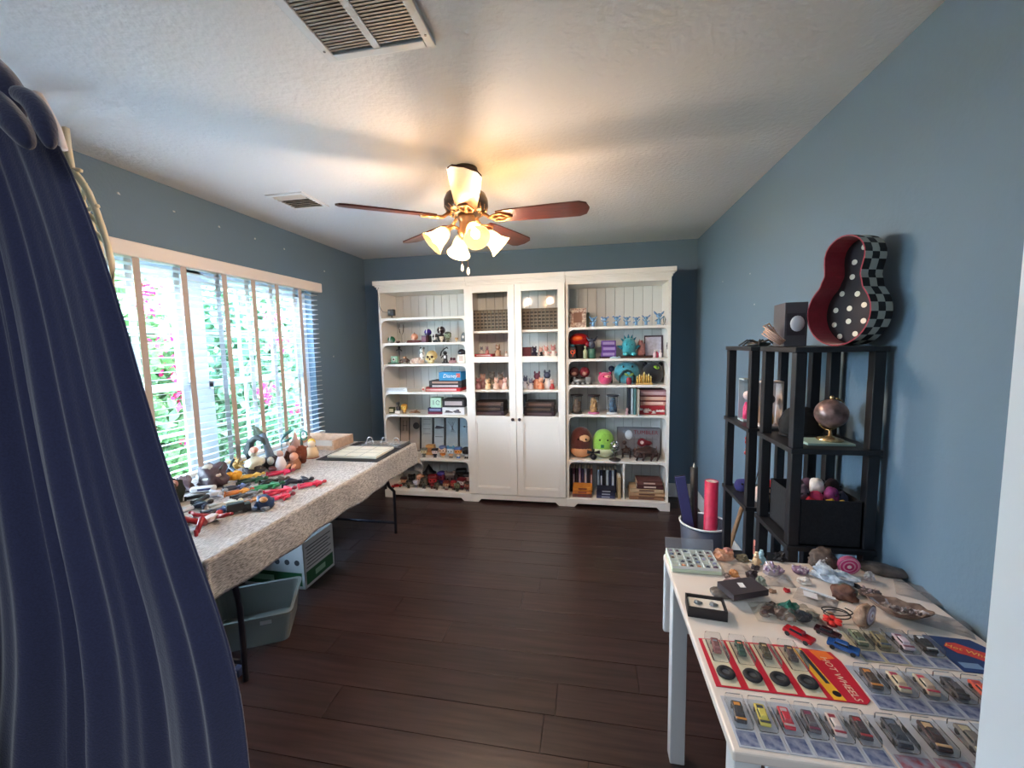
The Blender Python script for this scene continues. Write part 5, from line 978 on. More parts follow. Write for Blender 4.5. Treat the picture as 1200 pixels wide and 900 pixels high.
clump('shaggy_figure', 'brown shaggy figure with a tall pale pointed hood', 'figurine', 352, 543, [('fur_body', lambda b: b.rock(0, .03, 0, .06, .05, .085, .2, 3, 2, 3), mat((126, 66, 48), .9, var=.4, scale=60, bump=.7)), ('hood', lambda b: b.cyl((0, .02, .11), (.005, .02, .215), .032, .004, 10), mat((206, 170, 160), .7)), ('face', lambda b: b.sph(0, -.015, .105, .03, .024, .024), mat((196, 140, 126), .6)), ('arms', lambda b: b.tube([(-.05, .02, .08), (-.06, 0, .03)], .018).tube([(.05, .02, .08), (.065, 0, .03)], .018), mat((112, 58, 42), .9))], pos=(-1.91, 2.36))
clump('seated_figure', 'small flesh coloured figure seated before the brown shaggy one', 'figurine', 349, 552, [('body', lambda b: b.rock(0, 0, 0, .036, .032, .05, .2, 2, 4, 3), mat((176, 120, 90), .6, var=.3)), ('head', lambda b: b.sph(0, -.005, .08, .026, .025, .026), mat((220, 160, 134), .5)), ('legs', lambda b: b.tube([(-.015, -.02, .03), (-.02, -.045, .025), (-.02, -.05, .004)], .010).tube([(.015, -.02, .03), (.02, -.045, .025), (.02, -.05, .004)], .010), mat((226, 170, 140), .5))], pos=(-1.875, 2.235))
clump('white_cloaked_figure', 'white cloaked figure left of the small seated one', 'figurine', 337, 551, [('cloak', lambda b: b.lathe([(.001, 0), (.04, 0), (.03, .05), (.014, .09), (.001, .095)], n=14), mat((222, 222, 224), .6)), ('head', lambda b: b.sph(0, 0, .105, .02), mat((196, 160, 150), .5)), ('plum_shoe', lambda b: b.sph(-.03, -.035, .018, .03, .02, .017), mat((110, 70, 76), .5))], pos=(-1.955, 2.235))
clump('cream_owl_figure', 'cream and tan round figurine beside the brown shaggy one', 'figurine', 366, 536, [('body', lambda b: b.lathe([(.001, 0), (.04, 0), (.044, .03), (.03, .07), (.001, .08)], n=14), mat((222, 196, 160), .5)), ('head', lambda b: b.sph(0, 0, .092, .026), mat((226, 210, 186), .5)), ('base', lambda b: b.cyl((0, 0, -.0004), (0, 0, .004), .047), mat((150, 90, 60), .5))])
clump('green_hoop_figure', 'dark figurine holding a teal green hoop by the window', 'figurine', 369, 530, [('post', lambda b: b.cyl((0, 0, 0), (0, 0, .10), .012, .008), mat((52, 74, 70), .5)), ('hoop', lambda b: b.tube([(.02+math.cos(a)*.028, 0, .125+math.sin(a)*.034) for a in arr(0, 6.0, 16)], .006, 6), mat((70, 140, 124), .5))], pos=(-2.08, 2.66))
clump('yellow_crested_figure', 'brown figurine with a yellow top near the wooden tray', 'figurine', 381, 528, [('body', lambda b: b.rock(0, 0, 0, .035, .03, .05, .3, 2, 5, 3), mat((150, 100, 66), .6, var=.3)), ('top', lambda b: b.sph(.01, 0, .085, .028, .022, .026), mat((226, 190, 76), .5))], pos=(-1.985, 2.63))
clump('maroon_figure', 'small dark maroon figurine just left of the yellow topped one', 'figurine', 376, 532, [('body', lambda b: b.rock(0, 0, 0, .026, .022, .03, .3, 2, 3, 3), mat((96, 40, 52), .5)), ('head', lambda b: b.sph(0, 0, .045, .014), mat((60, 40, 60), .5))], pos=(-2.03, 2.55))

# ------------------------------------------------------------------ under the long table
t = thing('cardboard_carton', 'white cardboard carton with dark green bottom band under the table', 'box', (-1.965, 2.33, .001)); W_, D_, H_ = .44, .30, .30; wc = mat((214, 214, 212), .7)
MB().b2(-W_/2, W_/2, -D_/2, D_/2, 0, .003).b2(-W_/2, -W_/2+.004, -D_/2, D_/2, 0, H_).b2(W_/2-.004, W_/2, -D_/2, D_/2, 0, H_).b2(-W_/2, W_/2, -D_/2, -D_/2+.004, 0, H_).b2(-W_/2, W_/2, D_/2-.004, D_/2, 0, H_).build('carton', wc, t)
gc = mat((32, 92, 54), .6)
MB().b2(-W_/2+.02, W_/2-.02, -D_/2-.0012, -D_/2-.0002, .02, .105).b2(W_/2+.0002, W_/2+.0012, -D_/2+.015, D_/2-.015, .02, .105).build('green_band', gc, t)
b = MB(); dk = mat((70, 72, 76), .6)
for j in range(7): b.b2(W_/2+.0002, W_/2+.0012, -D_/2+.02+.006*(j % 3), D_/2-.03-.03*(j % 2), .125+j*.022, .131+j*.022)
b.build('printed_lines', dk, t)
for j in range(3): MB().cyl((.03+j*.07, -D_/2-.001, .17), (.03+j*.07, -D_/2+.0, .17), .018, n=12).build('printed_dot', dk, t)
MB().b2(-W_/2+.03, .0, -D_/2-.002, -D_/2-.0013, .045, .08).b2(W_/2+.0013, W_/2+.002, -.05, .05, .045, .08).build('white_mark', mat((150, 190, 160), .6), t)
BIN = clear('grey_bin_plastic', (.8, .8, .78), .06, .62, (150, 152, 146), .3)
t = thing('storage_bin', 'translucent grey plastic storage bin under the near end of the table', 'bin', (-1.775, 1.805, .001), math.radians(29.5))
def binshell(x0, x1, y0, y1, h, fl, th):
    b = MB()
    def ring(e, z, n_=5):
        pts = []; X0, X1, Y0, Y1 = x0-e, x1+e, y0-e, y1+e; r = .03
        for cx, cy, a0 in ((X1-r, Y1-r, 0), (X0+r, Y1-r, PI/2), (X0+r, Y0+r, PI), (X1-r, Y0+r, 1.5*PI)):
            for k in range(n_): a = a0+PI/2*k/(n_-1); pts.append((cx+math.cos(a)*r, cy+math.sin(a)*r, z))
        return [b.bm.verts.new(p) for p in pts]
    R = [ring(0, 0), ring(fl, h-.01), ring(fl+.012, h-.01), ring(fl+.012, h), ring(fl-.004, h), ring(-th, th)]
    for p, q_ in zip(R, R[1:]):
        for i in range(len(p)): b.bm.faces.new((p[i], p[(i+1) % len(p)], q_[(i+1) % len(p)], q_[i]))
    b.bm.faces.new(R[0][::-1]); b.bm.faces.new(R[-1]); b._fin([v for r_ in R for v in r_]); return b
binshell(-.19, .19, -.15, .15, .165, .018, .004).build('tub', BIN, t); MB().box(.10, -.178, .135, .05, .004, .018).build('label', mat((190, 192, 190), .5), t)
t = thing('power_adapter', 'small blue grey plastic object on the floor by the curtain hem', 'adapter', (onz(281, 790, .0).x+.0, onz(281, 790, .0).y, .001)); MB().box(0, 0, .02, .035, .05, .04, bev=.006).build('body', mat((70, 84, 120), .4), t); MB().box(0, -.027, .025, .018, .006, .016, bev=.001).build('face', mat((150, 160, 180), .4), t)

# ================================================================== right: white drop leaf table
QX0, QX1, QY0, QY1, QZ = .262, .972, .762, 1.497, .742
QW = mat((220, 220, 220), .35)
t = thing('drop_leaf_table', 'white table against the right wall with a hanging end leaf', 'table', (.6, 1.13, 0))
o = lambda x0, x1, y0, y1, z0, z1, bev=0: MB().b2(x0-.6, x1-.6, y0-1.13, y1-1.13, z0, z1, bev=bev)
o(QX0, QX1, QY0, QY1, QZ-.022, QZ, .004).build('tabletop', mat((226, 214, 204), .35), t)
o(QX0+.005, QX1-.005, QY1+.003, QY1+.022, QZ-.30, QZ-.006, .006).build('hanging_leaf', QW, t)
for (xa, ya) in ((QX0+.02, QY1-.075), (QX1-.07, QY1-.075), (QX0+.02, QY0+.05), (QX1-.07, QY0+.05)): o(xa, xa+.05, ya, ya+.05, .0005, QZ-.022, .003).build('leg', QW, t)
b = o(QX0+.07, QX1-.07, QY0+.02, QY0+.038, QZ-.095, QZ-.022); b.b2(QX0+.07-.6, QX1-.07-.6, QY1-.06-1.13, QY1-.042-1.13, QZ-.095, QZ-.022); b.build('apron', QW, t)
RZ = QZ + .0005
def Q(px, py, z=RZ): q = onz(px, py, z); return q.x, q.y
def rock(name, label, px, py, rx, ry, rz_, col, col2=None, seed=1, facet=False, rot=0, extra=None, cat='mineral', rough=.3, var=.4, scale=60, rgh=.6, group=None, pos=None):
    x, y = pos or Q(px, py); t = thing(name, label, cat, (x, y, RZ), rot, group)
    b = MB(); b.rock(0, 0, 0, rx, ry, rz_, rough, 2.0, seed, 3, facet=facet)
    lowest = min(v.co.z for v in b.bm.verts)
    for v in b.bm.verts: v.co.z -= lowest
    b.build('stone', mat(col, rgh, var=var, scale=scale, bump=.4, col2=col2), t)
    if extra: extra(t)
    return t
# sample case
x, y = Q(818, 663); t = thing('sample_case', 'clear lidded case holding rows of small mineral samples', 'case', (x-.005, y+.01, RZ), .0)
MB().box(0, 0, .006, .155, .125, .012, bev=.003).build('base', mat((206, 216, 190), .4), t); MB().box(.004, .068, .032, .16, .006, .05, rot=(-.25, 0, 0)).build('open_lid', BAG, t)
b = MB(); 
for i in range(7): b.box(-.075+i*.025, 0, .0175, .0012, .12, .010)
for j in range(6): b.box(0, -.06+j*.024, .0175, .15, .0012, .010)
b.build('divider_grid', mat((226, 228, 224), .4), t)
rr = random.Random(2); cc = [(60, 56, 66), (110, 80, 60), (70, 76, 96), (176, 120, 90), (130, 110, 130), (50, 44, 48), (150, 150, 176), (96, 70, 90)]
for i in range(6):
    for j in range(5):
        if rr.random() < .88: o2 = MB().rock(-.0625+i*.025, -.048+j*.024, .0125, .0075, .007, .008, .3, 2, i*5+j, 1, facet=True).build('mineral_sample', mat(rr.choice(cc), .5), t)
def cluster(name, label, px, py, n_, sp_, h, r_, col, col2=None, seed=1, base=None, cat='mineral', gl=.2):
    x, y = Q(px, py); t = thing(name, label, cat, (x, y, RZ)); rr = random.Random(seed)
    MB().rock(0, 0, 0, sp_*1.1, sp_*.8, h*.45, .25, 2, seed, 2, facet=True).build('matrix', mat(base or col, .7, var=.3), t)
    b = MB()
    for k in range(n_):
        a = rr.uniform(0, 2*PI); d = sp_*rr.random()**.6; x_, y_ = math.cos(a)*d, math.sin(a)*d*.75; hh = h*rr.uniform(.6, 1)*(1-.35*d/sp_); lx, ly = x_*.35+rr.uniform(-.004, .004), y_*.35
        b.cyl((x_*.7, y_*.7, h*.12), (x_+lx*.6, y_+ly*.6, hh*.8), r_, r_*.95, 6, smooth=False).cyl((x_+lx*.6, y_+ly*.6, hh*.8), (x_+lx, y_+ly, hh), r_*.95, .0005, 6, smooth=False)
    b.build('crystals', mat(col, gl, var=.3, scale=90, col2=col2), t); return t
rock('peach_crystal', 'pale peach crystal lump behind the fan shell', 843, 660, .03, .022, .02, (226, 176, 146), (200, 140, 110), 3, True)
rock('rose_pebble', 'small rosy pebble at the back edge beside the peach lump', 853, 651, .018, .014, .012, (190, 130, 120), None, 4)
rock('olive_pebble', 'small grey olive stone between rosy pebble and tan figurine', 862, 658, .02, .014, .012, (120, 112, 90), (90, 84, 70), 5, True)
rock('amber_stone', 'orange amber stone just above the fan shell', 857, 671, .014, .012, .014, (214, 150, 90), (190, 120, 70), 8)
rock('taupe_pebble', 'small taupe pebble left of the amber stone', 843, 667, .009, .010, .008, (130, 108, 100), None, 6)
rock('charcoal_chip', 'small charcoal mineral chip, rear one of the dark pair', 868, 665, .013, .010, .009, (84, 74, 78), (50, 44, 48), 7, True)
rock('garnet_chunk', 'dark brown purple crystal chunk, front one of the dark pair', 875, 673, .016, .014, .014, (74, 54, 62), (40, 30, 36), 9, True, rough=.4)
# fan shell
x, y = Q(862, 687); t = thing('fan_shell', 'grey purple ribbed fan shell', 'shell', (x, y, RZ), .3); b = MB()
for k in range(9): a = math.radians(200+k*17.5); b.tube([(0, .02, .006), (math.cos(a)*.022, .02+math.sin(a)*.018, .014), (math.cos(a)*.044, .02+math.sin(a)*.038, .006)], [.003, .0065, .005], 6)
b.build('ribs', mat((150, 126, 126), .5, var=.3, scale=80, col2=(104, 84, 92)), t); MB().sph(0, .004, .0085, .036, .028, .008, 14).build('shell', mat((176, 152, 148), .5), t)
rock('polished_slab', 'flat oval grey brown polished stone behind the black box lid', 846, 697, .034, .026, .012, (112, 104, 98), (84, 78, 74), 2, rgh=.25, rough=.08)
# black jewellery box and its lid
x, y = Q(825, 717); t = thing('gift_box', 'open black box with white lining holding two silver charms', 'box', (x+.004, y, RZ), -.10); bk = mat((34, 32, 36), .5)
MB().box(0, 0, .003, .10, .066, .006).build('bottom', bk, t)
for (x_, y_, sx, sy) in ((0, .0315, .10, .003), (0, -.0315, .10, .003), (.0485, 0, .003, .06), (-.0485, 0, .003, .06)): MB().box(x_, y_, .0165, sx, sy, .027).build('side', bk, t)
MB().box(0, 0, .015, .09, .056, .016, bev=.003).build('lining', mat((228, 220, 208), .8), t)
for sx in (-.02, .02): MB().rock(sx, 0, .0235, .011, .009, .004, .3, 2, 3, 2).build('silver_charm', mat((140, 146, 150), .3, .6), t)
x, y = Q(868, 700); t = thing('box_lid', 'black box lid with a small white label resting on the stone', 'lid', (x+.004, y, RZ+.022), .38)
MB().box(0, 0, .012, .115, .07, .004, rot=(0, 0, 0)).box(0, .0335, .004, .115, .003, .016).box(0, -.0335, .004, .115, .003, .016).box(.056, 0, .004, .003, .064, .016).box(-.056, 0, .004, .003, .064, .016).build('lid_shell', mat((62, 56, 62), .5), t)
MB().box(-.002, .002, .0145, .016, .024, .001, rot=(0, 0, -.3)).build('label', mat((236, 236, 236), .5), t)
# two tiny bottle dolls
for (px, py, c, c2, lb) in ((883, 664, (222, 184, 140), (232, 200, 160), 'tiny tan peg figurine at the back of the table'), (890.5, 661, (146, 186, 196), (170, 205, 214), 'tiny pale blue peg figurine beside the tan one')):
    x, y = Q(px, py); t = thing('peg_figurine', lb, 'figurine', (x, y, RZ), 0, 'two tiny peg figurines'); MB().lathe([(.001, 0), (.010, 0), (.012, .014), (.009, .028), (.001, .03)], n=12).build('body', mat(c, .4), t); MB().sph(0, 0, .036, .0085).cyl((0, 0, .042), (0, 0, .048), .005).build('head', mat(c2, .4), t); MB().tube([(-.009, 0, .022), (-.014, -.004, .012)], .003).tube([(.009, 0, .022), (.014, -.004, .012)], .003).build('arms', mat(c2, .4), t)
cluster('amethyst_cluster', 'lilac amethyst crystal cluster behind the clear tray', 905, 672, 22, .026, .045, .005, (176, 152, 170), (132, 104, 132), 3, (196, 180, 184))
rock('black_tourmaline', 'black jagged stone behind the lilac cluster', 914, 657, .018, .012, .016, (40, 36, 42), (20, 20, 24), 5, True, rough=.5)
cluster('purple_quartz', 'white and purple crystal cluster in front of the dark geode', 938, 671, 18, .022, .028, .005, (150, 120, 150), (226, 216, 222), 6)
cluster('white_quartz', 'small milky white crystal cluster below the purple one', 942, 684, 16, .018, .026, .0045, (232, 222, 212), (206, 190, 180), 8)
# big geode
x, y = Q(965, 664); t = thing('geode', 'large rough grey brown geode with a sparkling hollow', 'mineral', (x, y, RZ), .4); b = MB().rock(0, 0, 0, .044, .034, .036, .22, 2, 5, 3); lw_ = min(v.co.z for v in b.bm.verts)
for v_ in b.bm.verts: v_.co.z -= lw_
b.build('shell', mat((112, 96, 88), .8, var=.5, scale=40, bump=.6, col2=(66, 56, 52)), t); b = MB(); rr = random.Random(5)
for k in range(16): b.rock(-.022+rr.uniform(-.016, .012), -.024+rr.uniform(-.006, .006), .012+rr.uniform(0, .022), .006, .005, .006, .3, 2, k, 1, facet=True)
b.build('druse', mat((206, 200, 200), .2, var=.4, scale=90), t)
rock('celestite_bed', 'long white and pale blue crystal bed beside the pink agate', 975, 681, .055, .026, .026, (214, 222, 230), (150, 164, 182), 7, True, rot=-.5, rough=.35, scale=80)
# pink agate slice upright
x, y = Q(990, 674); t = thing('agate_half', 'bright pink banded agate half standing upright', 'mineral', (x, y, RZ), -.12)
RP = Matrix.Translation((0, 0, .0345)) @ Matrix.Rotation(.30, 4, 'X')
o2 = MB().lathe([(.001, .0), (.022, .003), (.027, .012), (.030, .020)], n=26, M=RP @ Matrix.Diagonal((1, 1, 1.1, 1)) @ Matrix.Rotation(-PI/2, 4, 'X') @ Matrix.Diagonal((1, 1.12, 1, 1)))
for i, (r_, col) in enumerate(((.030, (222, 110, 160)), (.0255, (240, 190, 214)), (.0235, (214, 60, 130)), (.017, (236, 150, 190)), (.013, (200, 40, 110)), (.006, (244, 210, 226)))):
    MB().cyl((0, 0, 0), (0, -.0012-.0006*i, 0), r_, r_, 28).build('band', mat(col, .2, coat=.5), t).matrix_local = RP @ Matrix.Diagonal((1, 1, 1.14, 1))
MB().sph(0, .010, 0, .029, .012, .032, 16).build('rind', mat((150, 60, 90), .6), t).matrix_local = RP
# the lower lathe was only a template
o2.bm.free()
rock('ammonite_slab', 'large flat oval dark grey fossil slab at the back right corner', 1036, 672, .064, .034, .018, (112, 102, 96), (60, 56, 56), 3, rot=-.35, rough=.1, scale=26)
cluster('pyrite_cluster', 'grey mauve sparkling cluster between pink agate and the shell', 1012, 695, 24, .028, .026, .004, (130, 112, 118), (206, 180, 176), 9, (100, 88, 90), gl=.3)
rock('white_calcite', 'small white angular crystal on top of the mauve cluster group', 1019, 680, .014, .011, .017, (236, 222, 216), None, 4, True)
rock('dark_flint', 'narrow black flint lying left of the sparkling cluster', 1001, 690, .006, .018, .007, (46, 40, 42), None, 4, True, rot=.5)
# oyster shell
x, y = Q(1052, 722); t = thing('oyster_shell', 'big half oyster shell with pearly grey hollow and brown rim', 'shell', (x, y, RZ), -.45)
def bowl(u, v):
    a = u*2*PI; r_ = v; wob = 1+.08*math.sin(3*a)+.04*math.sin(7*a+1); return Vector((math.cos(a)*.068*r_*wob, math.sin(a)*.040*r_*wob, .001+.030*r_**2.2 + .003*math.sin(9*a)*r_**3))
o2 = MB().grid(bowl, 36, 10).build('shell', mat((150, 124, 110), .7, var=.5, scale=45, bump=.7, col2=(96, 74, 66)), t); o2.modifiers.new('s', 'SOLIDIFY').thickness = .003
MB().grid(lambda u, v: bowl(u, v*.86) + Vector((0, 0, .0042)), 30, 8).build('pearl_lining', mat((130, 128, 136), .25, var=.5, scale=30, coat=.6, col2=(206, 200, 204)), t)
b = MB()
for k in range(6): b.rock(-.03+k*.014, .002*(-1)**k, .014, .009, .008, .010, .3, 2, k, 2, facet=True)
b.build('stones_inside', mat((205, 190, 184), .4, var=.5, scale=60, col2=(100, 84, 84)), t)
# cut agate with bark rind
x, y = Q(1020, 734); t = thing('agate_half', 'tan rinded agate half showing a pale lilac banded face', 'mineral', (x, y, RZ), .72)
b = MB().rock(0, .012, 0, .036, .022, .036, .12, 2, 8, 3); lw_ = min(v.co.z for v in b.bm.verts)
for v_ in b.bm.verts: v_.co.z -= lw_; v_.co.y = max(v_.co.y, 0)
b.build('rind', mat((190, 158, 132), .8, var=.4, scale=50, bump=.6, col2=(130, 100, 84)), t)
for i, (r_, col) in enumerate(((.027, (120, 96, 100)), (.0235, (206, 190, 200)), (.017, (176, 160, 180)), (.011, (214, 210, 222)), (.004, (120, 60, 84)))): MB().cyl((0, 0, 0), (0, -.001-.0006*i, 0), r_, r_, 26).build('band', mat(col, .2, coat=.5), t).matrix_local = Matrix.Translation((0, 0, .031)) @ Matrix.Diagonal((1.1, 1, .98, 1))
rock('brown_jasper', 'reddish brown rough stone beside the grey green one', 977, 702, .030, .018, .026, (124, 84, 66), (74, 42, 36), 2, rot=-.5)
rock('green_serpentine', 'smooth grey green stone behind the reddish brown one', 994, 695, .028, .017, .018, (104, 112, 102), (82, 90, 84), 6, rot=-.6, rough=.1, rgh=.4)
rock('red_chip', 'small bright red stone chip on the bare tabletop', 922, 693, .008, .009, .006, (196, 40, 52), None, 3, True)
rock('tan_pebble', 'small tan brown pebble left of the red chip', 905, 694, .010, .008, .006, (176, 140, 116), None, 3)
rock('grey_green_cone', 'small pointed grey green crystal behind the box lid tip', 893, 683, .013, .012, .017, (150, 154, 136), (120, 126, 112), 8, True)
# clear bags and trays
def bag(name, label, px, py, sx, sy, h, rot, seed, extra=None, m=None, cat='plastic bag', group=None):
    x, y = Q(px, py); t = thing(name, label, cat, (x, y, RZ), rot, group)
    def f(u, v):
        a = 1 if 0 < u < 1 and 0 < v < 1 else 0; e = max(0, min(1, min(u, 1-u, v, 1-v)*5)); q_ = Vector((u*5+seed, v*5, seed)); return Vector(((u-.5)*sx, (v-.5)*sy, .0004 + e*h*(.55+.9*noise.noise(q_)) if a else .0004))
    MB().grid(lambda u, v: (lambda w_: Vector((w_.x, w_.y, max(w_.z, .0004))))(f(u, v)), 22, 16, smooth=False).build('film', m or BAG, t)
    if extra: extra(t)
    return t
def lbl(t): MB().box(-.012, -.006, .012, .034, .026, .0008, rot=(.1, .1, .3)).build('paper_label', mat((238, 238, 242), .6), t); MB().box(0, .028, .008, .085, .008, .003).build('zip_seal', mat((222, 226, 232), .4), t)
bag('zip_bag', 'zip bag with a white paper label lying by the milky crystals', 957, 702, .10, .075, .010, -.6, 3, lbl)
bag('zip_bag', 'empty crumpled clear bag on the right side behind the cards', 1088, 697, .15, .10, .012, -.5, 5)
bag('zip_bag', 'crumpled clear bag near the wall behind the blue card', 1098, 728, .13, .08, .010, -.5, 9)
bag('clear_tray', 'small low clear tray in the middle of the minerals', 915, 684, .085, .05, .014, 0, 11, cat='tray')
bag('clear_tray', 'clear pouch around the peach crystals beside the sample case', 858, 664, .09, .07, .008, 0, 13, cat='tray')
def stones(t):
    rr = random.Random(4)
    for k, (c, x_, y_, s) in enumerate((((84, 66, 60), -.045, .0, .018), ((40, 110, 92), .012, .012, .026), ((120, 100, 90), -.015, -.012, .02), ((74, 76, 84), .035, -.014, .02), ((150, 120, 100), .0, -.022, .016), ((44, 34, 40), -.03, .022, .014), ((130, 130, 120), .06, -.006, .017), ((110, 84, 80), -.06, -.016, .014))): MB().rock(x_, y_, .001, s, s*.75, s*.8, .3, 2, k, 2, facet=True).build('stone', mat(c, .35, var=.35, scale=80), t)
bag('bag_of_stones', 'open clear bag holding mixed stones with one green malachite', 925, 722, .17, .085, .030, -.03, 7, stones, cat='bag of stones', m=clear('thin_bag', (.96, .97, .96), .12, .10, (226, 226, 214), .15))
# coil of black cord
x, y = Q(979, 725); t = thing('cord_coil', 'loose coil of black cord with a tan bead', 'cord', (x, y, RZ)); MB().tube([(math.cos(a)*(.034+.004*math.sin(a*1.7)), math.sin(a)*(.022+.003*math.cos(a*1.3)), .003+.0022*a/2) for a in arr(0, 4.2*PI, 60)], .0016, 5).build('cord', BLK, t); MB().sph(-.02, -.008, .008, .010, .009, .008).build('bead', mat((176, 140, 110), .5), t)
x, y = Q(977, 737); t = thing('red_flower', 'small bright red flower shaped ornament touching the black cord', 'ornament', (x, y, RZ)); MB().lathe([(.001, 0), (.012, 0), (.01, .008), (.001, .009)], n=12).build('base', mat((150, 24, 30), .5), t)
for k in range(6): MB().sph(math.cos(k*PI/3)*.014, math.sin(k*PI/3)*.014, .013, .010, .008, .004, 8, rot=(0, 0, k*PI/3)).build('petal', mat((222, 50, 46), .5), t)

# --- toy cars in blister cards
CARD = mat((196, 198, 204), .5, var=.1, scale=30)
def bcard(label, x0, y0, wv, dv, tilt, col, col2, group, card=(186, 190, 200), s=.0265, artcol=None, z=None, low=False):
    t = thing('carded_toy_car', label, 'carded toy car', (x0, y0, RZ if z is None else z), 0, group)
    R = Matrix.Rotation(-tilt, 4, 'Y')
    b = MB().b2(0, wv, 0, dv, 0, .0012); c_ = b.build('card', mat(card, .5, var=.12, scale=40), t); c_.matrix_local = R
    a = MB().b2(.004, wv-.004, .004, dv*.30, .0012, .0016); a.build('printed_art', mat(artcol or (60, 76, 120), .5, var=.5, scale=60, col2=(150, 156, 176)), t).matrix_local = R
    cx_, cy_ = wv*.5, dv*.60
    T = R @ Matrix.Translation((cx_, cy_, .0028)) @ Matrix.Rotation(PI/2-.08, 4, 'Z')
    m = mat(tuple(min(255, v*1.15+8) for v in col), .22, .05, coat=.8)
    b = MB(); b.box(0, 0, .30*s, 2.1*s, .84*s, .30*s, bev=.1*s).box(-.1*s, 0, .54*s, 1.0*s, .66*s, (.14 if low else .28)*s, bev=.06*s, taper=.8); bd = b.build('car_body', m, t); bd.matrix_local = T
    MB().box(-.1*s, 0, .53*s, .86*s, .70*s, .13*s, bev=.03*s, taper=.88).build('windows', mat((28, 30, 36), .1), bd)
    MB().box(.6*s, 0, .455*s, .5*s, .5*s, .02*s).box(-.85*s, 0, .5*s, .16*s, .8*s, .06*s).build('trim_parts', mat(col2, .3, .3), bd)
    for sx in (-.62, .62):
        for sy in (-1, 1): MB().cyl((sx*s, sy*.34*s, .17*s), (sx*s, sy*.46*s, .17*s), .18*s, n=10).build('wheel', mat((28, 28, 30), .5), bd)
    bw, bd_ = min(.038, wv*.84), .070
    MB().box(0, 0, .011, bw, bd_, .020, bev=.005).build('blister', PLASTIC, t).matrix_local = R @ Matrix.Translation((cx_, cy_, .0016))
    return t
GC = 'carded toy cars laid out on the near end of the white table'
r1 = [((44, 42, 46), (240, 160, 70), 'black car with orange flames'), ((190, 176, 74), (60, 70, 80), 'yellow green and navy car'), ((176, 34, 52), (214, 190, 190), 'red dragster like car'), ((86, 78, 84), (140, 60, 90), 'slate and plum car'), ((196, 180, 176), (170, 40, 64), 'silver car with crimson side'), ((60, 50, 56), (196, 60, 70), 'charcoal and rose red car')]
for k, (c, c2, nm) in enumerate(r1): bcard('%s in a blister card in the nearest row, pale card' % nm, .276+.0435*k, .772, .0425, .115, 0, c, c2, GC, s=.0235)
r1b = [((52, 56, 66), (110, 116, 130), 'long gunmetal grey car'), ((58, 40, 42), (236, 190, 140), 'dark brown hot rod with a gold nose'), ((110, 104, 96), (206, 190, 150), 'olive silver pickup'), ((96, 100, 112), (140, 90, 100), 'blue grey coupe')]
for k, (c, c2, nm) in enumerate(r1b): bcard('%s in large blister at right of nearest row' % nm, .541+.064*k, .766+.004*k, .0625, .120, 0, c, c2, GC, s=.029, artcol=(150, 60, 70))
r2 = [((70, 54, 44), (236, 150, 70), 'black car with an orange roof'), ((206, 190, 160), (206, 50, 90), 'cream car with a magenta stripe'), ((190, 172, 150), (214, 60, 84), 'beige car with a red roof'), ((78, 72, 76), (50, 48, 52), 'dark grey buggy'), ((232, 84, 60), (200, 50, 40), 'bright orange red muscle car'), ((60, 74, 110), (120, 130, 150), 'dark blue sedan')]
for k, (c, c2, nm) in enumerate(r2): bcard('%s in a blister card in the second row' % nm, .5855+.052*k, .905, .051, .118, 0, c, c2, GC, card=(176, 182, 196), artcol=(40, 60, 110))
r3 = [((84, 92, 70), (206, 200, 170), 'moss green rounded car'), ((126, 116, 84), (90, 96, 106), 'olive khaki van'), ((206, 190, 200), (150, 90, 110), 'chrome pink car'), ((34, 34, 38), (226, 230, 232), 'glossy black van with a white nose')]
for k, (c, c2, nm) in enumerate(r3): bcard('%s in a blister card in the third row' % nm, .640+.0485*k, 1.044, .0475, .118, 0, c, c2, GC, card=(190, 184, 160) if k < 2 else (196, 200, 210))
# blue card with flame logo
t = thing('logo_card', 'dark blue card with a red and yellow flame shaped logo by the wall', 'card', (.836, 1.044, RZ)); R = Matrix.Rotation(-.02, 4, 'Y')
MB().prism([(0, 0), (.118, 0), (.118, .09), (.10, .118), (0, .122)], 0, .0014).build('card', mat((34, 56, 110), .45), t)
fl_ = [(.022, .085), (.035, .098), (.055, .100), (.070, .090), (.085, .078), (.100, .070), (.108, .052), (.098, .036), (.080, .034), (.066, .046), (.050, .056), (.034, .062)]
MB().prism([(x, y) for x, y in fl_], .0014, .0019).build('logo_flame', mat((214, 60, 50), .45), t)
text('Hot Wheels', .0185, 'lettering', mat((244, 196, 90), .4), t, Matrix.Translation((.066, .067, .0021)) @ Matrix.Rotation(-.52, 4, 'Z'), .0002, .2)
MB().b2(.01, .05, .012, .03, .0014, .0017).build('print_strip', mat((120, 150, 190), .5), t)
# four car pack
t = thing('multi_car_pack', 'long red and cream card with four cars and four black tyres', 'carded toy cars', (.275, .912, RZ))
MB().prism([(0, 0), (.292, 0), (.305, .012), (.308, .12), (.30, .150), (.20, .158), (.0, .152)], 0, .0014).build('card', mat((196, 30, 54), .5), t)
cr_ = mat((214, 204, 176), .5); b = MB()
for k in range(4): b.prism([(.012+.056*k, .004), (.052+.056*k, .004), (.048+.056*k, .150), (.008+.056*k, .150)], .0014, .0018)
b.build('cream_lanes', cr_, t)
MB().prism([(.232, .002), (.256, .002), (.236, .152), (.216, .152)], .0014, .0020).build('yellow_stripe', mat((240, 180, 50), .5), t)
MB().prism([(.238, .045), (.246, .045), (.236, .145), (.226, .145)], .0020, .0024).build('black_print', mat((40, 48, 60), .5), t)
MB().cyl((.2455, .018, .002), (.2455, .018, .0025), .008, n=16).build('black_ring', mat((30, 26, 30), .5), t)
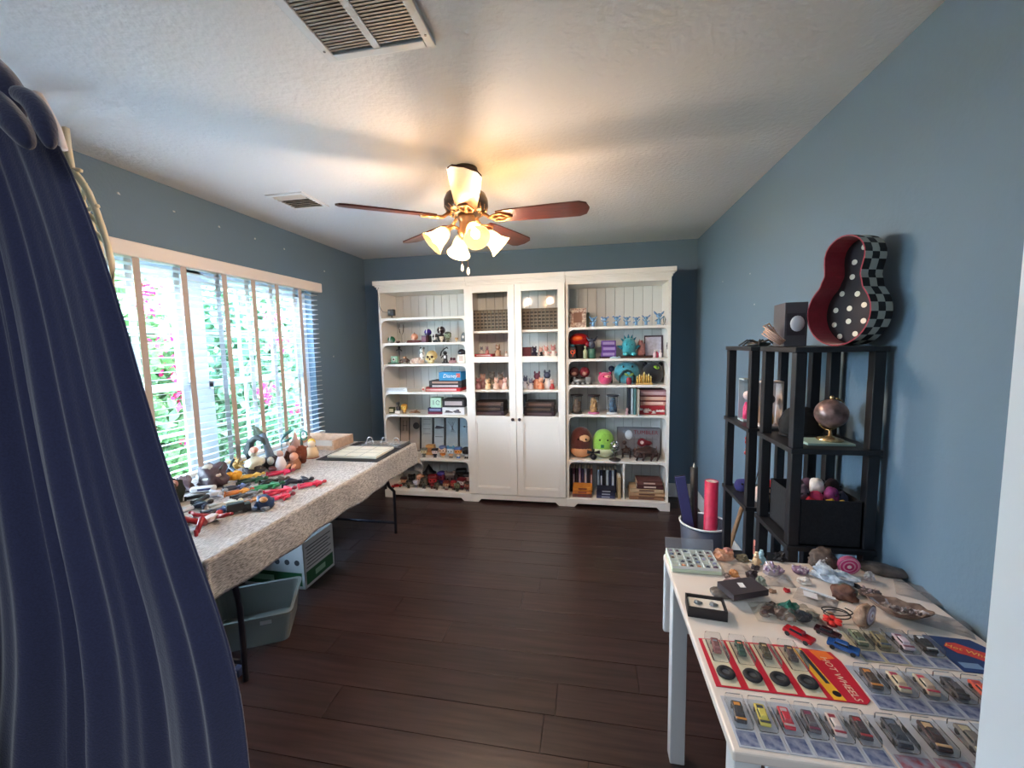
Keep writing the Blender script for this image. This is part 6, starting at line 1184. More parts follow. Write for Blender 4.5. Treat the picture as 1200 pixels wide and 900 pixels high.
text('HOT WHEELS', .0205, 'lettering', mat((230, 206, 180), .45), t, Matrix.Translation((.277, .068, .0017)) @ Matrix.Rotation(-PI/2+.06, 4, 'Z'), .0002, .15)
MB().prism([(.262, .118), (.298, .128), (.290, .150), (.252, .150)], .0014, .0018).build('orange_flame', mat((240, 120, 50), .5), t)
for k, (c, c2) in enumerate((((150, 96, 96), (120, 126, 140)), ((50, 90, 76), (220, 130, 90)), ((84, 76, 52), (190, 160, 110)), ((84, 72, 72), (190, 150, 90)))):
    x = .032+.056*k; s = .022; T = Matrix.Translation((x, .118, .003)) @ Matrix.Rotation(PI/2-.1, 4, 'Z')
    bd = MB().box(0, 0, .34*s, 2.3*s, .8*s, .34*s, bev=.12*s).box(-.2*s, 0, .60*s, 1.1*s, .62*s, .24*s, bev=.07*s, taper=.8).build('car_body', mat(c, .25, .3, coat=.6), t); bd.matrix_local = T
    MB().box(.3*s, 0, .53*s, .8*s, .4*s, .05*s).build('stripe', mat(c2, .3), bd)
    for sx in (-.66, .66):
        for sy in (-1, 1): MB().cyl((sx*s, sy*.33*s, .18*s), (sx*s, sy*.45*s, .18*s), .18*s, n=10).build('wheel', BLK, bd)
    MB().box(x, .112, .013, .038, .082, .022, bev=.005).build('blister', PLASTIC, t)
    MB().lathe([(.008, .0025), (.018, .0025), (.020, .006), (.018, .0095), (.009, .0095), (.008, .0025)], x=x-.001, y=.038, n=20).build('tyre', mat((34, 36, 40), .7), t)
    MB().cyl((x-.001, .038, .002), (x-.001, .038, .007), .008, n=12).build('hub', mat((110, 112, 116), .3, .5), t)
# loose cars
def loose(label, px, py, s, col, rz, z=RZ): x, y = Q(px, py); return toycar('toy_car', label, x, y, z, s, col, rz, 'loose toy cars above the four car pack')
loose('bright red long toy car lying loose above the four car pack', 936, 748, .034, (186, 30, 40), -.85)
loose('black and dark red toy car by the red flower', 967, 743, .028, (60, 26, 34), -.7)
loose('metallic blue toy car with silver sides at the corner of the red card', 988, 762, .032, (40, 84, 150), -.6, RZ)

# ================================================================== two black shelf towers by the right wall
BKW = mat((30, 31, 36), .45, var=.2, scale=40)
GT = None
def tower(label, x0, x1, y0, y1, hs):
    t = thing('shelf_tower', label, 'shelf unit', ((x0+x1)/2, (y0+y1)/2, 0)); cx, cy = (x0+x1)/2, (y0+y1)/2; pw = .034
    lo = 0
    for z in hs: MB().b2(x0-cx, x1-cx, y0-cy, y1-cy, z-.018, z, bev=.002).build('shelf', BKW, t)
    for xx in (x0+.006, x1-pw-.006):
        for yy in (y0+.006, y1-pw-.006):
            prev = 0
            for z in hs:
                if z-.018 > prev+.01: MB().b2(xx-cx, xx+pw-cx, yy-cy, yy+pw-cy, prev+.0005, z-.0185, bev=.002).build('post', BKW, t)
                prev = z
    return t
HS = [.07, .42, .775, 1.125, 1.475]
tower('black four post shelf tower nearest the camera, carrying the dotted case', .688, .968, 1.555, 1.852, HS)
tower('black four post shelf tower standing behind the near one', .672, .950, 1.905, 2.235, HS)
# pear shaped open case with dots and checks
fl0 = Vector((.800, 1.735, 1.4765)); fr0 = Vector((.886, 1.522, 1.4765)); wd_ = (fr0-fl0).normalized(); wlen = (fr0-fl0).length; nb_ = Vector((-wd_.y, wd_.x, 0)); nb_ = nb_ if nb_.x > 0 else -nb_
Mx = Matrix((wd_.to_4d(), nb_.to_4d(), Vector((0, 0, 1, 0)), Vector((0, 0, 0, 1)))).transposed(); 
for i in range(3): Mx[3][i] = 0; 
Mx[0][3], Mx[1][3], Mx[2][3], Mx[3][3] = fl0.x, fl0.y, fl0.z, 1
t = thing('pear_shaped_case', 'open pear shaped case with white dots inside red walls and checked outside', 'case'); t.matrix_world = Mx
HP = .375; R1c, R2c = wlen*.5, wlen*.33
def pear(n=72):
    pts = []; c1 = (wlen*.5, R1c); c2 = (wlen*.56, HP-R2c); 
    for k in range(n):
        a = 2*PI*k/n - PI/2; dx, dz = math.cos(a), math.sin(a)
        # ray from the middle, farthest hit on a smooth union of the two lobes
        o_ = (wlen*.52, HP*.47); best = 0
        for (cx_, cz_), r_ in ((c1, R1c), (c2, R2c), ((wlen*.53, HP*.53), wlen*.33)):
            ex, ez = o_[0]-cx_, o_[1]-cz_; B_ = ex*dx+ez*dz; Cc = ex*ex+ez*ez-r_*r_; D_ = B_*B_-Cc
            if D_ >= 0: best = max(best, -B_+math.sqrt(D_))
        pts.append([o_[0]+dx*best, o_[1]+dz*best])
    for _ in range(2): pts = [[(pts[i-1][j]+2*pts[i][j]+pts[(i+1) % n][j])/4 for j in (0, 1)] for i in range(n)]
    m_ = min(p[1] for p in pts)
    return [(p[0], p[1]-m_) for p in pts]
PE = pear(); NP = len(PE); DD = .088
def inset(k, e): 
    (x0, z0), (x1, z1) = PE[k-1], PE[(k+1) % NP]; tx, tz = x1-x0, z1-z0; l = math.hypot(tx, tz) or 1; return (PE[k][0]-tz/l*e*(1), PE[k][1]+tx/l*e)
b = MB(); rf = [b.bm.verts.new((p[0], 0, p[1])) for p in PE]; 
inn = [inset(k, .004) for k in range(NP)]
ri = [b.bm.verts.new((p[0], 0, p[1])) for p in inn]; rb_ = [b.bm.verts.new((p[0], DD-.004, p[1])) for p in inn]
for i in range(NP):
    j = (i+1) % NP; b.bm.faces.new((rf[i], rf[j], ri[j], ri[i])); b.bm.faces.new((ri[i], ri[j], rb_[j], rb_[i]))
b.build('red_inner_wall', mat((150, 22, 52), .75, var=.2, scale=80, sheen=.4), t)
b = MB(); vs = [b.bm.verts.new((p[0], DD-.004, p[1])) for p in inn]; f_ = b.bm.faces.new(vs); vs2 = [b.bm.verts.new((p[0], DD, p[1])) for p in PE]; b.bm.faces.new(vs2)
b.build('back_panel', mat((50, 46, 50), .8), t)
b = MB(); seg = 9
per = [0]; 
for i in range(NP): per.append(per[-1]+math.dist(PE[i], PE[(i+1) % NP]))
cs = per[-1]/round(per[-1]/(DD/3.0)/2)/2
for i in range(NP):
    for q_ in range(3):
        for h2 in (0, 1):
            a0 = i; p0 = Vector((PE[i][0], 0, PE[i][1])); p1 = Vector((PE[(i+1) % NP][0], 0, PE[(i+1) % NP][1])); m0 = p0.lerp(p1, h2*.5); m1 = p0.lerp(p1, h2*.5+.5)
            d = (per[i]+(per[i+1]-per[i])*(h2*.5+.25)); b_ = int(d/cs)+q_; y0_, y1_ = DD*q_/3, DD*(q_+1)/3
            f = b.bm.faces.new([b.bm.verts.new(v) for v in ((m0.x, y0_, m0.z), (m1.x, y0_, m1.z), (m1.x, y1_, m1.z), (m0.x, y1_, m0.z))]); f.material_index = b_ % 2
b.build('checked_outer_wall', [mat((184, 186, 176), .6), mat((28, 28, 30), .6)], t)
DOT = mat((238, 232, 212), .6)
for j, z in enumerate((.335, .285, .235, .185, .133, .082, .035)):
    n_ = (1, 2, 2, 3, 4, 4, 3)[j]; cxp = wlen*(.56 if j < 3 else .5); hw = [.02, .03, .035, .055, .075, .078, .055][j]
    for i in range(n_):
        xx = cxp + (0 if n_ == 1 else -hw + 2*hw*i/(n_-1)); MB().cyl((xx, DD-.0052, z+.006*math.sin(i*2+j)), (xx, DD-.0042, z+.006*math.sin(i*2+j)), .0095, n=14).build('white_dot', DOT, t)
# boxed figure and wires on the towers
t = bx('collectible_box', 'dark window box with pale side and white mask figure on tower top', 'box', .770, 1.80, 1.4755, .075, .13, .165, (84, 82, 88), rz=-.1, band=(56, 52, 60))
MB().b2(.0380, .0386, -.062, .062, .004, .161).build('pale_side', mat((190, 190, 166), .6), t); MB().sph(.004, -.068, .085, .024, .006, .03, 12).build('mask_picture', mat((214, 214, 220), .4), t)
t = thing('wire_bundle', 'tangle of peach and white cords beside the window box', 'cord', (.690, 1.78, 1.4755)); b = MB()
for k in range(5): b.tube([(.04, -.02-.01*k, .006+.004*k), (.01-.01*k, -.01*k, .03+.012*k), (-.015+.006*k, .01, .05+.01*k), (.03, .02-.01*k, .075-.008*k)], .0028, 5)
b.build('cords', mat((226, 180, 156), .5), t)
t = thing('spider_toy', 'flat black tangle with curled legs on top of the rear tower', 'toy', (.735, 2.0, 1.4755)); b = MB().rock(0, 0, 0, .045, .035, .014, .3, 2, 3, 2)
for k in range(7): a = k*.9; b.tube([(0, 0, .012), (math.cos(a)*.045, math.sin(a)*.04, .028), (math.cos(a)*.08, math.sin(a)*.055, .003)], .004, 5)
b.build('body', mat((40, 42, 46), .5), t)
# second tier boxes and the small globe
for (x, y, wv, lb, c1, c2, face) in ((.735, 2.10, .06, 'tall clear fronted box with a pink figure on the rear tower', (176, 190, 196), (214, 50, 110), 0), (.775, 1.97, .085, 'tall white backed box with yellow and navy figure on the rear tower', (214, 200, 196), (206, 160, 50), 1)):
    t = thing('window_box', lb, 'box', (x, y, 1.1255), 0, 'tall figure boxes on the rear tower'); MB().box(0, 0, .004, wv, .07, .008).box(wv/2-.002, 0, .10, .004, .07, .19).box(0, .033, .10, wv, .004, .19).box(0, 0, .196, wv, .07, .006).build('carton', mat(c1, .5), t)
    MB().box(-.002, -.0342, .10, wv-.006, .001, .182).build('window', PLASTIC, t); MB().rock(0, 0, .008, .02, .018, .05, .25, 2, 3+face, 2).build('figure_body', mat(c2, .5), t); MB().sph(0, -.005, .12, .022).build('figure_head', mat((50, 50, 70) if face else (226, 200, 200), .5), t)
t = thing('desk_globe', 'small mauve and gold desk globe on a gold foot', 'globe', (.862, 1.665, 1.1345), .3); gold = mat((206, 176, 130), .25, .85)
MB().lathe([(.001, 0), (.040, 0), (.042, .005), (.02, .012), (.006, .018), (.005, .042), (.001, .045)], n=20).build('foot', gold, t)
MB().tube([(math.cos(a)*.058, 0, .098+math.sin(a)*.058) for a in arr(-PI/2-.9, PI/2-.3, 22)], .0035, 6).build('meridian', gold, t); MB().sph(0, 0, .098, .052, n=24).build('sphere', mat((150, 120, 116), .3, .2, var=.6, scale=26, col2=(84, 66, 62)), t); MB().sph(0, 0, .156, .008).build('finial', gold, t)
t = thing('flat_box', 'pale green flat box under the small desk globe', 'box', (.840, 1.66, 1.1255), 0); MB().box(0, 0, .0042, .15, .10, .0084, bev=.001).build('carton', mat((150, 176, 166), .5), t)
t = thing('soft_hat', 'black round lumpy soft hat behind the desk globe', 'hat', (.815, 1.775, 1.1255)); MB().rock(0, 0, 0, .075, .05, .075, .12, 2, 3, 3).build('crown', mat((26, 26, 28), .9, bump=.4, scale=80), t); MB().tube([(math.cos(a)*.072, math.sin(a)*.046, .006) for a in arr(0, 2*PI*.97, 24)], .005, 6, closed=True).build('brim', mat((32, 32, 34), .9), t)
# fabric bin with plush on the near tower
t = thing('fabric_bin', 'black woven fabric bin full of small plush on the near tower', 'bin', (.828, 1.690, .7755)); fb = mat((34, 35, 40), .9, var=.3, scale=120, bump=.4); W_, D_, H_ = .196, .24, .165
MB().b2(-W_/2, W_/2, -D_/2, D_/2, 0, .004).b2(-W_/2, -W_/2+.004, -D_/2, D_/2, 0, H_).b2(W_/2-.004, W_/2, -D_/2, D_/2, 0, H_).b2(-W_/2, W_/2, -D_/2, -D_/2+.004, 0, H_).b2(-W_/2, W_/2, D_/2-.004, D_/2, 0, H_).build('shell', fb, t)
GPB = 'small plush toys heaped in the fabric bin'; bin0 = Vector((.828, 1.690, .7755))
t = thing('folded_blanket', 'dark folded blanket filling the fabric bin under the small plush', 'blanket', (.828, 1.690, .7805)); MB().box(0, 0, .052, .182, .226, .10, bev=.02).build('fabric', mat((46, 40, 48), .9, bump=.4, scale=60), t)
pl_ = [(-.072, -.07, .13, .035, (110, 92, 104), 'mauve grey plush ball at the left of the bin'), (-.065, -.085, .105, .028, (196, 40, 64), 'crimson plush at the left front of the bin'), (-.03, -.06, .115, .032, (206, 60, 110), 'hot pink plush in the bin'), (.0, -.04, .15, .034, (232, 222, 216), 'white plush cone standing highest in the bin'),
 (.035, -.05, .13, .034, (130, 50, 110), 'magenta purple plush beside the white one'), (.018, -.085, .105, .026, (206, 170, 60), 'mustard yellow plush at the front of the bin'), (.05, -.088, .105, .022, (176, 150, 70), 'small gold plush right of the mustard one'), (.078, -.07, .115, .028, (60, 66, 90), 'slate blue plush at the right of the bin'), (.07, .0, .14, .036, (40, 30, 36), 'dark brown plush heap at the back right'), (-.06, .0, .13, .04, (76, 70, 76), 'dark grey plush at the back left'), (0, .05, .12, .04, (90, 60, 80), 'plum plush at the back of the bin')]
for (x, y, z, r_, c, lb) in pl_:
    t = thing('small_plush', lb, 'plush toy', (bin0.x+x*.88, bin0.y+y, bin0.z+z+.035), random.uniform(0, 3), GPB); MB().rock(0, 0, 0, r_*.72, r_*.66, r_*.95, .12, 1.5, int(r_*1000), 3, flat=False).build('body', mat(c, .9, var=.2, scale=60, bump=.4), t)
    [MB().sph(q_*r_*.3, -r_*.62, r_*.2, r_*.1).build('eye', EYE, t) for q_ in (-1, 1)]
# rear tower, third shelf and below
for (x, y, z, r_, c, lb) in ((.735, 2.13, .7755, .04, (52, 50, 110), 'indigo and white plush at the left of the rear tower'), (.775, 2.0, .7755, .045, (232, 206, 196), 'pale pink plush ball on the rear tower'), (.83, 2.06, .7755, .05, (176, 40, 54), 'red and black plush heap on the rear tower'), (.76, 1.96, .7755, .02, (120, 170, 60), 'tiny lime green plush on the rear tower')):
    t = thing('small_plush', lb, 'plush toy', (x, y, z), 0, 'small plush toys on the third shelf of the rear tower'); b = MB().rock(0, 0, 0, r_, r_*.8, r_*.95, .12, 1.5, int(r_*1000), 3); lw_ = min(v.co.z for v in b.bm.verts)
    for v_ in b.bm.verts: v_.co.z -= lw_
    b.build('body', mat(c, .9, var=.2, scale=60, bump=.4), t); [MB().sph(q_*r_*.3, -r_*.75, r_*1.0, r_*.12).build('eye', EYE, t) for q_ in (-1, 1)]
t = thing('red_wire_flower', 'red beaded stalk with black wires on the rear tower', 'ornament', (.80, 2.17, .7755)); MB().tube([(0, 0, 0), (-.01, 0, .10), (-.03, 0, .20), (-.025, 0, .26)], .004).tube([(0, 0, .0), (.03, 0, .14), (.05, 0, .24)], .0025).build('stalks', mat((60, 40, 44), .5), t); b = MB()
for k in range(8): b.sph(-.03+.012*math.sin(k*2), .0, .14+.018*k, .011)
b.build('beads', mat((176, 50, 54), .4), t)
# tall things leaning at the left of the rear tower
t = thing('plastic_tub', 'round grey tub with a white rim holding rolls beside the rear tower', 'tub', (.665, 2.52, .001)); MB().lathe([(.001, 0), (.10, 0), (.13, .44), (.126, .44), (.098, .004), (.001, .004)], n=32).build('tub', mat((60, 66, 84), .5), t); MB().tube([(math.cos(a)*.131, math.sin(a)*.131, .44) for a in arr(0, 2*PI*.97, 32)], .006, 8, closed=True).build('rim', mat((226, 230, 232), .4), t)
t = thing('vinyl_roll', 'upright crimson pink roll standing in the tub', 'roll', (.690, 2.475, .006)); b = MB(); b.lathe([(.036, 0), (.036, .70), (.033, .70), (.033, 0), (.036, 0)], n=20); b.build('roll', mat((196, 36, 78), .5, var=.15), t); MB().lathe([(.0325, .05), (.0325, .697), (.010, .697), (.010, .05)], n=16).build('paper_core', mat((220, 200, 196), .7), t)
t = thing('black_tube', 'tall black tube with a pale tip behind the crimson roll', 'tube', (.628, 2.566, .006)); MB().cyl((0, 0, 0), (-.012, 0, .75), .022, n=14).build('tube', mat((34, 36, 40), .5), t); MB().cyl((-.012, 0, .7505), (-.013, 0, .775), .008, .002, 8).build('tip', mat((220, 220, 214), .4), t)
t = thing('leaning_board', 'indigo blue narrow board leaning left out of the tub', 'board', (.655, 2.522, .012)); MB().box(-.064, 0, .352, .055, .012, .70, rot=(0, -.18, 0)).build('board', mat((70, 72, 122), .5), t); MB().box(-.064, .0112, .354, .062, .010, .702, rot=(0, -.18, 0)).build('backing', mat((28, 28, 36), .6), t)
t = thing('curved_handle', 'curved tan wooden handle leaning between tub and rear tower', 'handle', (.79, 2.36, .0)); MB().tube([(0, 0, .013), (-.04, 0, .20), (-.03, 0, .38), (.0, 0, .50), (.03, 0, .62)], .012, 8).build('wood', mat((150, 116, 84), .6, var=.3), t)
for (x, y, z, c, r_, lb) in ((.64, 2.30, .001, (150, 176, 206), .075, 'pale blue plush slumped on the floor in front of the tub'), (.735, 2.02, .4205, (70, 160, 176), .045, 'teal plush creature on the low shelf of the rear tower'), (.78, 1.60, .4205, (60, 140, 84), .055, 'green plush low on the near tower'), (.745, 1.70, .4205, (190, 70, 56), .05, 'rust red plush behind the green one'), (.80, 2.12, .4205, (206, 130, 120), .05, 'salmon pink plush on the low shelf of the rear tower')):
    t = thing('small_plush', lb, 'plush toy', (x, y, z), 0); b = MB().rock(0, 0, 0, r_*.9, r_*.8, r_, .15, 1.5, int(r_*900), 3); lw_ = min(v.co.z for v in b.bm.verts)
    for v_ in b.bm.verts: v_.co.z -= lw_
    b.build('body', mat(c, .9, var=.25, scale=40, bump=.4), t); MB().sph(0, 0, r_*1.7, r_*.5).build('head', mat(c, .9), t); [MB().sph(q_*r_*.2, -r_*.45, r_*1.75, r_*.08).build('eye', EYE, t) for q_ in (-1, 1)]

# ------------------------------------------------------------------ small shifts that keep neighbouring things from touching
SHIFT = {
 'small black box camera on the top left shelf': (0.0478, 0, 0.0008),
 'small dark maroon dish beside the green miniature helmet': (0, 0, 0.0008),
 'tall clear stemmed glass near the left end of the helmet shelf': (0, 0, 0.0008),
 'salmon orange ball on a wide maroon base': (0, 0, 0.0008),
 'grey bullet shaped ornament at right end of helmet shelf': (0, 0, 0.0008),
 'pale green box camera ornament on dark green base': (-0.0048, 0.0002, 0.0008),
 'thin black pole shaped figurine behind the green camera ornament': (0, 0, 0.0008),
 'brown and gold crouching toy robot between camera and white cushion': (0.0072, -0.0003, 0),
 'long pale pink crystal mound beside the yellow skull': (0, 0, 0.0008),
 'white figurine with black spots behind the pale crystal mound': (0, 0, 0.0008),
 'yellow ivory model skull in the middle of the third shelf': (0, 0, 0.0008),
 'black and white statuette holding a curved black bow': (0, 0, 0.0008),
 'dusty pink oval plinth with a maroon bead at right of the archer': (0, 0, 0.0008),
 'white ceramic jar with a round black cap': (0, 0, 0.0008),
 'small white sign plate leaning on the front edge of fourth shelf': (0.0099, 0, 0.0048),
 'small green and cream tin at the left end of fifth shelf': (0.0117, 0, 0),
 'black topped bottle on a white block': (0, 0, 0.0008),
 'black framed grey print at the left end, showing an H shaped emblem': (0.0142, 0, 0.0008),
 'black framed grey print with a round dark disc': (0.0028, 0, 0.0008),
 'black framed print with grey lattice pattern': (0, 0, 0.0008),
 'black framed print with dark blurred ship shape': (0, 0, 0.0008),
 'black framed print with fine net drawing': (0, 0, 0.0008),
 'black framed print at the right end with a thin cross': (0, 0, 0.0008),
 'figurine with blue pointed hair and orange chest': (-0.0216, 0.0001, 0),
 'figurine with light blue ears and peach body': (-0.0168, -0.0007, 0),
 'orange faced figurine with blue cap and white shirt': (-0.02, 0.0012, 0),
 'black headed figurine with white chest at right end': (-0.0132, -0.0006, 0),
 'shiny red toy car at the left end of the bottom shelf': (0.0126, -0.0036, 0),
 'tan faced dark haired figurine next to the red toy car': (0.0096, 0.0076, 0),
 'grey brown figurine below the black pointed hat': (-0.0227, -0.0066, 0),
 'dark red figurine at centre of the bottom left shelf': (-0.0174, -0.0413, 0),
 'figurine with a blue dome head and red collar': (-0.0288, 0.028, 0),
 'tan faced figurine with red brown hair in front row': (-0.0062, -0.0013, 0),
 'tall grey headed figurine in red standing at the back': (-0.0012, -0.0368, 0),
 'copper faced figurine in front of the tall grey headed one': (-0.0045, 0.0048, 0),
 'moss green figurine near right front of bottom left shelf': (-0.0013, -0.0265, 0),
 'tallest dark brown figurine with a flat top at the back': (0.005, 0.0516, 0),
 'pale faced figurine with dark red hair near right end': (-0.0083, -0.0207, 0),
 'figurine with a wide black hat in the right back corner': (0.0087, -0.0026, 0),
 'brown faced figurine at the right front corner': (-0.0098, -0.0025, 0),
 'figurine wearing a tall black pointed hat': (-0.0091, 0.0071, 0),
 'maroon box behind the right glass door': (-0.0018, 0.001, 0),
 'navy china figure next to the maroon box': (0.0035, -0.0019, 0),
 'small black china figure in front of the white one': (-0.0037, -0.0027, 0),
 'white and pink china figure with tall ears': (-0.008, -0.001, 0),
 'white china figure with pink head at right end': (0.0085, 0.0017, 0),
 'dusty mauve china figure at left end of third glazed shelf': (-0.0015, -0.0034, 0),
 'mauve and pink china figure, second on third glazed shelf': (0.0009, 0.0021, 0),
 'cream china figure leaning forward': (-0.0016, -0.0041, 0),
 'grey brown tall china figure at the back': (0.0006, 0.0015, 0),
 'peach china figure right of the grey brown one': (-0.0019, -0.0034, 0),
 'tall rosy china figure with dark head': (0.001, 0.0019, 0),
 'tall orange brown china figure with plum head': (-0.0042, 0.0017, 0),
 'orange china figure seated in front': (0.0022, -0.0034, 0),
 'tall white china figure with navy head': (0.0029, -0.0001, 0),
 'bottom dark plum case in the stack behind the left door': (0.0028, 0, 0),
 'middle black case in the stack behind the left door': (0.0038, 0, 0),
 'bottom dark plum case in the stack behind the right door': (0.0004, -0.0002, 0),
 'middle black case in the stack behind the right door': (0.0004, -0.0002, 0),
 'black upright case at the left behind the right glass door': (-0.0099, 0.0049, 0),
 'large red and orange flame topped toy helmet': (0.0315, 0.0006, 0.0008),
 'dark figurine with an orange spiral on its front': (0.0159, 0, 0),
 'dark figurine with spread horns on a bottle green drum': (0.0039, -0.003, 0),
 'flat dark book under the three purple boxes': (-0.0042, 0.0002, 0),
 'flat brown book under the teal plush dragon': (-0.0018, -0.0022, 0),
 'pale blue and white ribbon bundle lying before the teal dragon': (-0.0198, -0.0115, 0),
 'silver framed grey picture at the right of the second shelf': (0.0156, 0.0107, 0),
 'pale pink bottle, leftmost before the silver frame': (0.0211, -0.0164, 0),
 'deep pink bottle before the silver frame': (0.0022, 0.0034, 0),
 'white bottle beside the deep pink one': (0.003, -0.0004, 0),
 'dark brown ball shaped plush head, left one of the pair': (0.0019, 0, 0),
 'dark red ball shaped plush head, right one of the pair': (0.009, 0, 0),
 'large teal blue plush toy with small black eyes': (0, 0.0004, 0),
 'dark green arch standing in front of the teal plush': (-0.0125, -0.0028, 0),
 'black plush toy with green slanted eye at the right end': (-0.0045, 0, 0),
 'golden yellow toy castle with turrets before the black plush': (0.0051, -0.0011, 0),
 'small pink and grey ornament beside the upright books': (-0.0037, -0.0125, 0),
 'navy upright book, leftmost of the upright group': (-0.007, 0.0064, 0),
 'pale blue upright book beside the navy one': (-0.01, 0.001, 0),
 'teal upright book in the middle': (-0.0081, -0.019, 0),
 'ivory upright book between teal and wine red ones': (-0.0049, -0.0847, 0),
 'wine red upright book beside the stacked boxes': (-0.0271, 0.0886, 0),
 'red tin with white leaf pattern at the bottom of stack': (-0.0169, -0.0002, 0),
 'peach coloured book box resting on the red tin': (-0.0074, -0, 0),
 'beige book box in the middle with dark clasp': (-0.0074, -0, 0),
 'mauve grey book box on top of stack': (-0.0074, -0, 0),
 'brown egg shaped plush with tan belly and beige face': (0.0087, 0.0003, 0),
 'lime green egg shaped plush with white belly patch': (0.0065, 0.0006, 0),
 'black bow shaped ornament standing between brown and green plush': (0.0081, -0.007, 0),
 'large dark brown crouching beast figure with spiky back': (0, 0, 0.0008),
 'black upright case in left group behind orange books': (0.0038, 0, 0),
 'light grey blue upright case in the right group behind the navy books': (-0.0022, -0.002, 0),
 'midnight blue upright case in the right group behind the navy books': (-0.0028, 0.0334, 0),
 'tan upright book leaning against the white divider': (0.0035, -0.022, 0),
 'tan flat book second from the bottom of the right stack': (-0.0084, 0, 0),
 'red and white figure propped on one arm at the near edge of the table': (0.0126, -0.0254, 0),
 'navy and white figure behind the propped red and white one': (-0.0119, -0.007, 0),
 'dark teal and silver figure nearest the curtain': (-0.0054, -0.1274, 0),
 'black figure with white stripes lying by the curtain': (0.0191, -0.0391, 0),
 'blue and black robot figure lying in front of the pale crumpled one': (-0.0156, 0.0088, 0),
 'orange figure lying beside the white winged one': (0.0513, 0.0673, 0),
 'slate blue figure with folded arms right of the orange flower ball': (0.0061, 0.031, 0),
 'grey and black figure lying between orange and green figures': (0.0241, 0.016, 0),
 'bright green figure in the middle of the pile': (0.0297, 0.0298, 0),
 'dark green figure lying above the bright green one': (0.0092, -0.027, 0),
 'black and bronze figure between dark green and navy figures': (-0.0259, 0.0492, 0),
 'navy figure lying with raised feet at the right of the pile': (0.0219, 0.0095, 0),
 'crimson figure lying lowest of the three crimson ones': (0.0156, -0.0144, 0),
 'crimson figure with spread arms, middle of the three crimson ones': (-0.0305, -0.0123, 0),
 'crimson figure at right, nearest the navy one': (0.0413, 0.058, 0),
 'pink red figure lying alone near the window side': (0.0392, 0.0106, 0),
 'yellow figure lying beside the pink red one': (-0.0339, -0.0237, 0),
 'pale grey white crumpled figure between robot and orange figure': (0.0256, -0.0081, 0),
 'white winged figure with dark legs left of the orange one': (0.0026, 0.034, 0),
 'small brass and brown figure under the crimson ones': (0.0091, 0.0078, 0),
 'small black boxy toy truck at the front of the pile': (0.0114, -0.0094, 0),
 'blue and tan ball shaped toy robot at the front right of the pile': (0.0444, -0.0017, 0),
 'bright orange yellow petal ball sitting behind the figures': (0.0066, 0.0158, 0),
 'tan spiky star ornament against the blind': (-0.0424, 0.0076, 0),
 'slim blue black creature figure with raised claws by the blind': (-0.008, -0.0061, 0),
 'large grey and plum armoured bust heaped beside the blind': (-0.0017, 0.0349, 0),
 'small mauve grey spiked crest heap left of the plum bust': (-0.0434, -0.0298, 0),
 'black fuzzy toy ape slumped beside the curtain': (-0.086, -0.0309, 0),
 'white rounded toy hull with blue mark behind the orange figure': (-0.0804, -0.0027, 0),
 'brown haired small bust figurine close to the curtain': (0.0058, -0.043, 0),
 'statuette with a shaggy grey green palm head on a dark rocky base': (-0.0172, 0.023, 0),
 'statuette with a dark curved arch over a white figure': (-0.0111, -0.0205, 0),
 'small flesh coloured figure seated before the brown shaggy one': (0.0428, 0.0343, 0),
 'white cloaked figure left of the small seated one': (0.0546, -0.0056, 0),
 'clear lidded case holding rows of small mineral samples': (-0.0117, -0.0017, 0),
 'pale peach crystal lump behind the fan shell': (0.0223, 0.0348, 0),
 'small rosy pebble at the back edge beside the peach lump': (0.0064, 0.0184, 0),
 'small grey olive stone between rosy pebble and tan figurine': (0.0243, 0.0101, 0),
 'orange amber stone just above the fan shell': (0.0013, -0.0204, 0),
 'small taupe pebble left of the amber stone': (0.0099, -0.0476, 0),
 'small charcoal mineral chip, rear one of the dark pair': (0.0416, -0.0043, 0),
 'dark brown purple crystal chunk, front one of the dark pair': (0.0096, -0.0178, 0),
 'black box lid with a small white label resting on the stone': (0, 0, 0.0012),
 'tiny tan peg figurine at the back of the table': (0.0107, 0.008, 0),
 'tiny pale blue peg figurine beside the tan one': (0.0045, 0.0039, 0),
 'large rough grey brown geode with a sparkling hollow': (-0.0017, 0.0019, 0),
 'long white and pale blue crystal bed beside the pink agate': (-0.004, 0.0038, 0),
 'bright pink banded agate half standing upright': (0.0064, -0.0069, 0),
 'large flat oval dark grey fossil slab at the back right corner': (-0.0018, 0.0041, 0),
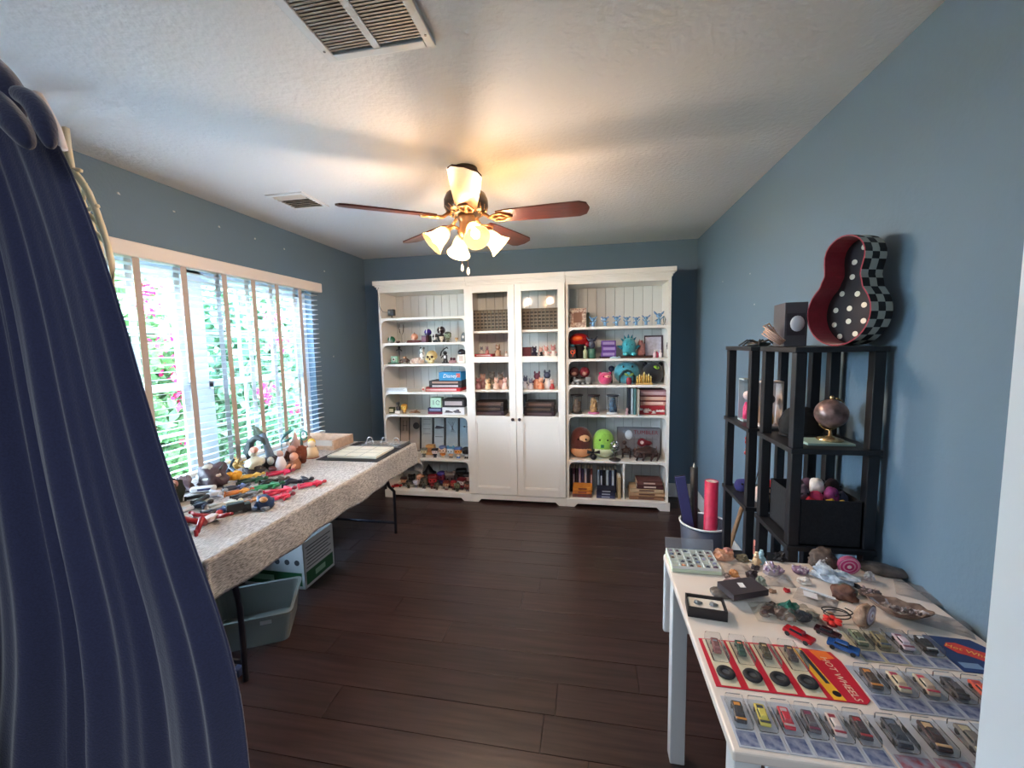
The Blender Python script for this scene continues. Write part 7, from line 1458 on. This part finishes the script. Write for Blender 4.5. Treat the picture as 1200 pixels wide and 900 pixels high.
 'grey mauve sparkling cluster between pink agate and the shell': (0.012, -0.0118, 0),
 'narrow black flint lying left of the sparkling cluster': (0.0117, 0.009, 0),
 'reddish brown rough stone beside the grey green one': (0.029, 0.0063, 0),
 'smooth grey green stone behind the reddish brown one': (-0.0073, -0.0003, 0),
 'small pointed grey green crystal behind the box lid tip': (-0.0069, -0.0091, 0),
 'zip bag with a white paper label lying by the milky crystals': (-0.0044, -0.0033, 0),
 'empty crumpled clear bag on the right side behind the cards': (0.0006, -0.0014, 0),
 'small low clear tray in the middle of the minerals': (-0.0045, 0.0072, 0),
 'clear pouch around the peach crystals beside the sample case': (0.0104, -0.0104, 0),
 'open clear bag holding mixed stones with one green malachite': (-0.0065, 0.0028, 0),
 'loose coil of black cord with a tan bead': (0.0088, 0.0123, 0),
 'small bright red flower shaped ornament touching the black cord': (0.0048, 0.0168, 0),
 'black and dark red toy car by the red flower': (0.0034, -0.0038, 0),
 'dark window box with pale side and white mask figure on tower top': (0.0024, 0.0034, 0),
 'tangle of peach and white cords beside the window box': (-0.0071, -0.0037, 0),
 'mauve grey plush ball at the left of the bin': (-0.0046, 0.0151, 0),
 'crimson plush at the left front of the bin': (0.0046, -0.009, 0),
 'hot pink plush in the bin': (0.0056, -0.0023, 0),
 'white plush cone standing highest in the bin': (0.0009, 0.02, 0),
 'magenta purple plush beside the white one': (-0.0003, -0.0083, 0),
 'mustard yellow plush at the front of the bin': (-0.0065, -0.0092, 0),
 'small gold plush right of the mustard one': (0.0026, -0.0085, 0),
 'slate blue plush at the right of the bin': (0.0024, 0.0247, 0),
 'dark grey plush at the back left': (-0.0047, 0.0018, 0),
 'pale pink plush ball on the rear tower': (-0.0016, -0.0006, 0),
 'red and black plush heap on the rear tower': (0.0018, 0.002, 0),
 'tiny lime green plush on the rear tower': (-0.0034, -0.0094, 0),
}
for o in list(C.objects):
    if o.parent is None and o.get('label') in SHIFT:
        o.matrix_world = Matrix.Translation(SHIFT[o['label']]) @ o.matrix_basis
